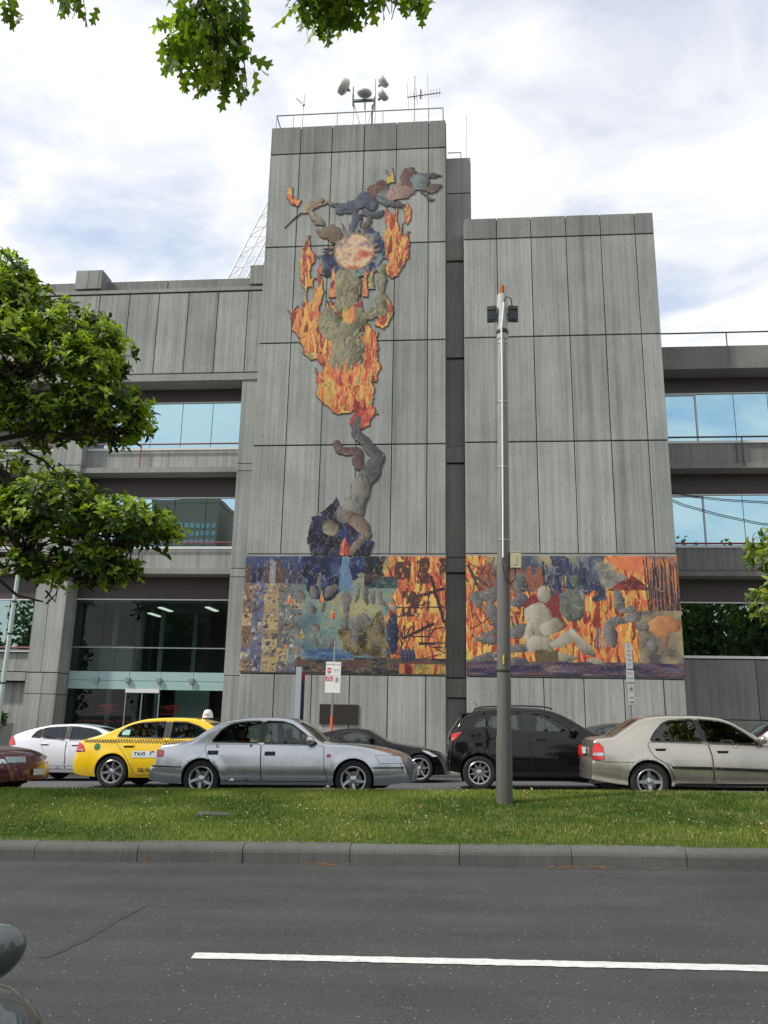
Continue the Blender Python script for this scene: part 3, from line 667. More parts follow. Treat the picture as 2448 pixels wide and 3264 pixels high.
        for a, b in ((0, 0), (0, 1), (1, 0), (1, 1)): use[q[:, 0]+a, q[:, 1]+b] = True
        nz_, nx_ = np.nonzero(use); vid[nz_, nx_] = np.arange(len(nz_))
        vx = s.x0+nx_*s.res; vz = s.z0+nz_*s.res; n = len(vx)
        front = np.stack([vx, np.full(n, y), vz], 1); back = np.stack([vx, np.full(n, y+depth), vz], 1)
        i, j = q[:, 0], q[:, 1]
        F = np.stack([vid[i, j], vid[i, j+1], vid[i+1, j+1], vid[i+1, j]], 1); cols = [C[i, j]]; faces = [F]
        Mp = np.pad(M, 1)
        for (di, dj, a, b) in ((-1, 0, (0, 0), (0, 1)), (1, 0, (1, 1), (1, 0)), (0, -1, (1, 0), (0, 0)), (0, 1, (0, 1), (1, 1))):
            k = ~Mp[i+1+di, j+1+dj]; p, r_ = vid[i[k]+a[0], j[k]+a[1]], vid[i[k]+b[0], j[k]+b[1]]
            faces.append(np.stack([r_, p, p+n, r_+n], 1)); cols.append(C[i[k], j[k]]*0.7)
        F = np.concatenate(faces); cc = np.concatenate(cols); V = np.concatenate([front, back])
        me = bpy.data.meshes.new(name); me.vertices.add(len(V)); me.vertices.foreach_set('co', V.ravel())
        me.loops.add(F.size); me.loops.foreach_set('vertex_index', F.ravel()); me.polygons.add(len(F))
        me.polygons.foreach_set('loop_start', np.arange(0, F.size, 4)); me.polygons.foreach_set('loop_total', np.full(len(F), 4)); me.update(); me.validate()
        at = me.color_attributes.new('tesserae', 'FLOAT_COLOR', 'CORNER')
        at.data.foreach_set('color', np.concatenate([np.repeat(cc, 4, 0), np.ones((F.size, 1))], 1).ravel())
        me.materials.append(MOSAIC); o = link(bpy.data.objects.new(name, me)); return tag(o, label, 'mosaic', 'mosaics on the fire station towers')
MOSAIC = principled('glass_mosaic', (0.5, 0.5, 0.5), 0.42, spec=0.4); _t = NT(MOSAIC); _a = _t.n('ShaderNodeVertexColor'); _a.layer_name = 'tesserae'
_h = _t.n('ShaderNodeHueSaturation'); _h.inputs['Saturation'].default_value = 0.92; _h.inputs['Value'].default_value = 0.80; _t.l(_a.outputs[0], _h.inputs['Color']); _t.l(_h.outputs[0], _t.b.inputs['Base Color'])
def tall_mosaic():
    c = Canvas(-7.0, -0.5, 6.90, 22.8, 0.026); fire = c.fire()
    rs = random.Random(3)
    # blue plume behind the disc
    blue = ramp_np(fbm(c.X*4, c.Z*3, 3), [(0.3, (22, 28, 58)), (0.5, (40, 52, 96)), (0.62, (62, 96, 116)), (0.75, (120, 140, 140))])
    for k in range(26):
        a = rs.uniform(-0.35, 3.6); r0 = 0.75; r1 = rs.uniform(1.05, 1.55)
        c.poly([(-3.95+r0*math.cos(a-0.13), 18.95+r0*math.sin(a-0.13)), (-3.95+r1*math.cos(a), 18.95+r1*math.sin(a)*0.95), (-3.95+r0*math.cos(a+0.13), 18.95+r0*math.sin(a+0.13))], blue, 0.5)
    c.poly([(-5.5, 18.8), (-4.7, 19.1), (-4.3, 19.9), (-3.3, 19.95), (-2.8, 19.5), (-2.9, 18.5), (-3.4, 17.8), (-4.7, 17.9), (-5.3, 18.2)], blue, 1.5)
    c.poly([(-2.8,20.34),(-2.67,20.94),(-2.53,20.58),(-2.35,20.32),(-2.26,19.82),(-2.01,19.5),(-1.85,19.86),(-1.78,19.55),(-1.78,19.06),(-1.95,18.69),(-2.0,18.33),(-2.21,17.88),(-2.48,17.75),(-2.7,17.93),(-2.63,18.35),(-2.82,18.6),(-2.81,19.34)], fire)
    c.poly([(-1.89,21.06),(-1.73,20.74),(-1.74,20.3),(-1.88,20.08),(-2.02,20.18),(-1.97,20.62)], fire, 0.3)
    c.poly([(-5.75,19.45),(-5.67,19.14),(-5.53,18.95),(-5.58,18.58),(-5.65,18.21),(-5.54,17.78),(-5.35,17.89),(-5.37,18.39),(-5.22,18.01),(-5.08,17.58),(-5.07,16.92),(-5.19,16.44),(-5.0,16.2),(-4.6,16.6),(-3.6,16.6),(-3.37,15.9),(-3.26,15.91),(-3.06,15.44),(-3.02,14.86),(-2.99,14.34),(-2.89,13.99),(-2.92,13.48),(-3.1,13.43),(-3.07,13.09),(-3.11,12.53),(-3.55,12.03),(-3.82,12.37),(-4.02,12.2),(-4.29,12.18),(-4.61,12.41),(-4.89,12.7),(-5.12,13.01),(-5.14,13.69),(-5.11,14.15),(-5.2,14.47),(-5.5,14.44),(-5.77,14.63),(-5.9,15.04),(-6.02,15.34),(-6.26,15.7),(-6.31,16.23),(-6.08,16.59),(-5.86,16.7),(-5.75,17.24),(-5.92,17.73),(-6.07,18.22),(-6.06,18.84)], fire)
    c.poly([(-2.61,17.02),(-2.4,16.54),(-2.43,16.07),(-2.56,15.78),(-2.82,15.64),(-3.07,15.79),(-2.99,16.02),(-2.67,16.19)], fire, 0.4)
    FP = [(232, 186, 74), (224, 160, 52), (230, 128, 40), (214, 96, 32), (190, 62, 28), (150, 44, 26), (200, 176, 90)]; isf = np.abs(c.C-fire).sum(-1) < 1e-9; isf &= c.M; c.tongues(isf, 150, rs, FP[1:6], 0.3, 0.8, (0.07, 0.15), grow=True); isf |= c.M & (np.abs(c.C[..., 2]) < 0.10) & (c.C[..., 0] > 0.25); c.tongues(isf, 260, rs, FP[1:6], 0.6, 1.5, (0.10, 0.22)); c.tongues(isf, 170, rs, FP[:5], 0.35, 0.9, (0.04, 0.09))
    # openings in the flames
    for cx, cz, rx, rz in ((-5.62, 17.15, 0.14, 0.34), (-5.42, 17.62, 0.10, 0.22)):
        h = ((c.X-cx)/rx)**2+((c.Z-cz)/rz)**2 < 1; c.M[h] = False
    # rising smoke masses, olive grey
    dk, lt = (70, 66, 46), (166, 160, 122)
    for e in ((-4.22, 17.45, 0.50, 0.75, 0.0), (-4.75, 16.0, 0.52, 0.55, 0.5), (-3.75, 16.05, 0.50, 0.52, -0.4), (-4.20, 15.55, 0.72, 0.50, 0.1), (-4.1, 14.9, 0.66, 0.5, 0), (-4.1, 14.4, 0.60, 0.5, 0.1), (-3.2, 16.35, 0.40, 0.26, 0.3), (-2.82, 16.75, 0.22, 0.55, 0.1), (-2.85, 17.6, 0.17, 0.48, 0.1), (-2.86, 18.1, 0.22, 0.22, 0), (-4.3, 16.75, 0.35, 0.35, 0), (-4.05, 17.0, 0.22, 0.42, 0.2)):
        c.ell(*e, dk, lt, 1.2)
    om = inpoly(c.X, c.Z, [(-5.3, 14.0), (-2.6, 14.0), (-2.5, 18.4), (-5.3, 18.4)]) & (np.abs(c.C[..., 0]-c.C[..., 1]) < 0.12) & c.M
    c.dabs(om, 220, rs, [(176, 170, 134), (150, 144, 108), (96, 90, 62), (70, 64, 44), (190, 184, 150)], (0.06, 0.22), (0.012, 0.035), 1.2)
    # flame tongues over the smoke
    for k in range(30):
        x = -4.85+k*0.054; h = rs.uniform(0.35, 1.0); z = 13.55; w = rs.uniform(0.06, 0.13)
        c.poly([(x-w, z-0.2), (x-w*0.4, z+h*0.5), (x+rs.uniform(-.06, .06), z+h), (x+w*0.5, z+h*0.4), (x+w, z-0.2)], fire, 0.2)
    for x, z, h in ((-4.75, 17.0, 1.4), (-3.5, 17.0, 1.3), (-3.25, 17.3, 1.0), (-4.2, 16.0, 0.9), (-3.95, 16.0, 0.8), (-4.05, 15.9, 0.75)):
        c.poly([(x-0.14, z), (x-0.09, z+h*0.5), (x+0.05, z+h), (x+0.10, z+h*0.4), (x+0.12, z)], fire, 0.3)
    # plain disc with a tan rim
    d = np.hypot((c.X+3.95)/0.80, (c.Z-18.95)/0.82); c.put(d < 1, np.array(srgb(150, 126, 92)))
    dc = ramp_np(fbm(c.X*2.6+3, c.Z*2.6, 3)+0.25*(c.Z-18.95)*0.6, [(0.2, (166, 66, 48)), (0.36, (206, 112, 76)), (0.46, (214, 168, 120)), (0.56, (216, 196, 164)), (0.68, (206, 160, 120)), (0.78, (140, 132, 144)), (0.9, (90, 104, 136))]); c.put(d < 0.9, dc)
    for k in range(14):
        a = -0.5+k*0.28; c.ell(-3.95+0.92*math.cos(a), 18.95+0.92*math.sin(a), 0.09, 0.06, a, (110, 92, 66), (170, 150, 112))
    # drifting cloud streaks above
    for (x, z, rx, rz, a, dkc, ltc) in ((-5.75, 21.0, 0.40, 0.24, 0.5, (120, 96, 66), (186, 164, 124)), (-5.45, 21.3, 0.20, 0.16, 0, (110, 84, 60), (170, 140, 104)), (-5.5, 20.45, 0.50, 0.14, -0.9, (104, 92, 66), (176, 164, 130)), (-5.0, 21.1, 0.6, 0.08, 0.0, (110, 92, 66), (176, 158, 124)),
        (-4.95, 19.75, 0.42, 0.36, 0.2, (92, 74, 52), (146, 122, 88)), (-4.1, 20.9, 0.65, 0.32, 0.25, (36, 44, 60), (86, 98, 116)), (-3.5, 21.15, 0.55, 0.38, 0.4, (38, 46, 64), (92, 104, 122)), (-3.0, 21.7, 0.50, 0.35, 0.5, (66, 40, 32), (130, 84, 66)), (-2.6, 21.4, 0.55, 0.34, 0.3, (60, 76, 84), (128, 144, 146)), (-2.1, 21.6, 0.62, 0.40, 0.45, (112, 84, 74), (186, 152, 138)), (-1.85, 22.15, 0.40, 0.40, 0.6, (76, 50, 40), (140, 100, 84)), (-1.35, 21.9, 0.36, 0.42, 0.3, (70, 88, 94), (142, 158, 158)), (-0.95, 22.15, 0.32, 0.12, -0.3, (52, 48, 46), (110, 100, 92)), (-0.95, 21.6, 0.42, 0.09, 0.15, (62, 54, 50), (120, 104, 94)), (-1.15, 21.25, 0.36, 0.08, -0.5, (56, 60, 62), (112, 112, 110)), (-2.4, 20.95, 0.5, 0.10, -0.3, (50, 48, 52), (104, 100, 98)), (-3.3, 20.6, 0.6, 0.12, 0.2, (40, 46, 62), (90, 98, 112)), (-4.6, 20.9, 0.4, 0.10, -0.3, (34, 42, 62), (80, 92, 112)), (-3.9, 20.3, 0.12, 0.4, 0.1, (40, 48, 70), (92, 102, 122)), (-3.5, 20.2, 0.1, 0.34, -0.3, (60, 52, 44), (120, 104, 86))):
        c.ell(x, z, rx, rz, a, dkc, ltc, 1.4)
    c.poly([(-6.78,21.95),(-6.51,21.94),(-6.52,21.45),(-6.11,21.31),(-6.27,21.06),(-6.56,21.13),(-6.78,21.53)], fire, 0.3)
    c.poly([(-2.78,22.58),(-2.62,22.2),(-2.5,22.66),(-2.41,21.98),(-2.72,21.93)], np.array(srgb(206, 170, 60)), 0.2)
    c.line(-6.75, 20.15, -6.15, 20.75, 0.035, (92, 74, 56))
    # red lick, dark smoke ribbon, navy pool at the foot
    c.poly([(-3.97,12.04),(-3.72,12.82),(-3.45,12.26),(-3.14,12.64),(-2.96,12.25),(-3.12,11.81),(-3.48,11.65),(-3.8,11.65)], ramp_np(fbm(c.X*4, c.Z*3, 3), [(0.3, (130, 24, 26)), (0.6, (200, 60, 34)), (0.75, (220, 130, 50))]))
    navy = ramp_np(fbm(c.X*3.5, c.Z*3.5, 3), [(0.3, (16, 18, 34)), (0.55, (26, 32, 66)), (0.75, (44, 56, 108))])
    c.poly([(-4.3,9.06),(-4.9,8.49),(-4.84,8.38),(-5.2,8.33),(-5.32,7.39),(-5.19,7.34),(-5.19,6.9),(-3.1,6.9),(-2.95,7.44),(-3.25,7.6),(-3.4,8.1),(-4.1,8.4)], navy, 0.4)
    c.ribbon([(-3.63,12.05),(-3.68,11.5),(-3.26,11.04),(-2.86,10.55),(-3.10,10.01),(-3.42,9.54)], [0.12, 0.17, 0.2, 0.24, 0.34, 0.38], (42, 42, 48), (112, 110, 112))
    c.ribbon([(-3.44,9.5),(-3.55,9.0),(-3.72,8.6),(-3.98,8.4)], [0.36, 0.33, 0.42, 0.36], (62, 60, 56), (160, 156, 146))
    c.ribbon([(-4.4,11.15),(-4.25,10.8),(-3.6,10.75),(-3.55,10.3)], [0.11, 0.14, 0.17, 0.2], (52, 40, 40), (128, 92, 88))
    c.ribbon([(-3.8,8.3),(-3.3,7.9),(-3.22,7.7),(-3.6,7.3),(-3.85,7.0)], [0.26, 0.20, 0.16, 0.14, 0.13], (70, 58, 46), (158, 138, 116))
    c.ribbon([(-4.55,7.95),(-4.45,7.9)], [0.25, 0.22], (84, 76, 58), (170, 158, 130))
    c.poly([(-3.99,7.6),(-3.82,7.25),(-3.82,6.9),(-4.18,6.9),(-4.16,7.25)], fire, 0.2)
    lo = (c.Z < 12) & c.M; c.dabs(lo, 160, rs, [(40, 36, 40), (90, 84, 84), (130, 122, 116), (60, 56, 60)], (0.06, 0.2), (0.012, 0.03), 1.3, 0.45); c.dabs((c.Z > 19.6) & (c.X < -0.5) & c.M & (c.C[..., 0] < 0.5), 200, rs, [(60, 66, 80), (120, 110, 100), (150, 140, 128), (50, 44, 44), (90, 100, 112)], (0.05, 0.18), (0.01, 0.028), None, 0.5)
    c.finish('mosaic_mural', 27.975, 0.024, 'tall cut-out mosaic of orange flames, disc and dark smoke climbing the tall tower')
def left_panel():
    c = Canvas(-7.52, -0.40, 2.83, 6.89, 0.024); c.M[:] = True; rs = random.Random(5)
    u = (c.X+7.52)/7.12; v = (c.Z-2.83)/4.06
    c.C[:] = ramp_np(fbm(c.X*1.8, c.Z*1.8, 4)*0.5+0.5*np.clip(1-np.hypot((u-0.52)*1.6, v-0.55)*1.4, 0, 1), [(0.2, (50, 56, 84)), (0.4, (86, 112, 122)), (0.55, (120, 146, 136)), (0.7, (160, 158, 112)), (0.9, (196, 184, 130))])
    X = lambda a: -7.52+7.12*a
    Zz = lambda b: 2.83+4.06*b
    def rect(a0, b0, a1, b1, col): m = (u > a0) & (u < a1) & (v > b0) & (v < b1); c.C[m] = np.array(srgb(*col))
    # columns of tan, blue and brown cells with small blocks
    cells = [((0.0, 0.048), (134, 104, 74)), ((0.048, 0.105), (110, 118, 158)), ((0.105, 0.18), (172, 152, 106)), ((0.18, 0.235), (120, 128, 124)), ((0.235, 0.30), (112, 130, 130))]
    for (a0, a1), col in cells:
        b = 0.0
        while b < 0.86:
            h = rs.uniform(0.07, 0.13); k = rs.uniform(0.8, 1.1); base = [min(255, q*k) for q in (col if rs.random() < 0.85 else rs.choice([(176, 150, 104), (104, 116, 140)]))]
            rect(a0, b, a1, b+h, base)
            for _ in range(9):
                x = rs.uniform(a0+0.004, a1-0.008); y = rs.uniform(b+0.01, b+h*0.85); pc_ = rs.choice([(66, 58, 60), (156, 146, 122), (96, 84, 74), (74, 84, 112), (150, 106, 72)])
                if rs.random() < 0.5: c.ell(X(x), Zz(y), rs.uniform(0.03, 0.10), rs.uniform(0.03, 0.08), 0, pc_, [min(255, q_*1.35) for q_ in pc_], 0.2)
                else: c.line(X(x), Zz(y), X(x)+rs.uniform(-0.12, 0.12), Zz(y)+rs.uniform(-0.10, 0.10), rs.uniform(0.012, 0.03), pc_)
            b += h
    # dark town skyline along the top
    m = v > 0.80; c.C[m & (u < 0.34)] = np.array(srgb(60, 74, 110))
    x = 0.0
    while x < 0.36:
        w = rs.uniform(0.008, 0.03); t = rs.uniform(0.86, 0.99); rect(x, 0.76, x+w, t, rs.choice([(40, 40, 66), (70, 64, 76), (150, 150, 156), (90, 70, 70), (48, 52, 96), (190, 188, 180)])); x += w*rs.uniform(0.8, 1.5)
    # deep blue pool under the smoke, glowing teal below
    nv = ramp_np(fbm(c.X*3, c.Z*3, 3), [(0.3, (18, 20, 40)), (0.6, (34, 42, 88)), (0.8, (60, 84, 130))])
    c.poly([(X(0.30), 6.95), (X(0.66), 6.95), (X(0.62), Zz(0.86)), (X(0.52), Zz(0.80)), (X(0.47), Zz(0.62)), (X(0.33), Zz(0.66)), (X(0.28), Zz(0.84))], nv, 1.2)
    c.poly([(X(0.485), 6.9), (X(0.515), 6.9), (X(0.55), Zz(0.7)), (X(0.47), Zz(0.7))], np.array(srgb(96, 130, 160)), 0.4)
    # fire to the right
    fire = c.fire(1.1); edge = 0.74+0.06*(fbm(c.X*1.2, c.Z*2.2, 3)-0.5)*2-0.06*(v > 0.82); m = (u > edge) & (v > 0.10); c.C[m] = fire[m]
    m = (v > 0.72) & (u > 0.60) & (u < edge); c.C[m] = ramp_np(fbm(c.X*2.5, c.Z*2.5, 3), [(0.3, (30, 36, 38)), (0.6, (60, 84, 84)), (0.8, (130, 130, 90))])[m]
    FP = [(232, 186, 74), (224, 160, 52), (230, 128, 40), (214, 96, 32), (190, 62, 28), (150, 44, 26), (200, 176, 90)]; fm_ = (u > edge) & (v > 0.06); c.tongues(fm_, 260, rs, FP[:6], 0.4, 1.1, (0.06, 0.15))
    for (a0, b0, a1, b1) in ((0.75, 0.80, 0.83, 0.95), (0.86, 0.76, 0.92, 0.99), (0.79, 0.48, 0.87, 0.70), (0.96, 0.84, 1.0, 0.99), (0.60, 0.78, 0.63, 0.86), (0.64, 0.78, 0.69, 0.84)):
        m = (u > a0) & (u < a1) & (v > b0) & (v < b1) & (fbm(c.X*9, c.Z*5, 2) > 0.38); c.C[m] = np.array(srgb(84, 54, 46))
    for k in range(34):
        a = rs.uniform(0.74, 1.0); b = rs.uniform(0.12, 0.6); L = rs.uniform(0.05, 0.16); t = rs.choice([0, 1.57, 1.5, 0.3, 2.6, 1.2]); c.line(X(a), Zz(b), X(a)+L*6*math.cos(t), Zz(b)+L*5*math.sin(t), 0.022, rs.choice([(96, 52, 40), (70, 46, 46), (60, 44, 50), (130, 70, 44)]))
    for (a0, b0, a1, b1) in ((0.93, 0.82, 0.99, 0.44), (0.88, 0.66, 0.99, 0.72), (0.80, 0.30, 0.94, 0.42)): c.line(X(a0), Zz(b0), X(a1), Zz(b1), 0.055, (64, 42, 42))
    # ground bands
    m = (v < 0.13) & (u > 0.27); c.C[m] = ramp_np(fbm(c.X*1.5, c.Z*9, 3), [(0.3, (48, 44, 52)), (0.5, (92, 84, 66)), (0.65, (110, 60, 46)), (0.8, (60, 64, 84))])[m]
    m = (v > 0.11) & (v < 0.20) & (u > 0.30) & (u < 0.56); c.C[m] = ramp_np(fbm(c.X*2, c.Z*8, 3), [(0.3, (52, 84, 130)), (0.6, (80, 120, 150)), (0.8, (180, 156, 110))])[m]
    m = (v < 0.08) & (u > 0.78); c.C[m] = fire[m]*0.7
    # olive mound, standing grey strokes, one tall dark blue stroke
    ol = ramp_np(fbm(c.X*4, c.Z*4, 3), [(0.3, (58, 52, 34)), (0.55, (104, 94, 56)), (0.75, (140, 122, 80))])
    c.poly([(X(0.47), Zz(0.34)), (X(0.50), Zz(0.42)), (X(0.56), Zz(0.36)), (X(0.64), Zz(0.46)), (X(0.69), Zz(0.52)), (X(0.72), Zz(0.30)), (X(0.71), Zz(0.12)), (X(0.62), Zz(0.15)), (X(0.56), Zz(0.14)), (X(0.50), Zz(0.22))], ol, 0.7)
    for (a, b, rx, rz, t) in ((0.515, 0.60, 0.15, 0.42, 0.1), (0.52, 0.44, 0.13, 0.34, -0.05), (0.57, 0.68, 0.10, 0.36, -0.2), (0.62, 0.66, 0.10, 0.36, 0.15), (0.655, 0.66, 0.09, 0.32, -0.1), (0.69, 0.64, 0.09, 0.30, 0.15), (0.575, 0.42, 0.14, 0.34, -0.35), (0.62, 0.46, 0.12, 0.24, 0.4), (0.56, 0.30, 0.12, 0.30, 0.1), (0.385, 0.76, 0.11, 0.36, 0.1), (0.35, 0.70, 0.15, 0.2, 0.3), (0.44, 0.70, 0.20, 0.2, -0.2), (0.28, 0.66, 0.14, 0.2, 0.5), (0.34, 0.55, 0.12, 0.24, 0.3), (0.40, 0.56, 0.10, 0.24, -0.3), (0.25, 0.42, 0.10, 0.30, -0.2), (0.37, 0.38, 0.12, 0.2, 0.8), (0.37, 0.28, 0.10, 0.24, 0.2), (0.44, 0.26, 0.10, 0.22, -0.2), (0.19, 0.40, 0.08, 0.3, 0.1)):
        c.ell(X(a), Zz(b), rx, rz, t, (62, 58, 62), (148, 138, 130), 1.0)
    c.ell(X(0.745), Zz(0.34), 0.20, 0.72, 0.02, (24, 28, 48), (56, 66, 100), 0.5); c.ell(X(0.745), Zz(0.56), 0.13, 0.12, 0, (90, 84, 70), (190, 184, 170), 0.5)
    for k in range(4): c.ell(X(0.79+0.018*k), Zz(0.16), 0.07, 0.22, 0.1, (26, 28, 46), (84, 86, 110), 0.5)
    for (a, b) in ((0.30, 0.33), (0.445, 0.50), (0.235, 0.62), (0.395, 0.65)): c.poly([(X(a)-0.12, Zz(b)-0.18), (X(a), Zz(b)+0.22), (X(a)+0.12, Zz(b)-0.18)], fire, 0.4)
    mid = (u > 0.18) & (u < 0.76); c.dabs(mid, 380, rs, [(60, 66, 84), (120, 140, 136), (170, 162, 120), (90, 96, 104), (70, 60, 56), (150, 150, 140), (60, 90, 120)], (0.04, 0.16), (0.008, 0.022), None, 0.55); c.dabs(u < 0.3, 450, rs, [(40, 40, 52), (200, 190, 160), (110, 84, 60), (70, 80, 120), (150, 130, 96)], (0.03, 0.10), (0.008, 0.016), 1.57, 0.7)
    c.finish('mosaic_mural', 27.97, 0.028, 'wide mosaic panel of blue cells, teal glow and flames low on the tall tower', False)
def right_panel():
    c = Canvas(0.30, 7.47, 2.83, 6.90, 0.024); c.M[:] = True; rs = random.Random(8)
    u = (c.X-0.30)/7.17; v = (c.Z-2.83)/4.07; X = lambda a: 0.30+7.17*a
    Zz = lambda b: 2.83+4.07*b
    fire = c.fire(1.1); c.C[:] = fire; FP = [(232, 186, 74), (224, 160, 52), (230, 128, 40), (214, 96, 32), (190, 62, 28), (150, 44, 26), (200, 176, 90)]; c.tongues(v > 0.05, 520, rs, FP[:6], 0.4, 1.1, (0.06, 0.16))
    sm = ramp_np(fbm(c.X*1.6, c.Z*1.6, 4), [(0.3, (72, 80, 104)), (0.5, (120, 124, 120)), (0.65, (160, 146, 110)), (0.8, (176, 158, 110))])
    m = (v > 0.72+0.1*(fbm(c.X*1.5, c.Z, 2)-0.5)) & (u > 0.10) & (u < 0.66); c.C[m] = sm[m]
    for k in range(7): a = 0.06+k*0.045; c.poly([(X(a), Zz(0.72)), (X(a), Zz(rs.uniform(0.84, 0.98))), (X(a+0.02), Zz(rs.uniform(0.9, 1.0))), (X(a+0.04), Zz(0.8)), (X(a+0.04), Zz(0.70))], np.array(srgb(150, 84, 50)), 0.3)
    m = (u > 0.40) & (u < 0.66) & (v > 0.62) & (fbm(c.X*2, c.Z*2, 3) > 0.42); c.C[m] = ramp_np(fbm(c.X*4, c.Z*3, 3), [(0.3, (52, 58, 84)), (0.6, (92, 100, 120)), (0.8, (150, 150, 140))])[m]
    for k in range(26):
        a = rs.uniform(0.36, 0.62); c.line(X(a), Zz(rs.uniform(0.66, 0.74)), X(a+rs.uniform(-0.02, 0.02)), Zz(rs.uniform(0.8, 0.97)), 0.02, (44, 44, 70))
    for k in range(12): a = rs.uniform(0.37, 0.62); b = rs.uniform(0.72, 0.9); c.line(X(a), Zz(b), X(a+0.05), Zz(b+rs.uniform(-0.03, 0.05)), 0.016, (44, 44, 70))
    c.line(X(0.445), Zz(0.7), X(0.45), Zz(0.97), 0.07, (48, 50, 84)); c.line(X(0.485), Zz(0.7), X(0.487), Zz(0.97), 0.06, (50, 60, 100))
    # pale plume and red hill
    c.poly([(X(0.63), Zz(0.95)), (X(0.69), Zz(0.96)), (X(0.72), Zz(0.86)), (X(0.78), Zz(0.80)), (X(0.68), Zz(0.70)), (X(0.64), Zz(0.74))], ramp_np(fbm(c.X*3, c.Z*3, 3), [(0.3, (110, 112, 110)), (0.7, (176, 168, 140))]), 0.8)
    c.poly([(X(0.66), 6.95), (X(0.88), 6.95), (X(0.86), Zz(0.84)), (X(0.78), Zz(0.86)), (X(0.72), Zz(0.90))], ramp_np(fbm(c.X*3, c.Z*3, 3), [(0.3, (200, 70, 34)), (0.7, (226, 120, 50))]), 0.8)
    c.poly([(X(0.66), Zz(0.70)), (X(0.74), Zz(0.78)), (X(0.785), Zz(0.835)), (X(0.83), Zz(0.79)), (X(0.87), Zz(0.72))], ramp_np(fbm(c.X*4, c.Z*4, 3), [(0.3, (96, 34, 36)), (0.6, (160, 50, 40)), (0.8, (70, 44, 50))]), 0.4)
    # bare trunks at the right edge
    m = (u > 0.86) & (v > 0.52); g = ramp_np(fbm(c.X*3, c.Z*3, 3), [(0.3, (110, 100, 104)), (0.5, (170, 110, 70)), (0.7, (206, 120, 56))]); c.C[m] = g[m]
    for k in range(19): a = 0.855+k*0.0078; c.line(X(a), Zz(0.54), X(a+rs.uniform(-0.012, 0.012)), Zz(rs.uniform(0.9, 1.0)), 0.022, rs.choice([(70, 50, 48), (96, 60, 48), (60, 56, 66)]))
    # grey valley with ochre cloud ball
    m = (u > 0.80) & (v < 0.54); c.C[m] = ramp_np(fbm(c.X*2, c.Z*3, 4), [(0.3, (88, 80, 82)), (0.5, (130, 118, 96)), (0.7, (160, 146, 104))])[m]
    c.ell(X(0.925), Zz(0.42), 0.50, 0.34, 0, (150, 76, 44), (212, 150, 84), 1.5, False); c.ell(X(0.93), Zz(0.30), 0.12, 0.3, 0, (110, 78, 64), (176, 130, 90), 1.0, False)
    # ground bands
    m = v < 0.12+0.03*(fbm(c.X*2, c.Z, 2)-0.5); c.C[m] = ramp_np(fbm(c.X*1.6, c.Z*8, 4), [(0.28, (50, 44, 72)), (0.45, (70, 62, 92)), (0.58, (110, 76, 70)), (0.7, (84, 92, 120)), (0.85, (150, 110, 70))])[m]
    # beams and grey strokes at the left
    for k in range(30): a = rs.uniform(0.0, 0.24); b = rs.uniform(0.2, 0.9); t = rs.uniform(0.3, 2.8); L = rs.uniform(0.3, 0.9); c.line(X(a), Zz(b), X(a)+L*math.cos(t), Zz(b)+L*math.sin(t)*0.8, 0.022, rs.choice([(70, 52, 60), (96, 60, 50), (60, 56, 66)]))
    c.line(X(0.01), Zz(0.92), X(0.08), Zz(0.66), 0.05, (92, 58, 62)); c.line(X(0.03), Zz(0.84), X(0.14), Zz(0.70), 0.045, (84, 64, 66))
    for (a, b, rx, rz, t) in ((0.06, 0.64, 0.2, 0.3, 0.5), (0.12, 0.66, 0.28, 0.3, -0.3), (0.13, 0.50, 0.16, 0.5, 0.1), (0.12, 0.34, 0.40, 0.16, 0.2), (0.10, 0.27, 0.5, 0.12, -0.1), (0.25, 0.76, 0.22, 0.36, 0.2), (0.25, 0.62, 0.34, 0.22, 0.1), (0.24, 0.36, 0.4, 0.22, 0.3), (0.10, 0.13, 0.6, 0.13, 0.15), (0.22, 0.12, 0.5, 0.12, -0.2), (0.25, 0.22, 0.4, 0.16, 0.2)):
        c.ell(X(a), Zz(b), rx, rz, t, (58, 56, 64), (140, 138, 134), 1.2)
    c.poly([(X(0.28), Zz(0.5)), (X(0.30), Zz(0.66)), (X(0.44), Zz(0.7)), (X(0.46), Zz(0.42)), (X(0.42), Zz(0.36))], np.array(srgb(132, 40, 36)), 1.0)
    # grey-green upright mass and the pale rounded boulders in the middle
    for (a, b, rx, rz, t) in ((0.505, 0.58, 0.36, 0.62, 0.0), (0.475, 0.56, 0.22, 0.36, 0.3), (0.525, 0.56, 0.2, 0.5, -0.1), (0.52, 0.80, 0.2, 0.2, 0)): c.ell(X(a), Zz(b), rx, rz, t, (60, 66, 60), (126, 130, 116), 1.0)
    for (a, b, rx, rz, t) in ((0.365, 0.68, 0.26, 0.30, 0.2), (0.345, 0.45, 0.44, 0.62, 0.05), (0.30, 0.32, 0.18, 0.6, 0.05), (0.40, 0.40, 0.42, 0.22, 0.6), (0.345, 0.24, 0.52, 0.34, 0), (0.45, 0.30, 0.55, 0.22, 0.5), (0.43, 0.16, 0.62, 0.17, -0.1), (0.54, 0.26, 0.62, 0.16, -0.85), (0.60, 0.12, 0.36, 0.09, -0.1)):
        c.ell(X(a), Zz(b), rx, rz, t, (104, 98, 78), (204, 198, 176), 0.9)
    c.C[(u > 0.32) & (u < 0.43) & (v > 0.11) & (v < 0.21)] = np.array(srgb(104, 88, 58))
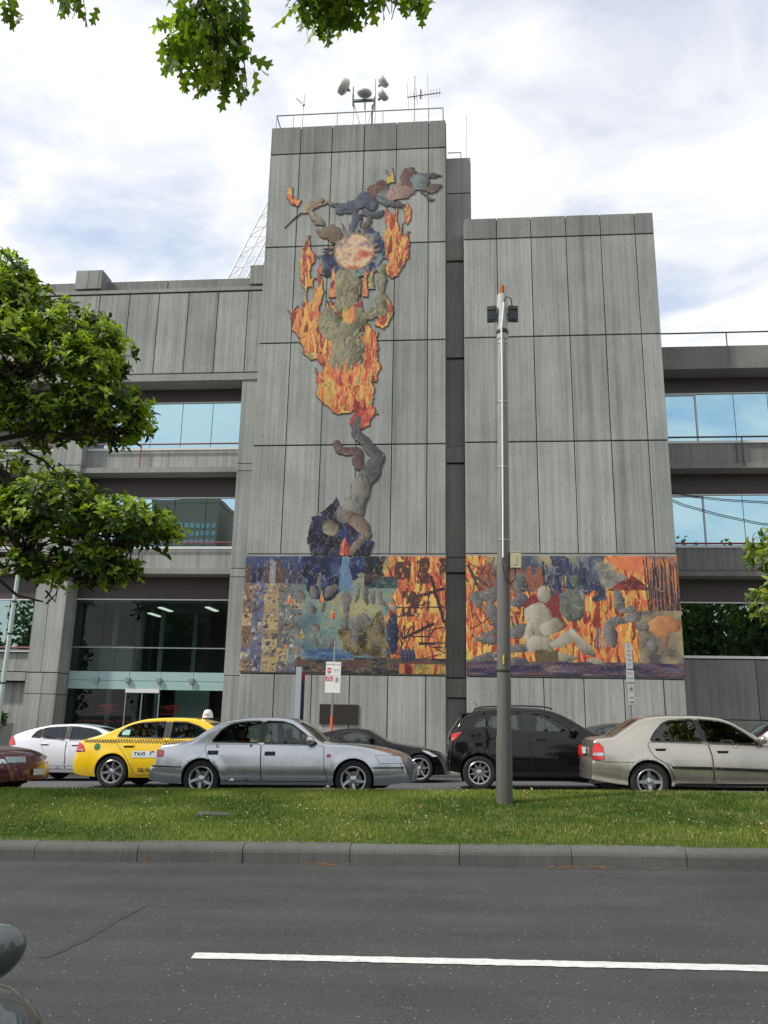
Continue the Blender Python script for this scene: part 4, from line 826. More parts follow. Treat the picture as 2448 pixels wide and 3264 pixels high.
    for (a, b, rx, rz, t) in ((0.72, 0.62, 0.16, 0.36, 0.2), (0.71, 0.45, 0.34, 0.2, 0.3), (0.78, 0.50, 0.30, 0.16, 0.3), (0.76, 0.56, 0.3, 0.1, 0.2), (0.82, 0.42, 0.28, 0.18, -0.2), (0.86, 0.24, 0.22, 0.3, 0.1), (0.68, 0.34, 0.2, 0.44, 0.2)): c.ell(X(a), Zz(b), rx, rz, t, (64, 62, 68), (150, 146, 138), 1.0)
    for k in range(5):
        c.line(X(0.605+0.012*k), Zz(0.24), X(0.61+0.012*k), Zz(0.40), 0.014, (150, 146, 150)); c.line(X(0.60), Zz(0.25+0.033*k), X(0.67), Zz(0.25+0.033*k), 0.012, (130, 128, 140))
    gm = np.abs(c.C[..., 0]-c.C[..., 2]) < 0.10; c.dabs(gm & (v > 0.1), 300, rs, [(60, 58, 64), (150, 146, 136), (186, 180, 160), (90, 88, 92), (120, 116, 104), (70, 62, 56)], (0.05, 0.18), (0.008, 0.022), None, 0.5)
    c.finish('mosaic_mural', 27.97, 0.028, 'wide mosaic panel of pale boulders among flames and a red hill on the broad tower', False)
tall_mosaic(); left_panel(); right_panel()

# ------------------------------------------------------------------ cars
def pchip(pts):
    x = np.array([p[0] for p in pts], float); y = np.array([p[1] for p in pts], float); h = np.diff(x); d = np.diff(y)/h; m = np.zeros(len(x))
    for i in range(1, len(x)-1):
        if d[i-1]*d[i] > 0:
            w1, w2 = 2*h[i]+h[i-1], h[i]+2*h[i-1]; m[i] = (w1+w2)/(w1/d[i-1]+w2/d[i])
    m[0], m[-1] = d[0], d[-1]
    def f(q):
        q = min(max(q, x[0]), x[-1]); i = min(max(int(np.searchsorted(x, q)-1), 0), len(h)-1); t = (q-x[i])/h[i]
        return ((1+2*t)*(1-t)**2)*y[i]+t*(1-t)**2*h[i]*m[i]+t*t*(3-2*t)*y[i+1]+t*t*(t-1)*h[i]*m[i+1]
    return f
def pip(p, poly):
    r = False; n = len(poly); x, z = p
    for i in range(n):
        x0, z0 = poly[i]; x1, z1 = poly[(i+1) % n]
        if (z0 > z) != (z1 > z) and x < (x1-x0)*(z-z0)/(z1-z0)+x0: r = not r
    return r
def densify(poly, d=0.05, closed=True):
    o = []; n = len(poly)
    for i in range(n if closed else n-1):
        a, b = poly[i], poly[(i+1) % n]; k = max(1, int(math.hypot(b[0]-a[0], b[1]-a[1])/d))
        for j in range(k): o.append((a[0]+(b[0]-a[0])*j/k, a[1]+(b[1]-a[1])*j/k))
    if not closed: o.append(poly[-1])
    return o
def roundpoly(poly, r=0.03, n=4):
    """round the corners of a polygon"""
    o = []; m = len(poly)
    for i in range(m):
        p0, p, p1 = Vector(poly[i-1]), Vector(poly[i]), Vector(poly[(i+1) % m])
        a = (p0-p); b = (p1-p); q = min(r, a.length*0.45, b.length*0.45)
        s = p+a.normalized()*q; e = p+b.normalized()*q
        for k in range(n+1):
            t = k/n; o.append(tuple(s*(1-t)**2+p*2*t*(1-t)+e*t*t))
    return o
def inset(poly, d):
    """offset a polygon inwards by d (outwards when negative)"""
    n = len(poly); area = sum(poly[i][0]*poly[(i+1) % n][1]-poly[(i+1) % n][0]*poly[i][1] for i in range(n)); sg = 1 if area > 0 else -1; o = []
    for i in range(n):
        a, b, c = Vector(poly[i-1]), Vector(poly[i]), Vector(poly[(i+1) % n])
        e1 = (b-a); e2 = (c-b)
        if e1.length < 1e-6 or e2.length < 1e-6: o.append(tuple(b)); continue
        e1.normalize(); e2.normalize(); n1 = Vector((-e1.y, e1.x)); n2 = Vector((-e2.y, e2.x)); nn = (n1+n2)
        if nn.length < 1e-6: nn = n1
        nn.normalize(); k = d/max(0.4, nn.dot(n1)); o.append(tuple(b+nn*k*sg))
    return o
def cdt_fill(polys_keep, holes, pts, eps=1e-5):
    """triangulate the region inside polys_keep and outside holes; returns verts(2d), tris"""
    V = []; E = []
    for poly in polys_keep+holes:
        n0 = len(V); V += [Vector(p) for p in poly]; E += [(n0+i, n0+(i+1) % len(poly)) for i in range(len(poly))]
    V += [Vector(p) for p in pts]
    r = delaunay_2d_cdt(V, E, [], 0, eps); v = r[0]; T = []
    for f in r[2]:
        c = ((v[f[0]].x+v[f[1]].x+v[f[2]].x)/3, (v[f[0]].y+v[f[1]].y+v[f[2]].y)/3)
        if any(pip(c, p) for p in polys_keep) and not any(pip(c, h) for h in holes): T.append(tuple(f))
    return [(p.x, p.y) for p in v], T
def paint(name, col, rough=0.35, metal=0.0, coat=1.0):
    if name in MATS: return MATS[name]
    m = principled(name, col, rough, metal, coat=coat); t = NT(m); g = t.mapped((1, 1, 1), 'obj')
    dust = t.noise(g, 3.0, 4, 0.6); t.l(t.ramp(dust, [(0.3, (rough*0.85,)*3), (0.7, (min(1, rough*1.25),)*3)]), t.b.inputs['Roughness'])
    return m
LENS_R = principled('red_lens', srgb(196, 26, 24), 0.15, coat=1.0); LENS_A = principled('amber_lens', srgb(226, 110, 30), 0.15, coat=1.0)
LENS_C = principled('clear_lens', srgb(190, 196, 200), 0.12, 0.4, coat=1.0); PLASTIC = principled('black_trim_plastic', srgb(30, 30, 31), 0.5)
ALLOY = principled('alloy_rim', srgb(186, 188, 192), 0.28, 0.85); DARKALLOY = principled('dark_alloy_rim', srgb(120, 122, 126), 0.3, 0.85)
CABIN = principled('cabin_trim', srgb(58, 57, 56), 0.85); SEATM = principled('seat_cloth', srgb(96, 95, 92), 0.9); WELL = principled('wheel_well_black', srgb(14, 14, 14), 0.9)
def wheel_meshes(r, rim_r, width, style, rimmat):
    """tyre, rim and hub meshes; axis along y, outer face towards -y"""
    w = width/2
    ty = MB().lathe([(rim_r-0.01, -w*0.86), (rim_r+0.015, -w*0.98), ((r+rim_r)/2, -w*1.04), (r*0.955, -w*0.96), (r*0.99, -w*0.8), (r, -w*0.5), (r, w*0.5), (r*0.99, w*0.8), (r*0.95, w*0.97), ((r+rim_r)/2, w), (rim_r-0.01, w*0.86)], 40, 'y')
    ri = MB().lathe([(rim_r+0.004, -w*0.92), (rim_r-0.004, -w*0.97), (rim_r-0.022, -w*0.93), (rim_r-0.03, -w*0.7), (rim_r-0.035, w*0.8)], 40, 'y')
    yo = -w*0.80; n = style['n']; sw = style.get('w', 0.05); tw = style.get('twist', 0.0); tip = style.get('tip', 1.0)
    for k in range(n):
        for off in (style.get('pair') and (-style['pair'], style['pair']) or (0,)):
            a = 2*math.pi*k/n+style.get('phase', math.pi/2); R0, R1 = 0.035, rim_r-0.015; rows = []
            for t in np.linspace(0, 1, 5):
                rr = R0+(R1-R0)*t; aa = a+tw*t+off*t/ max(rr, 0.05)*rim_r*(1 if off else 0); hw = sw*(1+(tip-1)*t)*0.5
                c = Vector((rr*math.cos(aa), yo+0.018*(1-t)-0.004, rr*math.sin(aa))); tn = Vector((-math.sin(aa), 0, math.cos(aa)))
                rows.append([c-tn*hw+Vector((0, 0.022, 0)), c-tn*hw*0.72, c+tn*hw*0.72, c+tn*hw+Vector((0, 0.022, 0))])
            v = [p for row in rows for p in row]; f = [(i*4+j, i*4+j+1, (i+1)*4+j+1, (i+1)*4+j) for i in range(4) for j in range(3)]
            ri.add(v, f)
    ri.lathe([(0.0, yo-0.008), (0.028, yo-0.006), (0.062, yo+0.008), (0.066, yo+0.04)], 20, 'y')
    hub = MB().lathe([(0.0, -w*0.25), (rim_r*0.62, -w*0.25), (rim_r*0.64, -w*0.1), (rim_r*0.66, w*0.2)], 24, 'y')
    for k in range(5): a = 2*math.pi*k/5; hub.lathe([(0.0, yo-0.006), (0.009, yo-0.006), (0.01, yo+0.03)], 6, 'y', (0.05*math.cos(a), 0, 0.05*math.sin(a)))
    return ty, ri, hub
def seat_mesh():
    m = MB()
    def pad(c, s, rx):
        R = Matrix.Rotation(rx, 3, 'Y'); v = []; nx = 5
        for z in (-1, -0.8, 0.8, 1):
            for a in np.linspace(0, 2*math.pi, 13)[:-1]:
                k = 1.0 if abs(z) < 0.9 else 0.8
                q = Vector((s[0]*math.copysign(abs(math.cos(a))**0.5, math.cos(a))*k, s[1]*math.copysign(abs(math.sin(a))**0.5, math.sin(a))*k, s[2]*z)); v.append(R@q+Vector(c))
        f = [(j*12+i, j*12+(i+1) % 12, (j+1)*12+(i+1) % 12, (j+1)*12+i) for j in range(3) for i in range(12)]+[tuple(range(11, -1, -1)), tuple(range(36, 48))]
        m.add(v, f)
    pad((0.22, 0, 0.10), (0.27, 0.24, 0.09), 0); pad((-0.10, 0, 0.42), (0.08, 0.24, 0.32), rad(-14)); pad((-0.21, 0, 0.83), (0.055, 0.13, 0.09), rad(-8))
    return m
class Car:
    def __init__(s, name, label, loc, spec):
        s.sp = spec; L = spec['L']; s.L = L; W = spec['W']
        s.root = empty(name, loc, label, spec.get('cat', 'car'), spec.get('group', 'cars on the far carriageway'))
        s.root.rotation_euler = (rad(-2.0) if False else math.atan(-0.035), -math.atan(GR), 0)
        bf, br = spec.get('bow', (0.13, 0.09))
        def fix(p):
            x, z = p
            if x > L-1.2: x -= bf*((x-(L-1.2))/1.2)
            if x < 1.0: x += br*(1-x/1.0)
            return (x, z)
        s.fix = fix; top = [fix(p) for p in spec['top']]; s.top = pchip(top); s.bot = pchip([fix(p) for p in spec['bot']]); s.belt = pchip(spec['belt'])
        s.x0, s.x1 = top[0][0], top[-1][0]; s.bf, s.br = bf, br; s.crown = spec.get('crown', 0.025); s.rc = spec.get('rc', 0.06); s.tum = spec.get('tum', 0.40)
        s.paint = spec['paint']; s.knots = [p[0] for p in top]; s.sheets = []
        s.body(); s.extras()
    def bow(s, x):
        xm = (s.x0+s.x1)/2; k = abs(x-xm)/((s.x1-s.x0)/2); k = min(1, max(0, (k-0.15)/0.85)); k = k*k*(3-2*k)
        return s.bf*k if x > xm else -s.br*k
    def hw(s, x):
        W = s.sp['W']/2; er, ef = s.sp.get('taper', (0.13, 0.17)); a, b = s.x0+0.85, s.x1-1.0
        return W*(1-er*max(0, (a-x)/0.85)**2.2-ef*max(0, (x-b)/1.0)**2.2)
    def y(s, x, z):
        zb = s.bot(x); zl = s.belt(x); u = (z-zb)/max(0.05, zl-zb); h = s.hw(x)
        if u <= 1: f = 1-0.085*max(0, (0.45-u)/0.45)**2-0.075*max(0, (u-0.45)/0.55)**2
        else: f = 0.925
        y = h*f
        if u > 1: y -= s.tum*(z-zl)+0.0*(z-zl)
        cz = s.sp.get('crease')
        if cz: y += 0.010*math.exp(-((z-cz)/0.035)**2)
        for (wx, wr) in s.sp['wheels']:
            d = math.hypot(x-wx, z-wr); ra = s.sp['arch']; y += 0.016*math.exp(-((d-ra-0.02)/0.05)**2)
        return y
    def zc(s, x): return s.top(x)-s.crown-s.rc
    def glasscols(s): return 8
    def body(s):
        sp = s.sp; ws = sp['ws']; rg = sp['rg']
        st = set(np.round(np.arange(s.x0, s.x1, 0.055), 4).tolist())|set(np.round(s.knots, 4).tolist())|{round(s.x1, 4)}|{round(v, 4) for v in ws}|{round(v, 4) for v in rg}
        st = sorted(st); keep = [st[0]]
        must = {round(v, 4) for v in (*ws, *rg, s.x1)}|set(np.round(s.knots, 4).tolist())
        for x in st[1:]:
            if x-keep[-1] > 0.018 or x in must:
                if x-keep[-1] < 0.006: continue
                keep.append(x)
        st = keep
        up = [(x, max(s.zc(x), s.bot(x)+0.02)) for x in st]; dn = [(x, s.bot(x)) for x in st]
        outline = dn+[(x, z) for x, z in reversed(up)]
        holes = []
        for (wx, wr) in sp['wheels']:
            holes.append([(wx+sp['arch']*math.cos(a), wr+sp['arch']*math.sin(a)) for a in np.linspace(0, 2*math.pi, 49)[:-1]])
        s.arch_holes = list(holes); wins = {k: roundpoly(p, 0.035) for k, p in sp['windows'].items()}; s.wins = wins
        for p in wins.values(): holes.append(densify(p, 0.06))
        pts = []
        for x in np.arange(s.x0+0.04, s.x1-0.02, 0.06):
            a, b = s.bot(x), s.zc(x); n = max(1, int((b-a)/0.05))
            for k in range(1, n): pts.append((x+0.001*(k % 2), a+(b-a)*k/n))
        V2, T = cdt_fill([outline], holes, pts)
        used = sorted({i for t in T for i in t}); mp = {i: k for k, i in enumerate(used)}
        V = []; F = []; MI = []
        for sg in (-1, 1):
            n0 = len(V)
            for i in used: x, z = V2[i]; V.append((x, sg*s.y(x, z), z))
            for t in T:
                q = tuple(n0+mp[i] for i in t); F.append(q if sg < 0 else q[::-1])
        # corner arc and top
        NA, NTP = 5, s.glasscols(); glass = {'windscreen': ([], []), 'rear_window': ([], [])}
        n0 = len(V); rows = []
        for x, z0 in up:
            ys = s.y(x, z0); r = min(s.rc, ys*0.6); cr = s.crown; b = s.bow(x); row = []
            half = [(x, ys-r+r*math.cos(a), z0+(s.rc if s.zc(x) >= z0-1e-6 else max(0.01, s.top(x)-cr-z0))*math.sin(a)) for a in np.linspace(0, math.pi/2, NA+1)]
            zt = half[-1][2]; yt = ys-r
            mid = [(x+b*(1-(1-t)**2), yt*(1-t), zt+cr*(1-(1-t)**2)) for t in np.linspace(0, 1, NTP+1)[1:]]
            h = half+mid
            row = [(p[0], -p[1], p[2]) for p in h]+[(p[0], p[1], p[2]) for p in reversed(h[:-1])]
            rows.append(row)
        m = len(rows[0])
        for row in rows: V += row
        pil = NA+1
        for i in range(len(rows)-1):
            xa, xb = up[i][0], up[i+1][0]
            for j in range(m-1):
                q = (n0+i*m+j, n0+i*m+j+1, n0+(i+1)*m+j+1, n0+(i+1)*m+j)
                inglass = None
                if pil <= j < m-1-pil:
                    if xa >= ws[0]-1e-4 and xb <= ws[1]+1e-4: inglass = 'windscreen'
                    if xa >= rg[0]-1e-4 and xb <= rg[1]+1e-4: inglass = 'rear_window'
                if inglass:
                    gv, gf = glass[inglass]; k = len(gv); gv += [V[t] for t in q]; gf.append((k, k+1, k+2, k+3))
                else: F.append(q)
        # end caps down to the bottom edge
        for i, xs in ((0, st[0]), (len(rows)-1, st[-1])):
            hw = s.y(xs, dn[i][1]); b = s.bow(xs); base = len(V); row = rows[i]
            low = [(p[0], p[1], dn[i][1]) for p in row]
            V += low
            for j in range(m-1): F.append((n0+i*m+j, n0+i*m+j+1, base+j+1, base+j))
        me = bpy.data.meshes.new('body'); me.from_pydata(V, [], F); me.materials.append(s.paint)
        bm = bmesh.new(); bm.from_mesh(me); bmesh.ops.remove_doubles(bm, verts=bm.verts, dist=0.0015); bmesh.ops.recalc_face_normals(bm, faces=bm.faces); bm.to_mesh(me); bm.free()
        me.polygons.foreach_set('use_smooth', [True]*len(me.polygons)); me.set_sharp_from_angle(angle=rad(38))
        o = link(bpy.data.objects.new('body', me)); o.parent = s.root; s.bodyo = o
        for k, (gv, gf) in glass.items():
            if not gf: continue
            g = mesh_obj(k, gv, gf, sp.get('glass', CARGLASS), s.root); b2 = bmesh.new(); b2.from_mesh(g.data); bmesh.ops.remove_doubles(b2, verts=b2.verts, dist=0.001); bmesh.ops.recalc_face_normals(b2, faces=b2.faces)
            b2.to_mesh(g.data); b2.free(); g.data.polygons.foreach_set('use_smooth', [True]*len(g.data.polygons))
    def patch(s, name, poly, off, mat, parent=None, sides=(-1, 1), d=0.05, holes=()):
        """thin skin following the car's side, poly in (x, z)"""
        P = densify(poly, d); xs = [p[0] for p in P]; zs = [p[1] for p in P]; pts = []
        for x in np.arange(min(xs)+d, max(xs), d):
            for z in np.arange(min(zs)+d, max(zs), d):
                if pip((x, z), P): pts.append((x, z))
        V2, T = cdt_fill([P], [densify(h, d) for h in holes], pts); out = []
        for sg in sides:
            o = mesh_obj(name, [(x, sg*(s.y(x, z)+off), z) for x, z in V2], [t if sg < 0 else t[::-1] for t in T], mat, parent or s.root, smooth=True); out.append(o)
        return out
    def ring(s, name, poly, w, off, mat, sides=(-1, 1), parent=None): return s.patch(name, poly, off, mat, parent, sides, 0.05, [inset(poly, w)])
    def side_box(s, name, x0, x1, z0, z1, th, mat, parent=None, sides=(-1,), rnd=0.3):
        """rounded little block standing off the side (handles, badges)"""
        for sg in sides:
            n = 8; m = MB(); v = []
            prof = roundpoly([(x0, z0), (x1, z0), (x1, z1), (x0, z1)], min(x1-x0, z1-z0)*rnd, 3)
            k = len(prof)
            v = [(x, sg*(s.y(x, z)-0.005), z) for x, z in prof]+[(x, sg*(s.y(x, z)+th*0.8), z) for x, z in prof]+[(a, sg*(s.y(a, b)+th), b) for a, b in inset(prof, min(x1-x0, z1-z0)*0.18)]
            f = [(i, (i+1) % k, k+(i+1) % k, k+i) for i in range(k)]+[(k+i, k+(i+1) % k, 2*k+(i+1) % k, 2*k+i) for i in range(k)]+[tuple(range(2*k, 3*k))]
            m.add(v, f).build(name, mat, parent or s.root, smooth=True)
    def extras(s):
        sp = s.sp; R = s.root; W = sp['W']; gl = sp.get('side_glass', sp.get('glass', CARGLASS))
        for k, p in s.wins.items():
            s.patch('side_window', inset(p, -0.004), -0.014, gl, d=0.08)
            s.ring('window_trim', inset(p, -0.018), 0.024, 0.003, PLASTIC)
        if sp.get('pillar'):
            for p in sp['pillar']: s.patch('door_pillar', p, 0.0025, BLACKP)
        for d in sp.get('doors', []):
            rp = roundpoly(d['poly'], 0.05); s.ring('door_seam', inset(rp, -0.004), 0.014, 0.0045, BLACKM)
            drs = s.patch('door', inset(rp, 0.005), 0.0085, s.paint, d=0.06)
            if 'handle' in d:
                x0, x1, z0, z1 = d['handle']
                if sp.get('handle_style') == 'flap': s.side_box('handle', x0, x1, z0, z1, 0.013, BLACKP, drs[0], rnd=0.25)
                else:
                    s.side_box('handle_recess', x0+0.01, x1-0.01, z0, z1-0.02, 0.0105, BLACKP, drs[0]); s.side_box('handle', x0, x1, (z0+z1)/2, z1, 0.036, sp.get('handle_mat', s.paint), drs[0])
        for b in sp.get('strips', []):
            s.patch(b.get('name', 'side_moulding'), b['poly'], b.get('off', 0.012)+0.004, b['mat'])
        for b in sp.get('lamps', []):
            o = s.patch(b['name'], roundpoly(b['poly'], 0.02), 0.008, b['mat']);
            s.ring('lamp_seal', inset(roundpoly(b['poly'], 0.02), -0.006), 0.010, 0.006, PLASTIC)
            for q in b.get('inner', []): s.patch('lens_segment', roundpoly(q[0], 0.012), 0.0105, q[1], None)
        # wheel wells, wheels
        seg = 20
        for (wx, wr) in sp['wheels']:
            for sg in (-1, 1):
                m = MB(); ra = sp['arch']; v = []; f = []
                for a in np.linspace(-0.5, math.pi+0.5, seg+1):
                    x, z = wx+ra*math.cos(a), wr+ra*math.sin(a); yy = s.y(x, max(z, s.bot(x))); v += [(x, sg*(yy-0.003), z), (x, sg*(yy-0.33), z)]
                f = [(2*i, 2*i+2, 2*i+3, 2*i+1) for i in range(seg)]
                c = len(v); v.append((wx, sg*(s.hw(wx)-0.33), wr)); f += [(2*i+1, 2*i+3, c) for i in range(seg)]
                mesh_obj('wheel_well', v, f, WELL, R)
        ty, ri, hu = wheel_meshes(sp['wheels'][0][1], sp['rim'], sp.get('tyre_w', 0.21), sp['style'], sp.get('rimmat', ALLOY)); first = None
        for (wx, wr) in sp['wheels']:
            for sg in (-1, 1):
                yy = sg*(W/2-sp.get('tyre_w', 0.21)/2-0.025)
                if first is None:
                    h = hu.build('wheel', DARKALLOY, R, smooth=True); t = ty.build('tyre', RUBBER, h, smooth=True, sharp=50); r = ri.build('rim', sp.get('rimmat', ALLOY), h, smooth=True); first = (h, t, r)
                else:
                    h = share('wheel', first[0].data, R); t = share('tyre', first[1].data, h); r = share('rim', first[2].data, h)
                h.location = (wx, yy, wr); h.rotation_euler = (0, random.uniform(0, 1.2) if sp.get('spin', True) else 0, math.pi if sg > 0 else 0)
        # cabin: lining, seats, dashboard, steering wheel
        xa, xb = sp['cabin']; hb = W/2-0.16; zf = 0.30; zbl = s.belt((xa+xb)/2)-0.05
        lin = MB(); lin.add([(xa, -hb, zf), (xb, -hb, zf), (xb, hb, zf), (xa, hb, zf), (xa, -hb, zbl), (xb, -hb, zbl), (xb, hb, zbl), (xa, hb, zbl)], [(0, 1, 2, 3), (0, 1, 5, 4), (3, 2, 6, 7), (0, 3, 7, 4), (1, 2, 6, 5)])
        lin.add([(xa, -hb, zbl), (xa, hb, zbl), (xa-0.55, hb*0.85, zbl+0.02), (xa-0.55, -hb*0.85, zbl+0.02)], [(0, 1, 2, 3)])
        lin.build('cabin_lining', CABIN, R)
        MB().box(xb-0.45, xb+0.15, -hb, hb, zbl-0.25, zbl-0.01).build('dashboard', CABIN, R)
        sm = None
        for sx in ((xa+0.42, zf+0.02), (xa+0.42+sp.get('pitch', 0.88), zf+0.02)):
            for sy in (-0.36, 0.36):
                if sm is None: sm = seat_mesh().build('seat', SEATM, R, smooth=True); o = sm
                else: o = share('seat', sm.data, R)
                o.location = (sx[0], sy, sx[1]); k = sp.get('seat_scale', 0.93); o.scale = (k, k, k)
        st = MB(); ring = [(0.17*math.cos(a), 0, 0.17*math.sin(a)) for a in np.linspace(0, 2*math.pi, 19)]; st.tube([Vector((p[2]*0.35, p[0], p[2]*0.94)) for p in ring], 0.015, 6, caps=False); st.build('steering_wheel', PLASTIC, R).location = (xb-0.58, 0.36, zbl-0.02)
        # underbody and mirrors
        MB().box(s.x0+0.35, s.x1-0.4, -W/2+0.22, W/2-0.22, 0.17, 0.31).build('underbody', WELL, R)
        if 'mirror' in sp:
            x, z, k = sp['mirror']
            for sg in (-1, 1):
                m = MB(); yb = s.y(x, z); m.ellipsoid((x, sg*(yb+0.12), z+0.01), (0.075*k, 0.105, 0.072*k), 14, 10); m.tube([(x+0.03, sg*(yb-0.02), z-0.05), (x+0.02, sg*(yb+0.06), z-0.02)], 0.028, 8)
                m.build('door_mirror', sp.get('mirror_mat', s.paint), R, smooth=True, sharp=60)
        for q in sp.get('plates', []):
            p = MB().box(-0.005, 0.005, -0.19, 0.19, -0.055, 0.055).build('number_plate', principled('plate_white', srgb(196, 198, 196), 0.5), R); p.location = q
        if 'wiper' in sp: pass
def rect(x0, x1, z0, z1): return [(x0, z0), (x1, z0), (x1, z1), (x0, z1)]
def car_loc(x, y_near, w): return (x, y_near+w/2, grade(x)+far_z(y_near+w/2))
SILV = paint('silver_paint', srgb(192, 195, 198), 0.24, 0.8); CHAMP = paint('champagne_paint', srgb(186, 180, 168), 0.24, 0.75); BLK = paint('black_paint', srgb(5, 5, 6), 0.5, coat=0.8); BLK.node_tree.nodes['Principled BSDF'].inputs['Specular IOR Level'].default_value = 0.1; YEL = paint('taxi_yellow_paint', srgb(238, 196, 16), 0.35)
WHT = paint('white_pearl_paint', srgb(214, 216, 222), 0.3, 0.1); MAR = paint('maroon_paint', srgb(84, 28, 30), 0.3, 0.25); DGR = paint('dark_green_grey_paint', srgb(46, 52, 54), 0.3, 0.3)
# --- silver sedan
silver = dict(L=4.78, W=1.76, paint=SILV, cat='car', glass=CARGLASS, handle_style='flap',
  top=[(0.0,.36),(0.025,.54),(.09,.575),(.135,.62),(.165,.84),(.22,.905),(.48,.935),(.78,.985),(1.19,1.22),(1.38,1.295),(1.6,1.34),(1.9,1.37),(2.28,1.375),(2.55,1.355),(2.69,1.30),(2.93,1.125),(3.18,.945),(3.35,.925),(3.62,.915),(3.99,.87),(4.33,.80),(4.52,.745),(4.65,.675),(4.72,.58),(4.76,.48),(4.78,.36)],
  bot=[(0,.30),(.3,.25),(1.0,.23),(3.4,.22),(4.3,.22),(4.78,.27)], belt=[(0,.86),(1.2,.915),(2.1,.905),(3.15,.885),(4.78,.75)],
  wheels=[(1.07,.315),(3.73,.315)], arch=.352, rim=.215, style=dict(n=5, w=.075, tip=.75, twist=.25), ws=(2.72,3.16), rg=(.82,1.36), cabin=(1.25,3.0), mirror=(2.98,.955,1.0),
  windows=dict(rear=[(1.22,.945),(1.36,1.13),(1.5,1.225),(1.66,1.27),(2.06,1.285),(2.06,.925)], front=[(2.15,1.285),(2.45,1.275),(2.62,1.225),(2.82,1.09),(2.94,1.0),(3.09,.90),(2.15,.92)]),
  pillar=[rect(2.075,2.135,.925,1.285)],
  doors=[dict(poly=[(1.12,.90),(1.12,.79),(1.22,.62),(1.38,.46),(1.43,.29),(2.13,.285),(2.10,.895)], handle=(1.17,1.36,.72,.79)), dict(poly=[(2.135,.285),(3.29,.285),(3.23,.50),(3.21,.865),(2.115,.892)], handle=(2.18,2.37,.705,.775))],
  strips=[dict(poly=rect(1.46,2.12,.475,.515), mat=SILV, off=.014), dict(poly=rect(2.15,3.22,.478,.518), mat=SILV, off=.014), dict(name='sill_trim', poly=rect(1.46,3.34,.235,.272), mat=SILV, off=.012), dict(name='bumper_strip', poly=[(.16,.545),(.72,.525),(.72,.505),(.16,.52)], mat=PLASTIC, off=.006), dict(name='bumper_strip', poly=[(4.07,.52),(4.60,.52),(4.60,.495),(4.07,.495)], mat=PLASTIC, off=.006)],
  lamps=[dict(name='headlight', poly=[(4.10,.70),(4.22,.715),(4.53,.70),(4.575,.585),(4.19,.585)], mat=LENS_C), dict(name='tail_light', poly=[(.235,.69),(.36,.69),(.36,.79),(.235,.80)], mat=LENS_R), dict(name='side_repeater', poly=rect(3.27,3.335,.685,.725), mat=LENS_R)],
  plates=[(.0,0,.62),(4.80,0,.42)])
Car('silver_sedan', 'silver four door sedan with five spoke wheels in the middle of the near lane', car_loc(-5.5, 14.35, 1.76), silver)
# --- champagne sedan
champ = dict(L=4.32, W=1.71, paint=CHAMP, glass=CARGLASS_D, side_glass=CARGLASS_D,
  bow=(.13,.03), top=[(0.10,.40),(.115,.58),(.13,.67),(.16,.70),(.175,.98),(.22,1.015),(.46,1.035),(.72,1.17),(1.0,1.325),(1.16,1.36),(1.43,1.38),(1.76,1.38),(2.24,1.345),(2.43,1.285),(2.65,1.15),(2.90,1.00),(3.10,.955),(3.5,.92),(3.9,.83),(4.15,.72),(4.25,.58),(4.32,.36)],
  bot=[(0,.36),(.35,.30),(.7,.26),(3.2,.235),(4.32,.27)], belt=[(0,.96),(1.1,.94),(2.0,.91),(2.9,.88),(4.32,.78)], crown=.03,
  wheels=[(1.03,.31),(3.64,.31)], arch=.345, rim=.20, style=dict(n=4, w=.085, tip=.55), spin=False, ws=(2.46,2.88), rg=(.50,.98), cabin=(1.1,2.75), mirror=(2.84,.955,1.0),
  windows=dict(rear=[(1.10,.955),(1.20,1.09),(1.33,1.215),(1.44,1.265),(1.84,1.285),(1.92,.935)], front=[(1.92,1.285),(2.22,1.27),(2.42,1.20),(2.62,1.06),(2.76,.95),(2.80,.895),(2.0,.93)]),
  pillar=[[(1.85,1.285),(1.912,1.285),(1.99,.935),(1.93,.935)]],
  doors=[dict(poly=[(1.04,.925),(1.07,.80),(1.13,.70),(1.30,.60),(1.40,.44),(1.43,.29),(2.03,.285),(2.03,.73),(1.99,.905)], handle=(1.15,1.33,.79,.86)), dict(poly=[(2.045,.285),(3.12,.285),(3.10,.5),(3.0,.86),(2.005,.90),(2.045,.73)], handle=(2.12,2.31,.755,.825))],
  strips=[dict(poly=[(1.40,.515),(2.02,.50),(2.02,.545),(1.38,.558)], mat=PLASTIC, off=.014), dict(poly=[(2.055,.498),(3.05,.46),(3.05,.505),(2.055,.543)], mat=PLASTIC, off=.014), dict(name='bumper_seam', poly=[(.12,.675),(.33,.628),(.80,.618),(.80,.61),(.33,.62),(.12,.667)], mat=PLASTIC, off=.003), dict(name='sill_trim', poly=rect(1.42,3.25,.245,.28), mat=PLASTIC, off=.004)],
  lamps=[dict(name='tail_light', poly=[(.155,.655),(.335,.655),(.335,.855),(.28,.915),(.20,.905),(.165,.84)], mat=LENS_R, inner=[([(.165,.715),(.33,.715),(.33,.765),(.165,.765)], LENS_C)])],
  plates=[(.135,0,.80)], handle_mat=CHAMP)
champ_car = Car('champagne_sedan', 'champagne coloured sedan with dark windows at the right edge of the near lane', car_loc(2.06, 14.0, 1.71), champ)
for sy in (0.52,):
    lm_ = MB().box(-0.010, 0.010, -0.075, 0.075, -0.085, 0.085).build('tail_light', LENS_R, champ_car.root); lm_.location = (0.165, sy*1.17, 0.80); lm_.rotation_euler = (0, rad(4), rad(-14 if sy < 0 else 14))
MB().tube([(0.12, -0.5, 0.30), (0.4, -0.5, 0.31)], 0.035, 10).build('exhaust_pipe', DARKALLOY, champ_car.root, smooth=True)
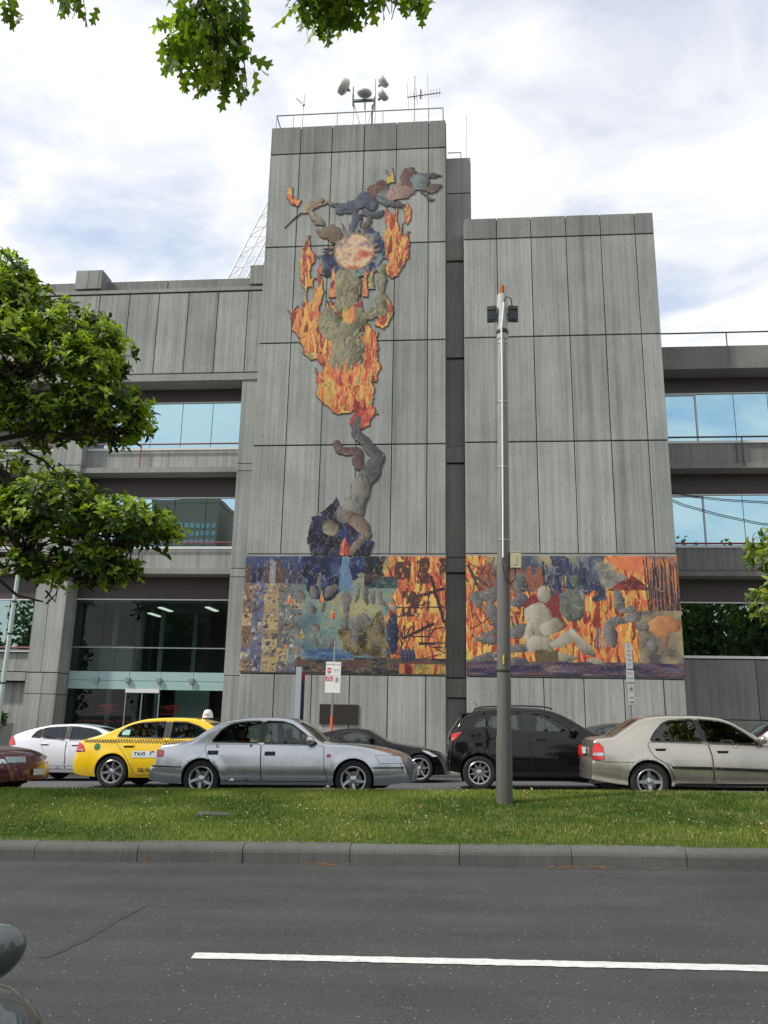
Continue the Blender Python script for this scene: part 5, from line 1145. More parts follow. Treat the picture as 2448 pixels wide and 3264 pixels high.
# --- black SUV
suv = dict(L=4.30, W=1.77, paint=BLK, glass=CARGLASS, cat='car',
  top=[(0.0,.45),(.012,.62),(.03,.74),(.05,.97),(.07,1.12),(.16,1.23),(.44,1.52),(.62,1.555),(.83,1.60),(1.11,1.62),(1.57,1.625),(1.99,1.615),(2.26,1.56),(2.48,1.47),(2.75,1.31),(3.06,1.13),(3.3,1.08),(3.7,1.03),(4.0,.93),(4.2,.78),(4.27,.6),(4.30,.42)],
  bot=[(0,.36),(.3,.32),(.9,.25),(3.2,.24),(4.3,.30)], belt=[(0,1.22),(.6,1.20),(1.6,1.15),(2.65,1.09),(4.3,.95)], tum=.36, crease=.93, crown=.03,
  wheels=[(.69,.335),(3.36,.335)], arch=.385, rim=.225, style=dict(n=10, w=.028, tip=.9), ws=(2.28,3.0), rg=(.10,.43), cabin=(.75,2.75), mirror=(2.62,1.13,1.25), pitch=.85, seat_scale=1.05,
  windows=dict(quarter=[(.62,1.235),(.71,1.355),(.84,1.435),(.93,1.46),(.88,1.225)], rear=[(.93,1.22),(.98,1.46),(1.07,1.495),(1.60,1.515),(1.64,1.16)], front=[(1.76,1.515),(2.02,1.495),(2.24,1.42),(2.46,1.28),(2.61,1.13),(1.78,1.15)]),
  pillar=[[(1.655,1.16),(1.615,1.515),(1.745,1.515),(1.765,1.15)]],
  doors=[dict(poly=[(.90,1.18),(.94,1.02),(1.06,.82),(1.12,.36),(1.74,.35),(1.72,.9),(1.70,1.12)], handle=(1.02,1.22,.98,1.045)), dict(poly=[(1.755,.35),(2.92,.35),(2.90,.7),(2.78,1.05),(1.72,1.115),(1.735,.9)], handle=(1.86,2.06,.945,1.01))],
  strips=[dict(name='sill_trim', poly=rect(1.10,2.95,.27,.35), mat=PLASTIC, off=.012)],
  lamps=[dict(name='tail_light', poly=[(.13,.95),(.155,1.10),(.36,1.14),(.25,1.02)], mat=LENS_R, inner=[([(.14,.965),(.215,1.0),(.185,1.03),(.15,1.02)], LENS_A)])], plates=[(-.01,0,.85)])
suv_car = Car('black_suv', 'black compact sport utility car behind the light pole with a lit red tail lamp', car_loc(-.25, 17.25, 1.77), suv)
for sg in (-1, 1): MB().tube([(.62, sg*.60, 1.60), (.8, sg*.60, 1.645), (1.6, sg*.60, 1.665), (2.1, sg*.59, 1.64), (2.25, sg*.585, 1.59)], 0.016, 8).build('roof_rail', PLASTIC, suv_car.root, smooth=True)
MB().tube([(.78, 0, 1.62), (.62, 0, 1.78)], .006, 5).build('roof_aerial', PLASTIC, suv_car.root)
MB().box(.28, .52, -.55, .55, 1.50, 1.53).build('roof_spoiler', BLK, suv_car.root)
# --- taxi
taxi = dict(L=4.95, W=1.86, paint=YEL, glass=CARGLASS,
  top=[(0.0,.42),(.02,.60),(.06,.72),(.10,.92),(.17,1.0),(.38,1.05),(.77,1.15),(1.03,1.25),(1.35,1.38),(1.68,1.445),(2.10,1.465),(2.60,1.45),(2.93,1.36),(3.2,1.22),(3.5,1.07),(3.62,1.03),(4.0,.99),(4.5,.88),(4.8,.74),(4.9,.58),(4.95,.40)],
  bot=[(0,.30),(.3,.25),(1.0,.22),(3.6,.21),(4.95,.26)], belt=[(0,.98),(1.0,1.03),(2.1,.995),(3.2,.965),(4.95,.84)],
  wheels=[(1.0,.335),(3.83,.335)], arch=.375, rim=.235, style=dict(n=7, w=.05, tip=1.2), ws=(2.95,3.48), rg=(.80,1.33), cabin=(1.1,3.3), mirror=(3.2,1.03,1.0),
  windows=dict(rear=[(1.05,1.05),(1.10,1.15),(1.25,1.27),(1.44,1.33),(2.06,1.355),(2.06,1.02)], front=[(2.20,1.355),(2.53,1.34),(2.78,1.265),(3.0,1.15),(3.16,1.04),(2.20,1.015)]), pillar=[rect(2.075,2.185,1.02,1.355)],
  doors=[dict(poly=[(1.03,1.0),(1.10,.86),(1.22,.74),(1.36,.56),(1.50,.27),(2.15,.265),(2.13,.985)], handle=(1.22,1.45,.82,.89)), dict(poly=[(2.165,.265),(3.35,.265),(3.33,.6),(3.25,.93),(2.145,.98)], handle=(2.25,2.48,.80,.87))],
  strips=[dict(name='door_sign', poly=rect(1.43,2.10,.62,.755), mat=principled('sign_white', srgb(205, 214, 216), 0.5), off=.0115)],
  lamps=[dict(name='tail_light', poly=[(.15,.74),(.19,.925),(.30,.875),(.37,.75)], mat=LENS_R, inner=[([(.18,.765),(.33,.765),(.325,.785),(.18,.785)], LENS_C)])], plates=[(-.01,0,.70)])
taxi_car = Car('taxi', 'yellow taxi with checker stripe and white roof sign behind the silver sedan', car_loc(-8.28, 17.3, 1.86), taxi)
T = taxi_car
for r_ in range(2):       # checker band below the windows
    mbk = MB()
    for i in range(58):
        x = .30+i*.06+(.03 if r_ else 0); z = 1.0-.034*r_-.016*(x-.3)/1.0
        if x > 3.25: continue
        q = [(x, z-.034), (x+.03, z-.034), (x+.03, z), (x, z)]
        mbk.add([(a, -(T.y(a, b)+.0115), b) for a, b in q], [(0, 1, 2, 3)])
    mbk.build('checker_stripe', principled('checker_black', srgb(40, 34, 22), .5), T.root)
for body, x, z, sz in (('TAXI', 1.60, .688, .11), ('C 2', 1.93, .688, .16), ('SILVER TOP', 1.62, .37, .13)):
    al = 'CENTER' if body != 'SILVER TOP' else 'LEFT'
    lettering(body, sz, BLACKP, T.root, (x if al == 'CENTER' else 1.57, -(T.y(x, z)+.0165), z), (math.pi/2, 0, 0), bold=.002, align=al)
T.patch('badge', [(.64+.07*math.cos(a), .84+.07*math.sin(a)) for a in np.linspace(0, 2*math.pi, 21)[:-1]], .005, principled('green_badge', srgb(24, 110, 84), .4), None, (-1,))
rs_ = MB(); rs_.add(*(lambda p: ([(a, b, c) for c, k in ((0, 1), (.08, .95), (.15, .72), (.18, .4)) for a, b in [(.11*k*math.cos(t)*1.0, .18*k*math.sin(t)) for t in np.linspace(0, 2*math.pi, 17)[:-1]]], [(j*16+i, j*16+(i+1) % 16, (j+1)*16+(i+1) % 16, (j+1)*16+i) for j in range(3) for i in range(16)]+[tuple(range(48, 64))]))(0))
o_ = rs_.build('roof_sign', WHITEP, T.root, smooth=True); o_.location = (2.74, 0, 1.455)
lettering('TAXI', .07, BLACKP, o_, (0, -.175, .07), (math.pi/2-.1, 0, 0))
MB().tube([(2.18, 0, 1.46), (2.18, 0, 1.66)], .008, 5).build('roof_aerial', PLASTIC, T.root); MB().box(2.54, 2.62, -.06, .06, 1.455, 1.53).build('roof_camera', PLASTIC, T.root)
T.patch('window_sticker', rect(1.13, 1.30, 1.08, 1.19), -.011, principled('sticker', srgb(150, 196, 184), .6), None, (-1,))
# --- white hatch, far lane
ins = dict(L=4.39, W=1.69, paint=WHT, glass=CARGLASS,
  top=[(0.0,.45),(.015,.72),(.03,.84),(.07,1.10),(.12,1.14),(.40,1.23),(.87,1.335),(1.26,1.395),(1.74,1.405),(2.06,1.375),(2.38,1.31),(2.75,1.18),(3.15,1.0),(3.5,.95),(3.9,.85),(4.2,.72),(4.33,.55),(4.39,.36)],
  bot=[(0,.34),(.3,.27),(1,.22),(3.3,.20),(4.39,.24)], belt=[(0,1.0),(.7,1.03),(1.7,.985),(2.6,.95),(4.39,.78)],
  wheels=[(.82,.30),(3.37,.30)], arch=.335, rim=.19, style=dict(n=7, w=.04), ws=(2.36,3.1), rg=(.14,.85), cabin=(.75,2.7), mirror=(2.62,1.02,.95),
  windows=dict(quarter=[(.70,1.06),(.80,1.19),(.94,1.265),(.97,1.05)], rear=[(1.0,1.05),(.975,1.27),(1.19,1.325),(1.58,1.34),(1.60,1.01)], front=[(1.70,1.34),(2.04,1.315),(2.28,1.255),(2.46,1.175),(2.66,1.0),(1.70,1.005)]), pillar=[rect(1.61,1.69,1.01,1.34)],
  doors=[dict(poly=[(.98,1.02),(1.0,.86),(1.12,.7),(1.20,.30),(1.68,.29),(1.65,.98)], handle=(1.0,1.2,.86,.91)), dict(poly=[(1.70,.29),(2.85,.29),(2.85,.6),(2.75,.93),(1.67,.975)], handle=(1.80,2.0,.84,.89))],
  strips=[dict(name='sill_crease', poly=rect(1.1,2.9,.385,.41), mat=WHT, off=.014)], lamps=[dict(name='tail_light', poly=[(.10,.86),(.12,1.09),(.17,1.10),(.30,.88)], mat=LENS_R)], plates=[(-.01,0,.75)])
Car('white_hatchback', 'white sloping hatchback in the far lane left of the taxi', car_loc(-11.46, 20.35, 1.69), ins)
# --- black coupe, far lane
coupe = dict(L=4.31, W=1.82, paint=BLK, glass=CARGLASS,
  top=[(0.0,.45),(.02,.68),(.06,.80),(.12,.90),(.4,.98),(.8,1.08),(1.3,1.20),(1.66,1.265),(1.98,1.275),(2.30,1.245),(2.53,1.135),(2.86,.955),(3.19,.885),(3.62,.82),(3.84,.76),(4.05,.69),(4.18,.58),(4.25,.45),(4.31,.28)],
  bot=[(0,.30),(.3,.24),(1,.18),(3.3,.17),(4.31,.18)], belt=[(0,.90),(1.4,.96),(2.4,.95),(4.31,.78)], tum=.45,
  wheels=[(.92,.325),(3.57,.325)], arch=.365, rim=.245, style=dict(n=6, w=.045, tip=.9), ws=(2.32,2.83), rg=(.45,1.25), cabin=(1.3,2.7), mirror=(2.42,1.0,1.0),
  windows=dict(front=[(1.42,.985),(1.55,1.12),(1.80,1.185),(2.08,1.17),(2.30,1.09),(2.42,.975)]), doors=[dict(poly=[(1.42,.94),(1.5,.7),(1.55,.26),(2.9,.255),(2.9,.6),(2.7,.93)], handle=(1.5,1.62,.62,.86))],
  lamps=[dict(name='headlight', poly=[(3.62,.755),(3.80,.72),(4.02,.60),(3.88,.60)], mat=LENS_C)], plates=[(4.32,0,.4)])
Car('black_coupe', 'low black two door coupe half hidden behind the silver sedan bonnet', car_loc(-4.48, 20.2, 1.82), coupe)
# --- maroon sedan at the left edge
mar = dict(silver); mar.update(paint=MAR, L=4.70, glass=CARGLASS_D, plates=[(4.72,.0,.40)], windows=silver['windows'], handle_mat=MAR,
  top=[(0.0,.36),(0.025,.54),(.09,.575),(.135,.62),(.165,.84),(.22,.905),(.48,.935),(.78,.985),(1.19,1.22),(1.38,1.295),(1.6,1.34),(1.9,1.37),(2.28,1.375),(2.55,1.355),(2.69,1.30),(2.93,1.125),(3.18,.93),(3.5,.90),(3.86,.87),(4.10,.845),(4.32,.80),(4.50,.74),(4.60,.65),(4.66,.54),(4.69,.44),(4.70,.34)],
  lamps=[dict(name='headlight', poly=[(4.02,.64),(4.45,.64),(4.50,.56),(4.06,.55)], mat=LENS_C)], strips=[dict(name='side_moulding', poly=rect(2.15,3.22,.478,.518), mat=MAR, off=.014)])
mcar = Car('maroon_sedan', 'maroon sedan whose nose enters the picture at the left edge', car_loc(-12.52, 14.35, 1.76), mar)
g_ = MB()
for k in range(4): g_.box(-.01, .02, -.32, .32, k*.035, k*.035+.015)
o_ = g_.build('grille', DARKALLOY, mcar.root); o_.location = (4.585, 0, .56); o_.rotation_euler = (0, rad(-20), 0)
for sg in (-1, 1):
    o_ = MB().box(-.02, .03, -.22, .22, -.055, .055).build('headlight', LENS_C, mcar.root); o_.location = (4.52, sg*.52, .62); o_.rotation_euler = (0, rad(-18), rad(-16*-sg))
# --- two half hidden cars further back
far1 = dict(ins); far1.update(paint=DGR); Car('dark_hatchback', 'dark hatchback roof showing between the black sport utility car and champagne sedan', car_loc(2.55, 20.4, 1.69), dict(far1, L=4.39))
far2 = dict(champ); far2.update(paint=WHT, glass=CARGLASS, side_glass=CARGLASS); Car('white_sedan', 'white sedan mostly hidden behind the champagne sedan at right', car_loc(5.55, 17.3, 1.71), far2)

# ------------------------------------------------------------------ people in the cars
def seated_person(name, label, loc, shirt, hair_col, skin=(150, 110, 88), scale=1.0):
    J = {'pel': (0, 0, .12, .15), 'wai': (-.05, 0, .30, .135), 'che': (-.10, 0, .50, .155), 'nec': (-.11, 0, .66, .06), 'hed': (-.085, 0, .76, .085), 'top': (-.09, 0, .86, .075),
         'shl': (-.10, .17, .58, .07), 'ell': (.06, .24, .36, .05), 'hal': (.32, .14, .46, .035), 'shr': (-.10, -.17, .58, .07), 'elr': (.06, -.24, .36, .05), 'har': (.32, -.14, .46, .035),
         'hil': (.05, .10, .12, .10), 'knl': (.46, .12, .20, .075), 'fol': (.62, .12, -.14, .05), 'hir': (.05, -.10, .12, .10), 'knr': (.46, -.12, .20, .075), 'for': (.62, -.12, -.14, .05)}
    E_ = ['pel-wai', 'wai-che', 'che-nec', 'nec-hed', 'hed-top', 'che-shl', 'shl-ell', 'ell-hal', 'che-shr', 'shr-elr', 'elr-har', 'pel-hil', 'hil-knl', 'knl-fol', 'pel-hir', 'hir-knr', 'knr-for']
    k = list(J); me = bpy.data.meshes.new('person'); me.from_pydata([J[a][:3] for a in k], [tuple(k.index(b) for b in e.split('-')) for e in E_], [])
    o = bpy.data.objects.new('tmp', me); COL.objects.link(o); md = o.modifiers.new('s', 'SKIN'); ss = o.modifiers.new('u', 'SUBSURF'); ss.levels = 2; ss.render_levels = 2
    for i, a in enumerate(k): me.skin_vertices[0].data[i].radius = (J[a][3], J[a][3]); me.skin_vertices[0].data[i].use_root = (a == 'pel')
    m2 = bpy.data.meshes.new_from_object(o.evaluated_get(bpy.context.evaluated_depsgraph_get())); bpy.data.objects.remove(o)
    m2.materials.clear()
    for mm in (principled('skin_%d' % skin[0], srgb(*skin), .6), principled('shirt_%d_%d' % (shirt[0], shirt[2]), srgb(*shirt), .9), principled('dark_trousers', srgb(40, 42, 52), .9)): m2.materials.append(mm)
    for p in m2.polygons:
        c = p.center; p.material_index = 0 if (c.z > .66 or (c.x > .2 and c.z > .33)) else (1 if c.z > .20 and c.x < .22 else 2); p.use_smooth = True
    b = link(bpy.data.objects.new(name, m2)); b.location = loc; b.scale = (scale,)*3; tag(b, label, 'person')
    h = MB().ellipsoid((-.105, 0, .84), (.098, .088, .075), 14, 8); h.build('hair', principled('hair_%d' % hair_col[0], srgb(*hair_col), .8), b, smooth=True)
    f = MB().ellipsoid((.0, 0, .775), (.016, .012, .02), 6, 5); f.ellipsoid((-.012, .032, .80), (.01, .012, .008), 6, 4); f.ellipsoid((-.012, -.032, .80), (.01, .012, .008), 6, 4); f.ellipsoid((-.01, 0, .735), (.01, .025, .006), 6, 4)
    f.build('face_features', principled('face_feature', srgb(96, 62, 54), .6), b, smooth=True)
    return b
def in_car(x, y, lx, ly, lz): return (x+lx, y+ly, grade(x+lx)+far_z(y)+lz)
ty_ = 17.3+.93
seated_person('person', 'passenger in a bright blue shirt on the near front seat of the yellow taxi', in_car(-8.28, ty_, 2.42, -.36, .44), (70, 150, 210), (44, 36, 30))
seated_person('person', 'passenger in dark clothes on the rear seat of the yellow taxi', in_car(-8.28, ty_, 1.55, -.30, .44), (70, 58, 50), (30, 26, 24))
seated_person('person', 'driver in dark clothes at the wheel of the black sport utility car', in_car(-.25, 17.25+.885, 1.98, .36, .56), (44, 44, 50), (28, 24, 22), scale=1.02)
seated_person('person', 'passenger in a red top on the rear seat of the silver sedan', in_car(-5.5, 14.35+.88, 1.70, -.2, .36), (176, 40, 36), (40, 30, 26), scale=.96)

# ------------------------------------------------------------------ light pole on the median
LP = (0.64, 12.0); lpz = grade(LP[0])+med_z(12.0)
pole = empty('light_pole', (LP[0], LP[1], lpz-0.05), 'weathered grey pole on the median with two black floodlights and rusty tip', 'pole'); pole.rotation_euler = (0, rad(0.75), 0)
def mat_pole():
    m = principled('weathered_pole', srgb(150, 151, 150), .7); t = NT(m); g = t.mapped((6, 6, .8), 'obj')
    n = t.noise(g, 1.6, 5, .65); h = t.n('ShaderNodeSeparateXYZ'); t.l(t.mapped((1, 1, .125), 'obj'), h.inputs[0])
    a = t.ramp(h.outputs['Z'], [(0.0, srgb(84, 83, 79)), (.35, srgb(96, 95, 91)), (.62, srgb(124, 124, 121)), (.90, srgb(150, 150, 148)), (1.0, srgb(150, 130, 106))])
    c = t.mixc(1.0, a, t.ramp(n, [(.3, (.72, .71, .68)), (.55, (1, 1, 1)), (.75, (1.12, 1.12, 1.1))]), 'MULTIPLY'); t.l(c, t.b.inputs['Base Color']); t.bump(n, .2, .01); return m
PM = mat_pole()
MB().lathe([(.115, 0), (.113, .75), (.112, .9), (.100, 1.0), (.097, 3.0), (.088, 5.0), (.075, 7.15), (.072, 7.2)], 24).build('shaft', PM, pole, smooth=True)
MB().lathe([(.083, 7.05), (.086, 7.06), (.083, 7.35), (.079, 7.83), (.03, 7.85)], 24).build('upper_sleeve', principled('pale_pole_paint', srgb(172, 173, 168), .65), pole, smooth=True)
MB().lathe([(.036, 7.82), (.036, 7.98), (.030, 8.0), (0, 8.0)], 14).build('rusty_tip', principled('rust', srgb(150, 84, 40), .9), pole, smooth=True)
for sg in (-1, 1):
    fl = MB().box(-.075, .075, -.045, .02, -.13, .13); fl.box(-.066, .066, -.06, -.0452, .06, .115)
    for k in range(5): fl.box(-.06+k*.028, -.05+k*.028, .021, .055, -.11, .11)
    fl.tube([(-sg*.05, -.03, -.16), (-sg*.05, -.03, -.10)], .014, 6); fl.tube([(-sg*.09, 0, -.02), (0, 0, -.02)], .02, 6)
    o = fl.build('floodlight', principled('floodlight_black', srgb(36, 37, 38), .45), pole); o.location = (sg*.165, -.02, 7.48); o.rotation_euler = (0, 0, rad(sg*10))
    MB().box(-.06, .06, -.052, -.0465, -.11, .045).build('lamp_glass', principled('lamp_glass_dark', srgb(20, 30, 30), .08), o)
    MB().tube([(sg*.07, -.03, 7.40), (sg*.12, -.05, 7.44), (sg*.13, -.05, 7.36)], .018, 6).build('clamp', STEEL, pole)
MB().lathe([(.092, 7.14), (.096, 7.15), (.096, 7.2), (.092, 7.21)], 20).build('collar', PLASTIC, pole, smooth=True)
MB().tube([(.02, -.092, 7.66), (0.0, -.094, 7.4), (-.02, -.105, 7.2), (-.012, -.10, 6.4), (-.01, -.112, 3.5)], .0125, 8).build('conduit', WHITEP, pole, smooth=True)
for z, r in ((6.98, .079), (5.98, .0855), (4.92, .0905), (3.78, .096), (1.86, .1035)):
    MB().lathe([(r, z-.012), (r+.004, z-.012), (r+.004, z+.012), (r, z+.012)], 24).build('strap', STEEL if z > 2 else PLASTIC, pole, smooth=True)
MB().tube([(.02, -.095, 7.66), (.05, -.12, 7.74), (.13, -.1, 7.72), (.155, -.05, 7.6)], .009, 6).build('cable', PLASTIC, pole)
bx = MB().box(0, .15, -.075, .075, 0, .22); bx.box(-.004, .154, -.08, .08, .2202, .232); bx.box(-.003, .153, -.079, .079, -.012, -.0003)
bo = bx.build('meter_box', principled('cream_box', srgb(176, 172, 140), .6), pole); bo.location = (.10, -.06, 3.36); MB().box(.03, .09, -.081, -.0755, .03, .17).build('hatch', principled('cream_box', srgb(176, 172, 140), .6), bo)
MB().tube([(-.01, -.11, 3.52), (-.02, -.12, 3.40), (.03, -.12, 3.18), (.10, -.07, 3.12), (.17, -.03, 3.2), (.18, -.02, 3.36)], .008, 6).build('cable', PLASTIC, pole)
MB().box(-.02, .0, -.115, -.1065, 1.95, 2.08).build('yellow_sticker', principled('yellow_sticker', srgb(196, 190, 60), .6), pole)

# ------------------------------------------------------------------ signs on the far footpath
def sign_plate(parent, x0, x1, z0, z1, y=-.04, mat=None): return MB().box(x0, x1, y-.002, y+.002, z0, z1).build('sign_plate', mat or WHITEP, parent)
sg1 = empty('parking_sign', (-3.66, 24.0, .0), 'white tow away zone parking sign on a leaning post with an orange foot', 'sign'); sg1.rotation_euler = (0, rad(0.9), 0)
MB().tube([(0, 0, -.2), (0, 0, 3.58)], .033, 10).build('post', STEEL, sg1, smooth=True); MB().tube([(0, 0, -.2), (0, 0, 1.45)], .037, 10).build('orange_sleeve', principled('orange_paint', srgb(214, 104, 48), .6), sg1, smooth=True)
pl = sign_plate(sg1, -.235, .21, 2.09, 2.98); ly = -.044; GREYP = principled('grey_print', srgb(120, 120, 122), .6)
lettering('TOW AWAY ZONE', .058, GREYP, pl, (-.01, ly, 2.90))
def disc(cx, cz, r, mat, y): return MB().add([(cx+r*math.cos(a), y, cz+r*math.sin(a)) for a in np.linspace(0, 2*math.pi, 25)[:-1]], [tuple(range(24))]).build('sign_symbol', mat, pl)
MB().box(-.185, -.075, ly-.001, ly, 2.66, 2.80).build('sign_symbol', REDP, pl); disc(-.13, 2.73, .046, WHITEP, ly-.003); lettering('C', .11, REDP, pl, (-.13, ly-.005, 2.73), bold=.003)
lettering('CLEARWAY', .022, GREYP, pl, (-.13, ly, 2.63)); lettering('4-6 PM', .06, GREYP, pl, (.08, ly, 2.75)); lettering('MON-FRI', .03, GREYP, pl, (.08, ly, 2.69))
MB().box(-.225, -.02, ly-.001, ly, 2.42, 2.56).build('sign_symbol', REDP, pl); lettering('BUS', .068, WHITEP, pl, (-.122, ly-.004, 2.52), bold=.003); lettering('ZONE', .06, WHITEP, pl, (-.122, ly-.004, 2.455), bold=.002)
disc(.10, 2.46, .07, BLACKP, ly-.001); disc(.10, 2.46, .058, WHITEP, ly-.003); lettering('S', .12, BLACKP, pl, (.10, ly-.005, 2.46), bold=.004)
MB().box(-.23, .205, ly-.001, ly, 2.583, 2.587).build('sign_line', GREYP, pl); lettering('<  ', .03, REDP, pl, (-.15, ly, 2.125)); lettering('>', .03, REDP, pl, (.12, ly, 2.125))
sg2 = empty('lane_sign', (4.86, 24.0, .1), 'narrow white lane sign seen edge on above the champagne sedan', 'sign'); sg2.rotation_euler = (0, rad(-1.2), rad(52))
MB().tube([(0, 0, -.3), (0, 0, 3.5)], .045, 10).build('post', STEEL, sg2, smooth=True)
for (z0, z1, w, lines) in ((2.78, 3.52, .19, [('LEFT', 3.42), ('LANE', 3.29), ('MUST', 3.16), ('TURN', 3.03), ('LEFT', 2.90)]), (2.40, 2.77, .23, [('BICYCLES', 2.66), ('EXCEPTED', 2.52)]), (1.78, 2.39, .18, [('LANE', 1.99)])):
    p2 = sign_plate(sg2, -w, w, z0, z1, -.06)
    fr = MB(); t = .012
    fr.box(-w, w, -.064, -.0622, z1-t, z1).box(-w, w, -.064, -.0622, z0, z0+t); fr.build('sign_border', BLACKP, p2)
    for s_, z in lines: lettering(s_, .105 if len(s_) < 6 else .07, GREYP, p2, (0, -.0625, z))
    if z0 < 2:
        bk = MB()
        for cx in (-.075, .075): bk.lathe([(.042, -.0628), (.055, -.0628), (.055, -.062), (.042, -.062)], 16, 'y', (cx, 0, 2.19), closed=True)
        for a, b in (((-.075, 2.19), (-.02, 2.27)), ((-.02, 2.27), (.05, 2.27)), ((.05, 2.27), (.075, 2.19)), ((-.02, 2.27), (0, 2.19)), ((0, 2.19), (.05, 2.27)), ((-.03, 2.30), (.0, 2.34)), ((.05, 2.27), (.04, 2.32))): bk.tube([(a[0], -.063, a[1]), (b[0], -.063, b[1])], .006, 4)
        bk.build('bicycle_symbol', BLACKP, p2)
        ar = MB().box(-.09, .09, -.0635, -.0625, 1.85, 1.875); ar.add([(-.13, -.0635, 1.8625), (-.07, -.0635, 1.905), (-.07, -.0635, 1.82)], [(0, 1, 2)]); ar.add([(.13, -.0635, 1.8625), (.07, -.0635, 1.905), (.07, -.0635, 1.82)], [(0, 1, 2)]); ar.build('double_arrow', BLACKP, p2)
py = empty('information_pylon', (-4.84, 25.0, .0), 'slim pale blue-grey pylon post with a dark side panel by the wall', 'pylon')
MB().box(-.08, .085, -.1, .1, -.2, 2.87).build('post', principled('pylon_grey', srgb(158, 166, 174), .5), py); MB().box(.087, .17, .0, .08, -.1, 2.70).build('side_panel', principled('pylon_dark', srgb(46, 46, 48), .4), py); MB().box(.087, .172, -.004, .084, 2.45, 2.702).build('red_cap', principled('pylon_red', srgb(150, 40, 44), .5), py)
lpl = empty('flag_pole', (-13.88, 24.2, -.2), 'pale slender pole rising into the foliage at the left edge', 'pole'); lpl.rotation_euler = (0, rad(.6), 0)
MB().lathe([(.075, 0), (.07, 2.5), (.062, 5.0), (.05, 7.5), (0, 7.52)], 12).build('shaft', principled('pale_green_pole', srgb(176, 190, 184), .5), lpl, smooth=True)
for z in (2.4, 3.9, 4.9): MB().lathe([(.074, z), (.078, z), (.078, z+.05), (.074, z+.05)], 12).build('band', PLASTIC, lpl)
cb = empty('reflected_wires', (7.55, 30.42, 9.72), 'two black cables across the office windows standing in for mirrored wires', 'cable')  # modelled cables added in place of wires reflected in the panes
for pts in ([(0, 0, .22), (1.2, 0, -.02), (2.5, 0, -.18), (4.5, 0, -.32), (8, 0, -.4)], [(0, 0, .05), (1.0, 0, -.38), (2.2, 0, -.75), (3.6, 0, -1.08), (8, 0, -1.7)]): MB().tube(pts, .016, 6).build('cable', PLASTIC, cb, smooth=True)

# ------------------------------------------------------------------ vegetation
def mat_leaf(name, tint=(1, 1, 1), trans=.42):
    m = bpy.data.materials.new(name); m.use_nodes = True; t = m.node_tree; t.nodes.clear(); N = t.nodes
    o = N.new('ShaderNodeOutputMaterial'); vc = N.new('ShaderNodeVertexColor'); vc.layer_name = 'leaf'; p = N.new('ShaderNodeBsdfPrincipled'); p.inputs['Roughness'].default_value = .48; p.inputs['Specular IOR Level'].default_value = .35
    tr = N.new('ShaderNodeBsdfTranslucent'); mx = N.new('ShaderNodeMixShader'); mx.inputs[0].default_value = trans; ml = N.new('ShaderNodeMix'); ml.data_type = 'RGBA'; ml.blend_type = 'MULTIPLY'; ml.inputs['Factor'].default_value = 1; ml.inputs['B'].default_value = (1.5, 1.55, .55, 1)
    t.links.new(vc.outputs[0], p.inputs['Base Color']); t.links.new(vc.outputs[0], ml.inputs['A']); t.links.new(ml.outputs['Result'], tr.inputs['Color'])
    t.links.new(p.outputs[0], mx.inputs[1]); t.links.new(tr.outputs[0], mx.inputs[2]); t.links.new(mx.outputs[0], o.inputs[0]); return m
LEAF = mat_leaf('broad_leaf'); GRASSM = mat_leaf('grass_blade', trans=.25); _g = [n for n in GRASSM.node_tree.nodes if n.type == 'BSDF_PRINCIPLED'][0]; _g.inputs['Roughness'].default_value = .8; _g.inputs['Specular IOR Level'].default_value = .15
BARK = principled('bark', srgb(66, 56, 46), .95); NT(BARK)
def leaf_mesh(name, P, D, N_, Ln, Wd, cols, parent, mat, droop=.25):
    """many folded leaves: P base points, D directions, N_ upper-side normals"""
    n = len(P); D = D/np.linalg.norm(D, axis=1, keepdims=True); S = np.cross(D, N_); S /= np.linalg.norm(S, axis=1, keepdims=True)+1e-9; N_ = np.cross(S, D)
    L = Ln[:, None]; W = Wd[:, None]
    b = P; c = P+D*L*.5+N_*L*.0; l = P+D*L*.45+S*W+N_*W*.45; r = P+D*L*.45-S*W+N_*W*.45; l2 = P+D*L*.78+S*W*.7+N_*(W*.3-L*droop*.4); r2 = P+D*L*.78-S*W*.7+N_*(W*.3-L*droop*.4); c2 = P+D*L*.78-N_*L*droop*.45; t = P+D*L-N_*L*droop
    V = np.stack([b, l, c, r, l2, c2, r2, t], 1).reshape(-1, 3)
    q = np.array([(0, 2, 1), (0, 3, 2), (1, 2, 4), (2, 5, 4), (2, 3, 5), (3, 6, 5), (4, 5, 7), (5, 6, 7)]); F = (q[None]+(np.arange(n)*8)[:, None, None]).reshape(-1, 3)
    return tri_mesh(name, V, F, np.repeat(cols, 24, 0), parent, mat)
def tri_mesh(name, V, F, loopcol, parent, mat, smooth=False):
    me = bpy.data.meshes.new(name); me.vertices.add(len(V)); me.vertices.foreach_set('co', V.ravel()); me.loops.add(F.size); me.loops.foreach_set('vertex_index', F.ravel()); me.polygons.add(len(F))
    me.polygons.foreach_set('loop_start', np.arange(0, F.size, 3)); me.polygons.foreach_set('loop_total', np.full(len(F), 3)); me.update(); me.validate()
    at = me.color_attributes.new('leaf', 'FLOAT_COLOR', 'CORNER'); at.data.foreach_set('color', np.concatenate([loopcol, np.ones((len(loopcol), 1))], 1).ravel())
    me.materials.append(mat); o = link(bpy.data.objects.new(name, me)); o.parent = parent; return o
def unit(v): return v/(np.linalg.norm(v, axis=-1, keepdims=True)+1e-9)
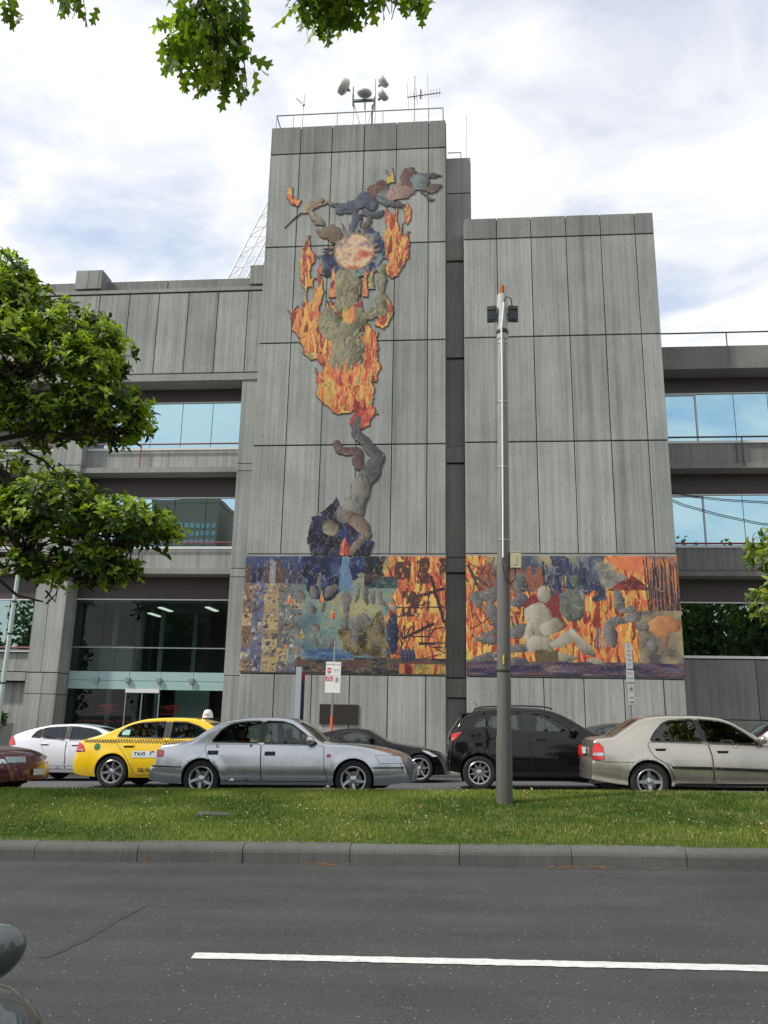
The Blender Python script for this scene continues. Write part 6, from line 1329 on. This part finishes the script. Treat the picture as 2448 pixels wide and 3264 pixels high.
def rosette_crown(rs, lobes, per, parent, leafL, leafW, pal_old, pal_new, new_p=.4, k=7, mat=None, name='crown'):
    C_, AX = [], []
    for (c, r, dens) in lobes:
        n = int(per*dens); v = unit(rs.normal(size=(n*3, 3))); v = v[(v[:, 2] > -.55) | (rs.rand(len(v)) < .25)][:n]
        rr = 1-.45*rs.rand(len(v))**1.8; p = np.array(c)+v*np.array(r)*rr[:, None]*(1+.22*np.sin(v[:, :1]*7+c[0]*3)*np.cos(v[:, 2:]*6+c[2]*5))
        ax = unit(v*np.array([1, 1, .6])+np.array([0, 0, .85])+rs.normal(size=v.shape)*.25); C_.append(p); AX.append(ax)
    C_ = np.concatenate(C_); AX = np.concatenate(AX); n = len(C_)
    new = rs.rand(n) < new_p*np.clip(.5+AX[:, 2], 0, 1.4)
    t1 = unit(np.cross(AX, rs.normal(size=AX.shape))); t2 = np.cross(AX, t1); P, D, N_, L, W, K = [], [], [], [], [], []
    for i in range(k):
        a = 2*math.pi*i/k+rs.rand(n)*.7; tilt = np.radians(rs.uniform(25, 88, n)); rad_ = t1*np.cos(a)[:, None]+t2*np.sin(a)[:, None]
        d = AX*np.cos(tilt)[:, None]+rad_*np.sin(tilt)[:, None]; P.append(C_+rs.normal(size=C_.shape)*.012-AX*(rs.rand(n, 1)*.10)); D.append(d); N_.append(AX*np.sin(tilt)[:, None]-rad_*np.cos(tilt)[:, None])
        L.append(leafL*rs.uniform(.7, 1.2, n)*np.where(new, .9, 1)); W.append(leafW*rs.uniform(.8, 1.15, n))
        po = np.array([srgb(*q) for q in pal_old]); pn = np.array([srgb(*q) for q in pal_new]); c = po[rs.randint(len(po), size=n)]; c2 = pn[rs.randint(len(pn), size=n)]
        K.append(np.where(new[:, None], c2, c)*rs.uniform(.85, 1.15, (n, 1)))
    cat = np.concatenate; return leaf_mesh(name, cat(P), cat(D), cat(N_), cat(L), cat(W), cat(K), parent, mat or LEAF), C_, AX
def twigs(rs, parent, hubs, tips, n, r0=.03, name='branches'):
    mb = MB()
    for (a, b, r) in hubs:
        a, b = Vector(a), Vector(b); m = (a+b)/2+Vector(rs.normal(size=3)*.12*(b-a).length); mb.tube([a, a.lerp(m, .6)+Vector(rs.normal(size=3)*.05), m, m.lerp(b, .6), b], [r, r*.85, r*.75, r*.6, r*.42], 7)
    ends = [Vector(h[1]) for h in hubs]
    for i in rs.choice(len(tips), min(n, len(tips)), False):
        t = Vector(tips[i]); h = min(ends, key=lambda e: (e-t).length); q = h.lerp(t, .5)+Vector(rs.normal(size=3)*.10)-Vector((0, 0, .08)); mb.tube([h+Vector(rs.normal(size=3)*.1), q, t], [.016, .010, .005], 4, caps=False)
    return mb.build(name, BARK, parent)
rs = np.random.RandomState(11)
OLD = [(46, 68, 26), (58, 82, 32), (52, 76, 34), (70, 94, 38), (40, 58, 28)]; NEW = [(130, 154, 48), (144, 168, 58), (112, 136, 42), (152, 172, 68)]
tl = empty('magnolia_tree', (-9.2, 12.3, 0), 'glossy broad-leaved evergreen tree on the median reaching in from the left', 'tree')
TL = [((-7.75, 12.0, 8.35), (.85, .9, .75), 1.0), ((-6.45, 12.2, 7.65), (.85, .9, .50), 1.0), ((-7.45, 11.6, 7.25), (.95, .9, .65), 1.1), ((-5.95, 11.7, 6.95), (.55, .7, .42), .5), ((-5.80, 12.2, 6.30), (.80, .9, .50), .9), ((-6.9, 12.4, 6.35), (.95, 1, .45), .8), ((-7.9, 11.4, 6.2), (.8, .8, .6), .8),
      ((-5.15, 12.0, 4.35), (.85, .9, .42), .9), ((-6.25, 11.7, 4.55), (.85, .9, .50), .95), ((-7.35, 12.0, 4.55), (.9, .9, .45), .8), ((-5.6, 12.1, 3.72), (.62, .7, .34), .6), ((-6.6, 12.3, 3.75), (.55, .7, .30), .35),
      ((-9.0, 12.5, 8.6), (1.4, 1.5, 1.1), 1.1), ((-10.6, 12.6, 7.0), (1.5, 1.6, 1.3), 1.1), ((-9.4, 11.2, 5.4), (1.3, 1.2, .8), .7), ((-10.8, 12.3, 4.6), (1.3, 1.4, .8), .7), ((-8.6, 13.6, 5.6), (1.2, 1, .8), .6)]
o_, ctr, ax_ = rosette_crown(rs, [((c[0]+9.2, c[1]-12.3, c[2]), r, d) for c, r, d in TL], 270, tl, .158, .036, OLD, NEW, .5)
hub = [((0, 0, 0), (.1, -.1, 2.6), .19), ((.1, -.1, 2.5), (.5, 0, 5.6), .15), ((.5, 0, 5.5), (.3, .1, 8.4), .10), ((.2, -.1, 3.0), (2.4, -.3, 3.9), .075), ((2.3, -.3, 3.85), (4.0, -.2, 4.2), .045), ((1.6, -.2, 3.7), (3.4, -.1, 3.5), .035), ((.5, 0, 5.3), (2.3, -.1, 6.0), .07), ((2.2, -.1, 5.95), (3.4, 0, 6.1), .04), ((.5, 0, 6.2), (1.9, -.4, 6.9), .06), ((1.9, -.3, 6.9), (2.9, 0, 7.5), .04), ((.4, 0, 7), (1.5, -.3, 8.2), .05), ((.1, -.1, 4.5), (-1.6, .2, 6.6), .09), ((.1, -.1, 3.5), (-1.6, 0, 4.6), .07), ((1.6, -.2, 3.6), (2.6, .1, 3.2), .03), ((2.0, -.2, 5.8), (2.5, .2, 5.4), .03), ((1.0, -.2, 5.6), (1.8, -.3, 5.2), .03)]
twigs(rs, tl, hub, ctr, 750)
tr_ = empty('leafy_street_tree', (7.0, 12.6, 0), 'light green elongated-leaf tree peeking in at the right edge', 'tree')
o_, ctr, ax_ = rosette_crown(rs, [((-2.02, -.6, 3.95), (.74, .7, .46), 1.3), ((-2.0, -.5, 3.25), (.74, .7, .40), 1.2), ((-.5, -.3, 4.6), (1.0, 1, .8), 1.0), ((-.4, -.4, 3.5), (1.0, 1, .8), 1.0), ((.8, 0, 4.2), (1.1, 1.1, 1.0), 1.0)], 80, tr_, .18, .032, [(70, 92, 40), (84, 106, 48), (62, 84, 38)], [(120, 142, 62), (136, 154, 76), (150, 150, 84)], .6)
twigs(rs, tr_, [((0, 0, .2), (0, 0, 2.6), .12), ((0, 0, 2.5), (-1.6, -.5, 3.9), .05), ((0, 0, 2.4), (-1.6, -.5, 3.2), .04), ((0, 0, 2.5), (.5, 0, 4.4), .07)], ctr, 120)
# oak branches hanging into the top of the picture
oak = empty('oak_tree', (-5.2, -1.6, 0), 'oak tree beside the camera with lobed leaves hanging into the top edge', 'tree')
half = [(.0, .0), (.03, .12), (.20, .16), (.31, .25), (.12, .34), (.18, .42), (.44, .52), (.40, .60), (.13, .60), (.17, .70), (.34, .82), (.27, .86), (.10, .84), (.06, .93), (0, 1.0)]
def oak_leaf(bend, curl):
    v = []; f = []; n = len(half)
    for sx in (0, 1, -1):
        for (x, y) in half: v.append((sx*x*.62, y, -bend*y*y+curl*(abs(sx)*x)**1*.5))
    for sx in (1, 2):
        for i in range(n-1): q = (i, i+1, sx*n+i+1, sx*n+i); f.append(q if sx == 1 else q[::-1])
    me = bpy.data.meshes.new('leaf'); me.from_pydata(v, [], f); me.update(); return me
OAKM = []
for i, c in enumerate(((98, 128, 34), (122, 150, 42), (80, 108, 30), (142, 166, 54))):
    m = mat_leaf('oak_leaf_%d' % i, trans=.45); vc = [n for n in m.node_tree.nodes if n.type == 'VERTEX_COLOR'][0]; rgb = m.node_tree.nodes.new('ShaderNodeRGB'); rgb.outputs[0].default_value = (*srgb(*c), 1)
    for l in list(m.node_tree.links):
        if l.from_node == vc: m.node_tree.links.new(rgb.outputs[0], l.to_socket)
    OAKM.append(m)
leafme = []
for i in range(4):
    for b, cu in ((.10, .12), (.3, .3)): me = oak_leaf(b, cu); me.materials.append(OAKM[i]); leafme.append(me)
rp = random.Random(21); cl = [ # (x, y, z, rx, ry, rz, leaves)
    (-1.88, 5.0, 6.72, .40, .28, .24, 80), (-1.92, 5.0, 6.42, .33, .25, .22, 62), (-1.72, 5.05, 6.22, .22, .2, .14, 30), (-1.05, 5.0, 6.78, .26, .25, .20, 50), (-.80, 5.0, 6.83, .40, .25, .18, 48), (-.38, 5.0, 6.85, .22, .2, .12, 18), (-3.08, 5.0, 7.02, .2, .2, .09, 14), (-3.62, 5.0, 6.98, .12, .2, .12, 6)]
OL = Vector((-5.2, -1.6, 0)); cnt = 0; hubs_o = []
for (x, y, z, rx, ry, rz, n) in cl:
    for k in range(n):
        while True:
            a, b, c = (rp.uniform(-1, 1) for _ in range(3))
            if a*a+b*b+c*c < 1: break
        p = Vector((x+a*rx, y+b*ry, z+c*rz+.15)); o = share('leaf', rp.choice(leafme), oak, p-OL); s_ = rp.uniform(.16, .235); o.scale = (s_, s_, s_)
        o.rotation_euler = (rad(rp.gauss(-55, 32)), rad(rp.gauss(0, 25)), rad(rp.uniform(0, 360))); cnt += 1
bk_v, bk_f, n0 = [], [], 0      # the leaves further inside the sprays, joined
for (x, y, z, rx, ry, rz, n) in cl:
    for k in range(int(n*.9)):
        me = rp.choice(leafme); M_ = Matrix.Translation((x+rp.triangular(-.85, .85, 0)*rx-OL.x, y+.12+rp.triangular(-.9, .9, 0)*ry-OL.y, z+.16+rp.triangular(-.8, 1, .1)*rz-OL.z)) @ Matrix.Rotation(rp.uniform(0, 6.28), 4, 'Z') @ Matrix.Rotation(rad(rp.gauss(-55, 35)), 4, 'X') @ Matrix.Scale(rp.uniform(.14, .2), 4)
        bk_v += [tuple(M_ @ v_.co) for v_ in me.vertices]; bk_f += [tuple(i+n0 for i in p.vertices) for p in me.polygons]; n0 += len(me.vertices)
o_ = mesh_obj('inner_foliage', bk_v, bk_f, OAKM[2], oak); o_['kind'] = 'stuff'
mbk = MB()
for a, b, r in (((0, 0, 0), (.2, .2, 4.5), .26), ((.2, .2, 4.3), (1.5, 2.5, 8.0), .16), ((1.5, 2.5, 7.9), (3.2, 6.4, 8.3), .09), ((3.0, 6.0, 8.2), (3.35, 6.6, 6.9), .02), ((3.2, 6.3, 8.25), (4.3, 6.6, 7.2), .03), ((1.6, 3, 8.0), (1.9, 6.5, 7.4), .03), ((.2, .2, 4.4), (-2, -2, 8.5), .14)):
    a, b = Vector(a), Vector(b); mbk.tube([a, a.lerp(b, .35)+Vector((0, 0, .12)), a.lerp(b, .7)+Vector((0, 0, .1)), b], [r, r*.85, r*.7, r*.5], 8)
for (x, y, z, rx, ry, rz, n) in cl:
    for k in range(max(2, n//9)):
        t = Vector((x+rp.uniform(-.9, .9)*rx, y+rp.uniform(-.6, .6)*ry, z+rp.uniform(-.9, .5)*rz))-OL; s0 = Vector((x+rp.uniform(-.2, .2), y, z+rz+.35))-OL; mbk.tube([s0, s0.lerp(t, .5)+Vector((.04, 0, .06)), t], [.010, .007, .003], 5, caps=False)
mbk.build('trunk_and_limbs', BARK, oak, smooth=True, sharp=60)
nn = 900; rs2 = np.random.RandomState(5); Pp = np.stack([rs2.uniform(-4.6, .6, nn), rs2.uniform(3.2, 6.2, nn), rs2.uniform(0, 1.3, nn)], 1); Pp[:, 2] += 1.07*Pp[:, 1]+2.15; Pp = Pp-np.array(OL); Dd = unit(rs2.normal(size=(nn, 3))); o_ = leaf_mesh('upper_foliage', Pp, Dd, unit(rs2.normal(size=(nn, 3))), rs2.uniform(.13, .2, nn), rs2.uniform(.03, .05, nn), np.array([srgb(70, 100, 30)]*nn), oak, LEAF); o_['kind'] = 'stuff'
# park trees across the near footpath, mirrored in the windows
def park_tree(first, loc, sc, rot):
    t = empty('park_tree', loc, 'large dense park tree behind the viewer, mirrored in the window glass', 'tree', 'park trees behind the viewer'); t.scale = (sc,)*3; t.rotation_euler = (0, 0, rot)
    if first is None:
        r_ = np.random.RandomState(3); n = 5200; lob = [((r_.uniform(-3, 3), r_.uniform(-3, 3), r_.uniform(4.5, 14.5)), r_.uniform(1.5, 2.8)) for _ in range(16)]+[((0, 0, 4), 3.0), ((2, -1, 3.2), 2.4), ((-2, 1, 3.2), 2.4)]
        P = []
        for c, r in lob: v = unit(r_.normal(size=(n//len(lob), 3))); P.append(np.array(c)+v*r*r_.uniform(.6, 1.05, (len(v), 1)))
        P = np.concatenate(P); m = len(P); cols = np.array([srgb(46, 70, 28), srgb(60, 88, 34), srgb(78, 104, 42)])[r_.randint(3, size=m)]
        a = leaf_mesh('crown', P, unit(r_.normal(size=(m, 3))), unit(r_.normal(size=(m, 3))+np.array([0, 0, 1])), r_.uniform(.35, .7, m), r_.uniform(.12, .24, m), cols, t, LEAF)
        b = MB().tube([(0, 0, -1), (.1, 0, 4), (.3, .2, 9), (.1, 0, 13)], [.35, .28, .18, .06], 8).tube([(.1, 0, 3.5), (2, 1, 7)], [.16, .06], 6).tube([(.1, 0, 4.5), (-2, -1, 8)], [.15, .05], 6).build('trunk', BARK, t, smooth=True)
    else: a = share('crown', first[0], t); b = share('trunk', first[1], t)
    return a.data, b.data
ft = None
for (x, y, sc, ro) in ((22, -17, 1.08, .3), (30, -20, 1.15, 1.9), (37, -16, .95, 4), (9, -19, .72, 2.7), (-3, -20, .70, 1.0), (-16, -19, .78, 5.1), (-28, -18, .80, .6), (-40, -17, .92, 3.3), (-50, -20, 1.0, 2.2)):
    r_ = park_tree(ft, (x, y, -.4), sc, ro); ft = ft or r_
# office tower far behind the viewer, mirrored in the entrance wing windows
ot = empty('office_tower', (-74, -150, -1), 'tall beige office tower behind the viewer, mirrored in the entrance wing windows', 'building')
OTM = principled('beige_precast', srgb(142, 128, 112), .8); OTG = mat_glass_mirror('office_glass', (.4, .55, .55), .5, (.02, .04, .04))
MB().box(-10, 9, -16, 0, 0, 58).build('wall', OTM, ot); MB().box(-10.15, 9.15, -16.15, .15, 57.2, 58.4).build('cornice', OTM, ot); MB().box(15, 21, -14, 2, 0, 60).build('stair_tower', OTM, ot)
wme = None
for r in range(13):
    for c_ in range(12):
        if wme is None: wo = MB().box(0, 1.1, 0, .12, 0, 1.35).build('window', OTG, ot); wme = wo.data
        else: wo = share('window', wme, ot)
        wo.location = (-9.55+c_*1.56, .01, 22+r*2.35)

# ------------------------------------------------------------------ planter and shrubs by the entrance
plt = MB().box(-20.5, -15.95, 26.6, 28.9, -.5, .95); tag(plt.build('planter_wall', CONC_S), 'low grey concrete planter wall left of the entrance', 'planter')
for i, (x, lab, hh, den) in enumerate(((-17.6, 'bushy dark green shrub in the planter at the far left', 1.3, 1.0), (-16.35, 'low dark green shrub in the planter beside the entrance pier', .55, .8))):
    sh = empty('shrub', (x, 27.6, .9), lab, 'shrub', 'shrubs in the entrance planter')
    o_, c_, a_ = rosette_crown(rs, [((0, 0, hh*.5), (.95 if i == 0 else .55, .7, hh*.55), 1), ((.4, -.2, hh*.35), (.5, .5, hh*.4), .5)], 150, sh, .20, .03, [(34, 54, 24), (44, 66, 30), (54, 80, 34)], [(74, 100, 42)], .2, name='foliage'); twigs(rs, sh, [((0, 0, -.1), (0, 0, hh*.5), .05)], c_, 30, name='stems')

# ------------------------------------------------------------------ grass, clover, litter
def grass():
    r = np.random.RandomState(2); n = 150000; x = r.uniform(-9.5, 7.0, n); y = 9.52+3.92*r.rand(n)**.95; z = np.interp(y, [p[0] for p in MED], [p[1] for p in MED])+GR*x-.004
    pa = fbm(x*.7+50, y*1.1, 3); dry = fbm(x*1.9+9, y*2.3+7, 3)
    keep = r.rand(n) < np.clip(1.5-1.6*(dry > .62)*(r.rand(n)), .25, 1)*np.where((y < 9.72), .55, 1); x, y, z, pa, dry = x[keep], y[keep], z[keep], pa[keep], dry[keep]; n = len(x)
    h = r.uniform(.018, .05, n)*(.7+.8*pa); a = r.uniform(0, 2*math.pi, n); w = r.uniform(.0035, .007, n); le = r.uniform(.1, .7, n)*h
    b = np.stack([x, y, z], 1); s = np.stack([np.cos(a), np.sin(a), 0*a], 1)*w[:, None]; d = np.stack([np.cos(a+1.3)*le, np.sin(a+1.3)*le, h], 1)
    V = np.stack([b-s, b+s, b+d], 1).reshape(-1, 3); F = np.arange(3*n).reshape(-1, 3)
    g1 = np.array(srgb(64, 92, 32)); g2 = np.array(srgb(124, 138, 64)); g3 = np.array(srgb(150, 140, 92)); t = np.clip((pa-.34)*2.6, 0, 1)[:, None]; c = g1*(1-t)+g2*t
    dd = (r.rand(n) < .05+.32*np.clip((dry-.45)*4, 0, 1)*np.clip((x+6)/9, .15, 1))[:, None]; c = np.where(dd, g3, c)*r.uniform(.75, 1.25, (n, 1))
    o = tri_mesh('median_grass', V, F, np.repeat(c, 3, 0), None, GRASSM); tag(o, 'short mown grass with dry patches covering the median', 'grass', kind='stuff')
    # white clover heads
    n = 600; x = r.uniform(-8, 6.5, n); y = 9.8+3.4*r.rand(n)**1.0; k = (fbm(x*.6+3, y*.9+2, 2)*.8+.45*(x < -2.2)*(y < 12) > .50); x, y = x[k], y[k]; mb = MB()
    for px, py in zip(x, y):
        q = r.uniform(.005, .009); pz = med_z(py)+grade(px)+r.uniform(.04, .07); mb.add([(px-q, py, pz), (px, py-q, pz), (px+q, py, pz), (px, py+q, pz), (px, py, pz+q*1.1), (px, py, pz-q)], [(0, 1, 4), (1, 2, 4), (2, 3, 4), (3, 0, 4), (1, 0, 5), (2, 1, 5), (3, 2, 5), (0, 3, 5)])
    tag(mb.build('clover_flowers', principled('clover_white', srgb(206, 204, 188), .8)), 'tiny white clover heads scattered through the median grass', 'flowers', kind='stuff')
    # fallen leaves
    n = 130; x = r.uniform(-6, 6.5, n); y = 9.7+3.5*r.rand(n); k = r.rand(n) < np.where(x > 1.0, 1, .35); mb = MB()
    for px, py in zip(x[k], y[k]):
        a = r.uniform(0, 6.28); L = r.uniform(.018, .048); W_ = L*.42; pz = med_z(py)+grade(px)+.045; u_ = Vector((math.cos(a), math.sin(a), r.uniform(-.3, .5))).normalized()*L; s_ = Vector((-math.sin(a), math.cos(a), .2))*W_; p = Vector((px, py, pz))
        mb.add([p-u_, p-s_+Vector((0, 0, .012)), p+u_, p+s_+Vector((0, 0, .012)), p], [(0, 1, 4), (1, 2, 4), (2, 3, 4), (3, 0, 4)], mi=int(r.rand()*3))
    tag(mb.build('fallen_leaves', [principled('dry_leaf_a', srgb(176, 146, 92), .9), principled('dry_leaf_b', srgb(196, 178, 132), .9), principled('dry_leaf_c', srgb(134, 92, 52), .9)]), 'dry brown leaves littering the median grass', 'leaves', kind='stuff')
    mb = MB()
    for k in range(46):
        px = r.choice([r.uniform(-4.5, 4), r.uniform(.9, 1.6), r.uniform(-1.7, -1.1)]); py = 9.36-abs(r.normal())*.05; a = r.uniform(-.5, .5); L = r.uniform(.02, .07); p = Vector((px, py, grade(px)+.012)); mb.tube([p, p+Vector((L*math.cos(a), L*math.sin(a)*.4, .006))], .005, 4)
    tag(mb.build('gutter_debris', principled('dry_leaf_c', srgb(134, 92, 52), .9)), 'twigs and leaf scraps along the foot of the median kerb', 'debris', kind='stuff')
grass()
pz = med_z(11.1)+grade(-3.2)
tag(MB().box(-3.42, -2.98, 10.95, 11.25, pz-.04, pz+.012).build('pit_cover', KERBM), 'pale concrete pit cover sunk in the grass', 'pit cover')
sc_ = MB(); px, py_ = -2.03, 13.1; q = med_z(py_)+grade(px)+.05; sc_.add([(px-.05, py_, q), (px, py_-.03, q+.035), (px+.05, py_, q+.01), (px+.01, py_+.05, q+.04)], [(0, 1, 2), (0, 2, 3)]); tag(sc_.build('paper_scrap', WHITEP), 'crumpled white paper scrap on the grass below the silver sedan', 'litter')

# ------------------------------------------------------------------ parked scooter at the lower left corner
SCP = paint('scooter_green_grey', srgb(64, 73, 73), .35, .1)
sct = empty('motor_scooter', (-.95, 1.30, grade(-.95)), 'dark grey-green motor scooter parked by the camera, only mirror and cowl in view', 'scooter')
# local frame: handlebar centre above the origin, scooter points towards +y
mm = MB().ellipsoid((0, 0, 0), (.068, .032, .038), 24, 14); o_ = mm.build('mirror', SCP, sct, smooth=True); o_.location = (.325, -.19, 1.30); o_.rotation_euler = (rad(10), rad(-20), rad(0))
MB().tube([(.27, -.19, 1.29), (.22, -.12, 1.15), (.2, -.04, 1.03)], .011, 8).build('mirror_stem', PLASTIC, sct, smooth=True)
o_ = MB().ellipsoid((0, 0, 0), (.085, .032, .058), 20, 12).build('mirror', SCP, sct, smooth=True); o_.location = (-.40, -.06, 1.235); MB().tube([(-.38, -.06, 1.20), (-.24, 0, 1.03)], .011, 8).build('mirror_stem', PLASTIC, sct)
gr_ = [(.30+.106*math.sin(a), -.16-.135*abs(math.cos(a*.5)), 1.145+.111*math.cos(a)) for a in np.linspace(.1, 2.2, 14)]; MB().tube(gr_, .004, 5).build('chrome_edge', ALLOY, sct, smooth=True)
MB().tube([(-.36, -.12, 1.02), (-.18, -.02, 1.0), (.18, -.02, 1.0), (.36, -.12, 1.02)], .018, 8).build('handlebar', PLASTIC, sct, smooth=True)
MB().ellipsoid((0, .06, .96), (.20, .16, .16), 28, 18).build('handlebar_cowl', SCP, sct, smooth=True)
for sg in (-1, 1): MB().ellipsoid((sg*.30, -.16, 1.145), (.105, .14, .11), 28, 18).build('hand_guard', SCP, sct, smooth=True)
MB().ellipsoid((0, .16, .62), (.22, .10, .36), 22, 14).build('leg_shield', SCP, sct, smooth=True); MB().ellipsoid((0, .22, .98), (.10, .06, .085), 18, 10).build('headlight', LENS_C, sct, smooth=True)
MB().ellipsoid((0, .34, .34), (.10, .24, .12), 20, 10).build('front_mudguard', SCP, sct, smooth=True)
ty, ri, hu = wheel_meshes(.22, .14, .10, dict(n=5, w=.05), ALLOY)
for yy in (.36, -.95):
    h = hu.build('wheel', DARKALLOY, sct, smooth=True); h.location = (0, yy, .22); h.rotation_euler = (0, 0, rad(90)); ty.build('tyre', RUBBER, h, smooth=True); ri.build('rim', ALLOY, h, smooth=True)
MB().box(-.16, .16, -.50, .12, .26, .34).build('footboard', PLASTIC, sct); MB().ellipsoid((0, -.80, .56), (.20, .48, .24), 22, 14).build('rear_body', SCP, sct, smooth=True); MB().ellipsoid((0, -.72, .80), (.16, .40, .07), 20, 10).build('saddle', PLASTIC, sct, smooth=True)
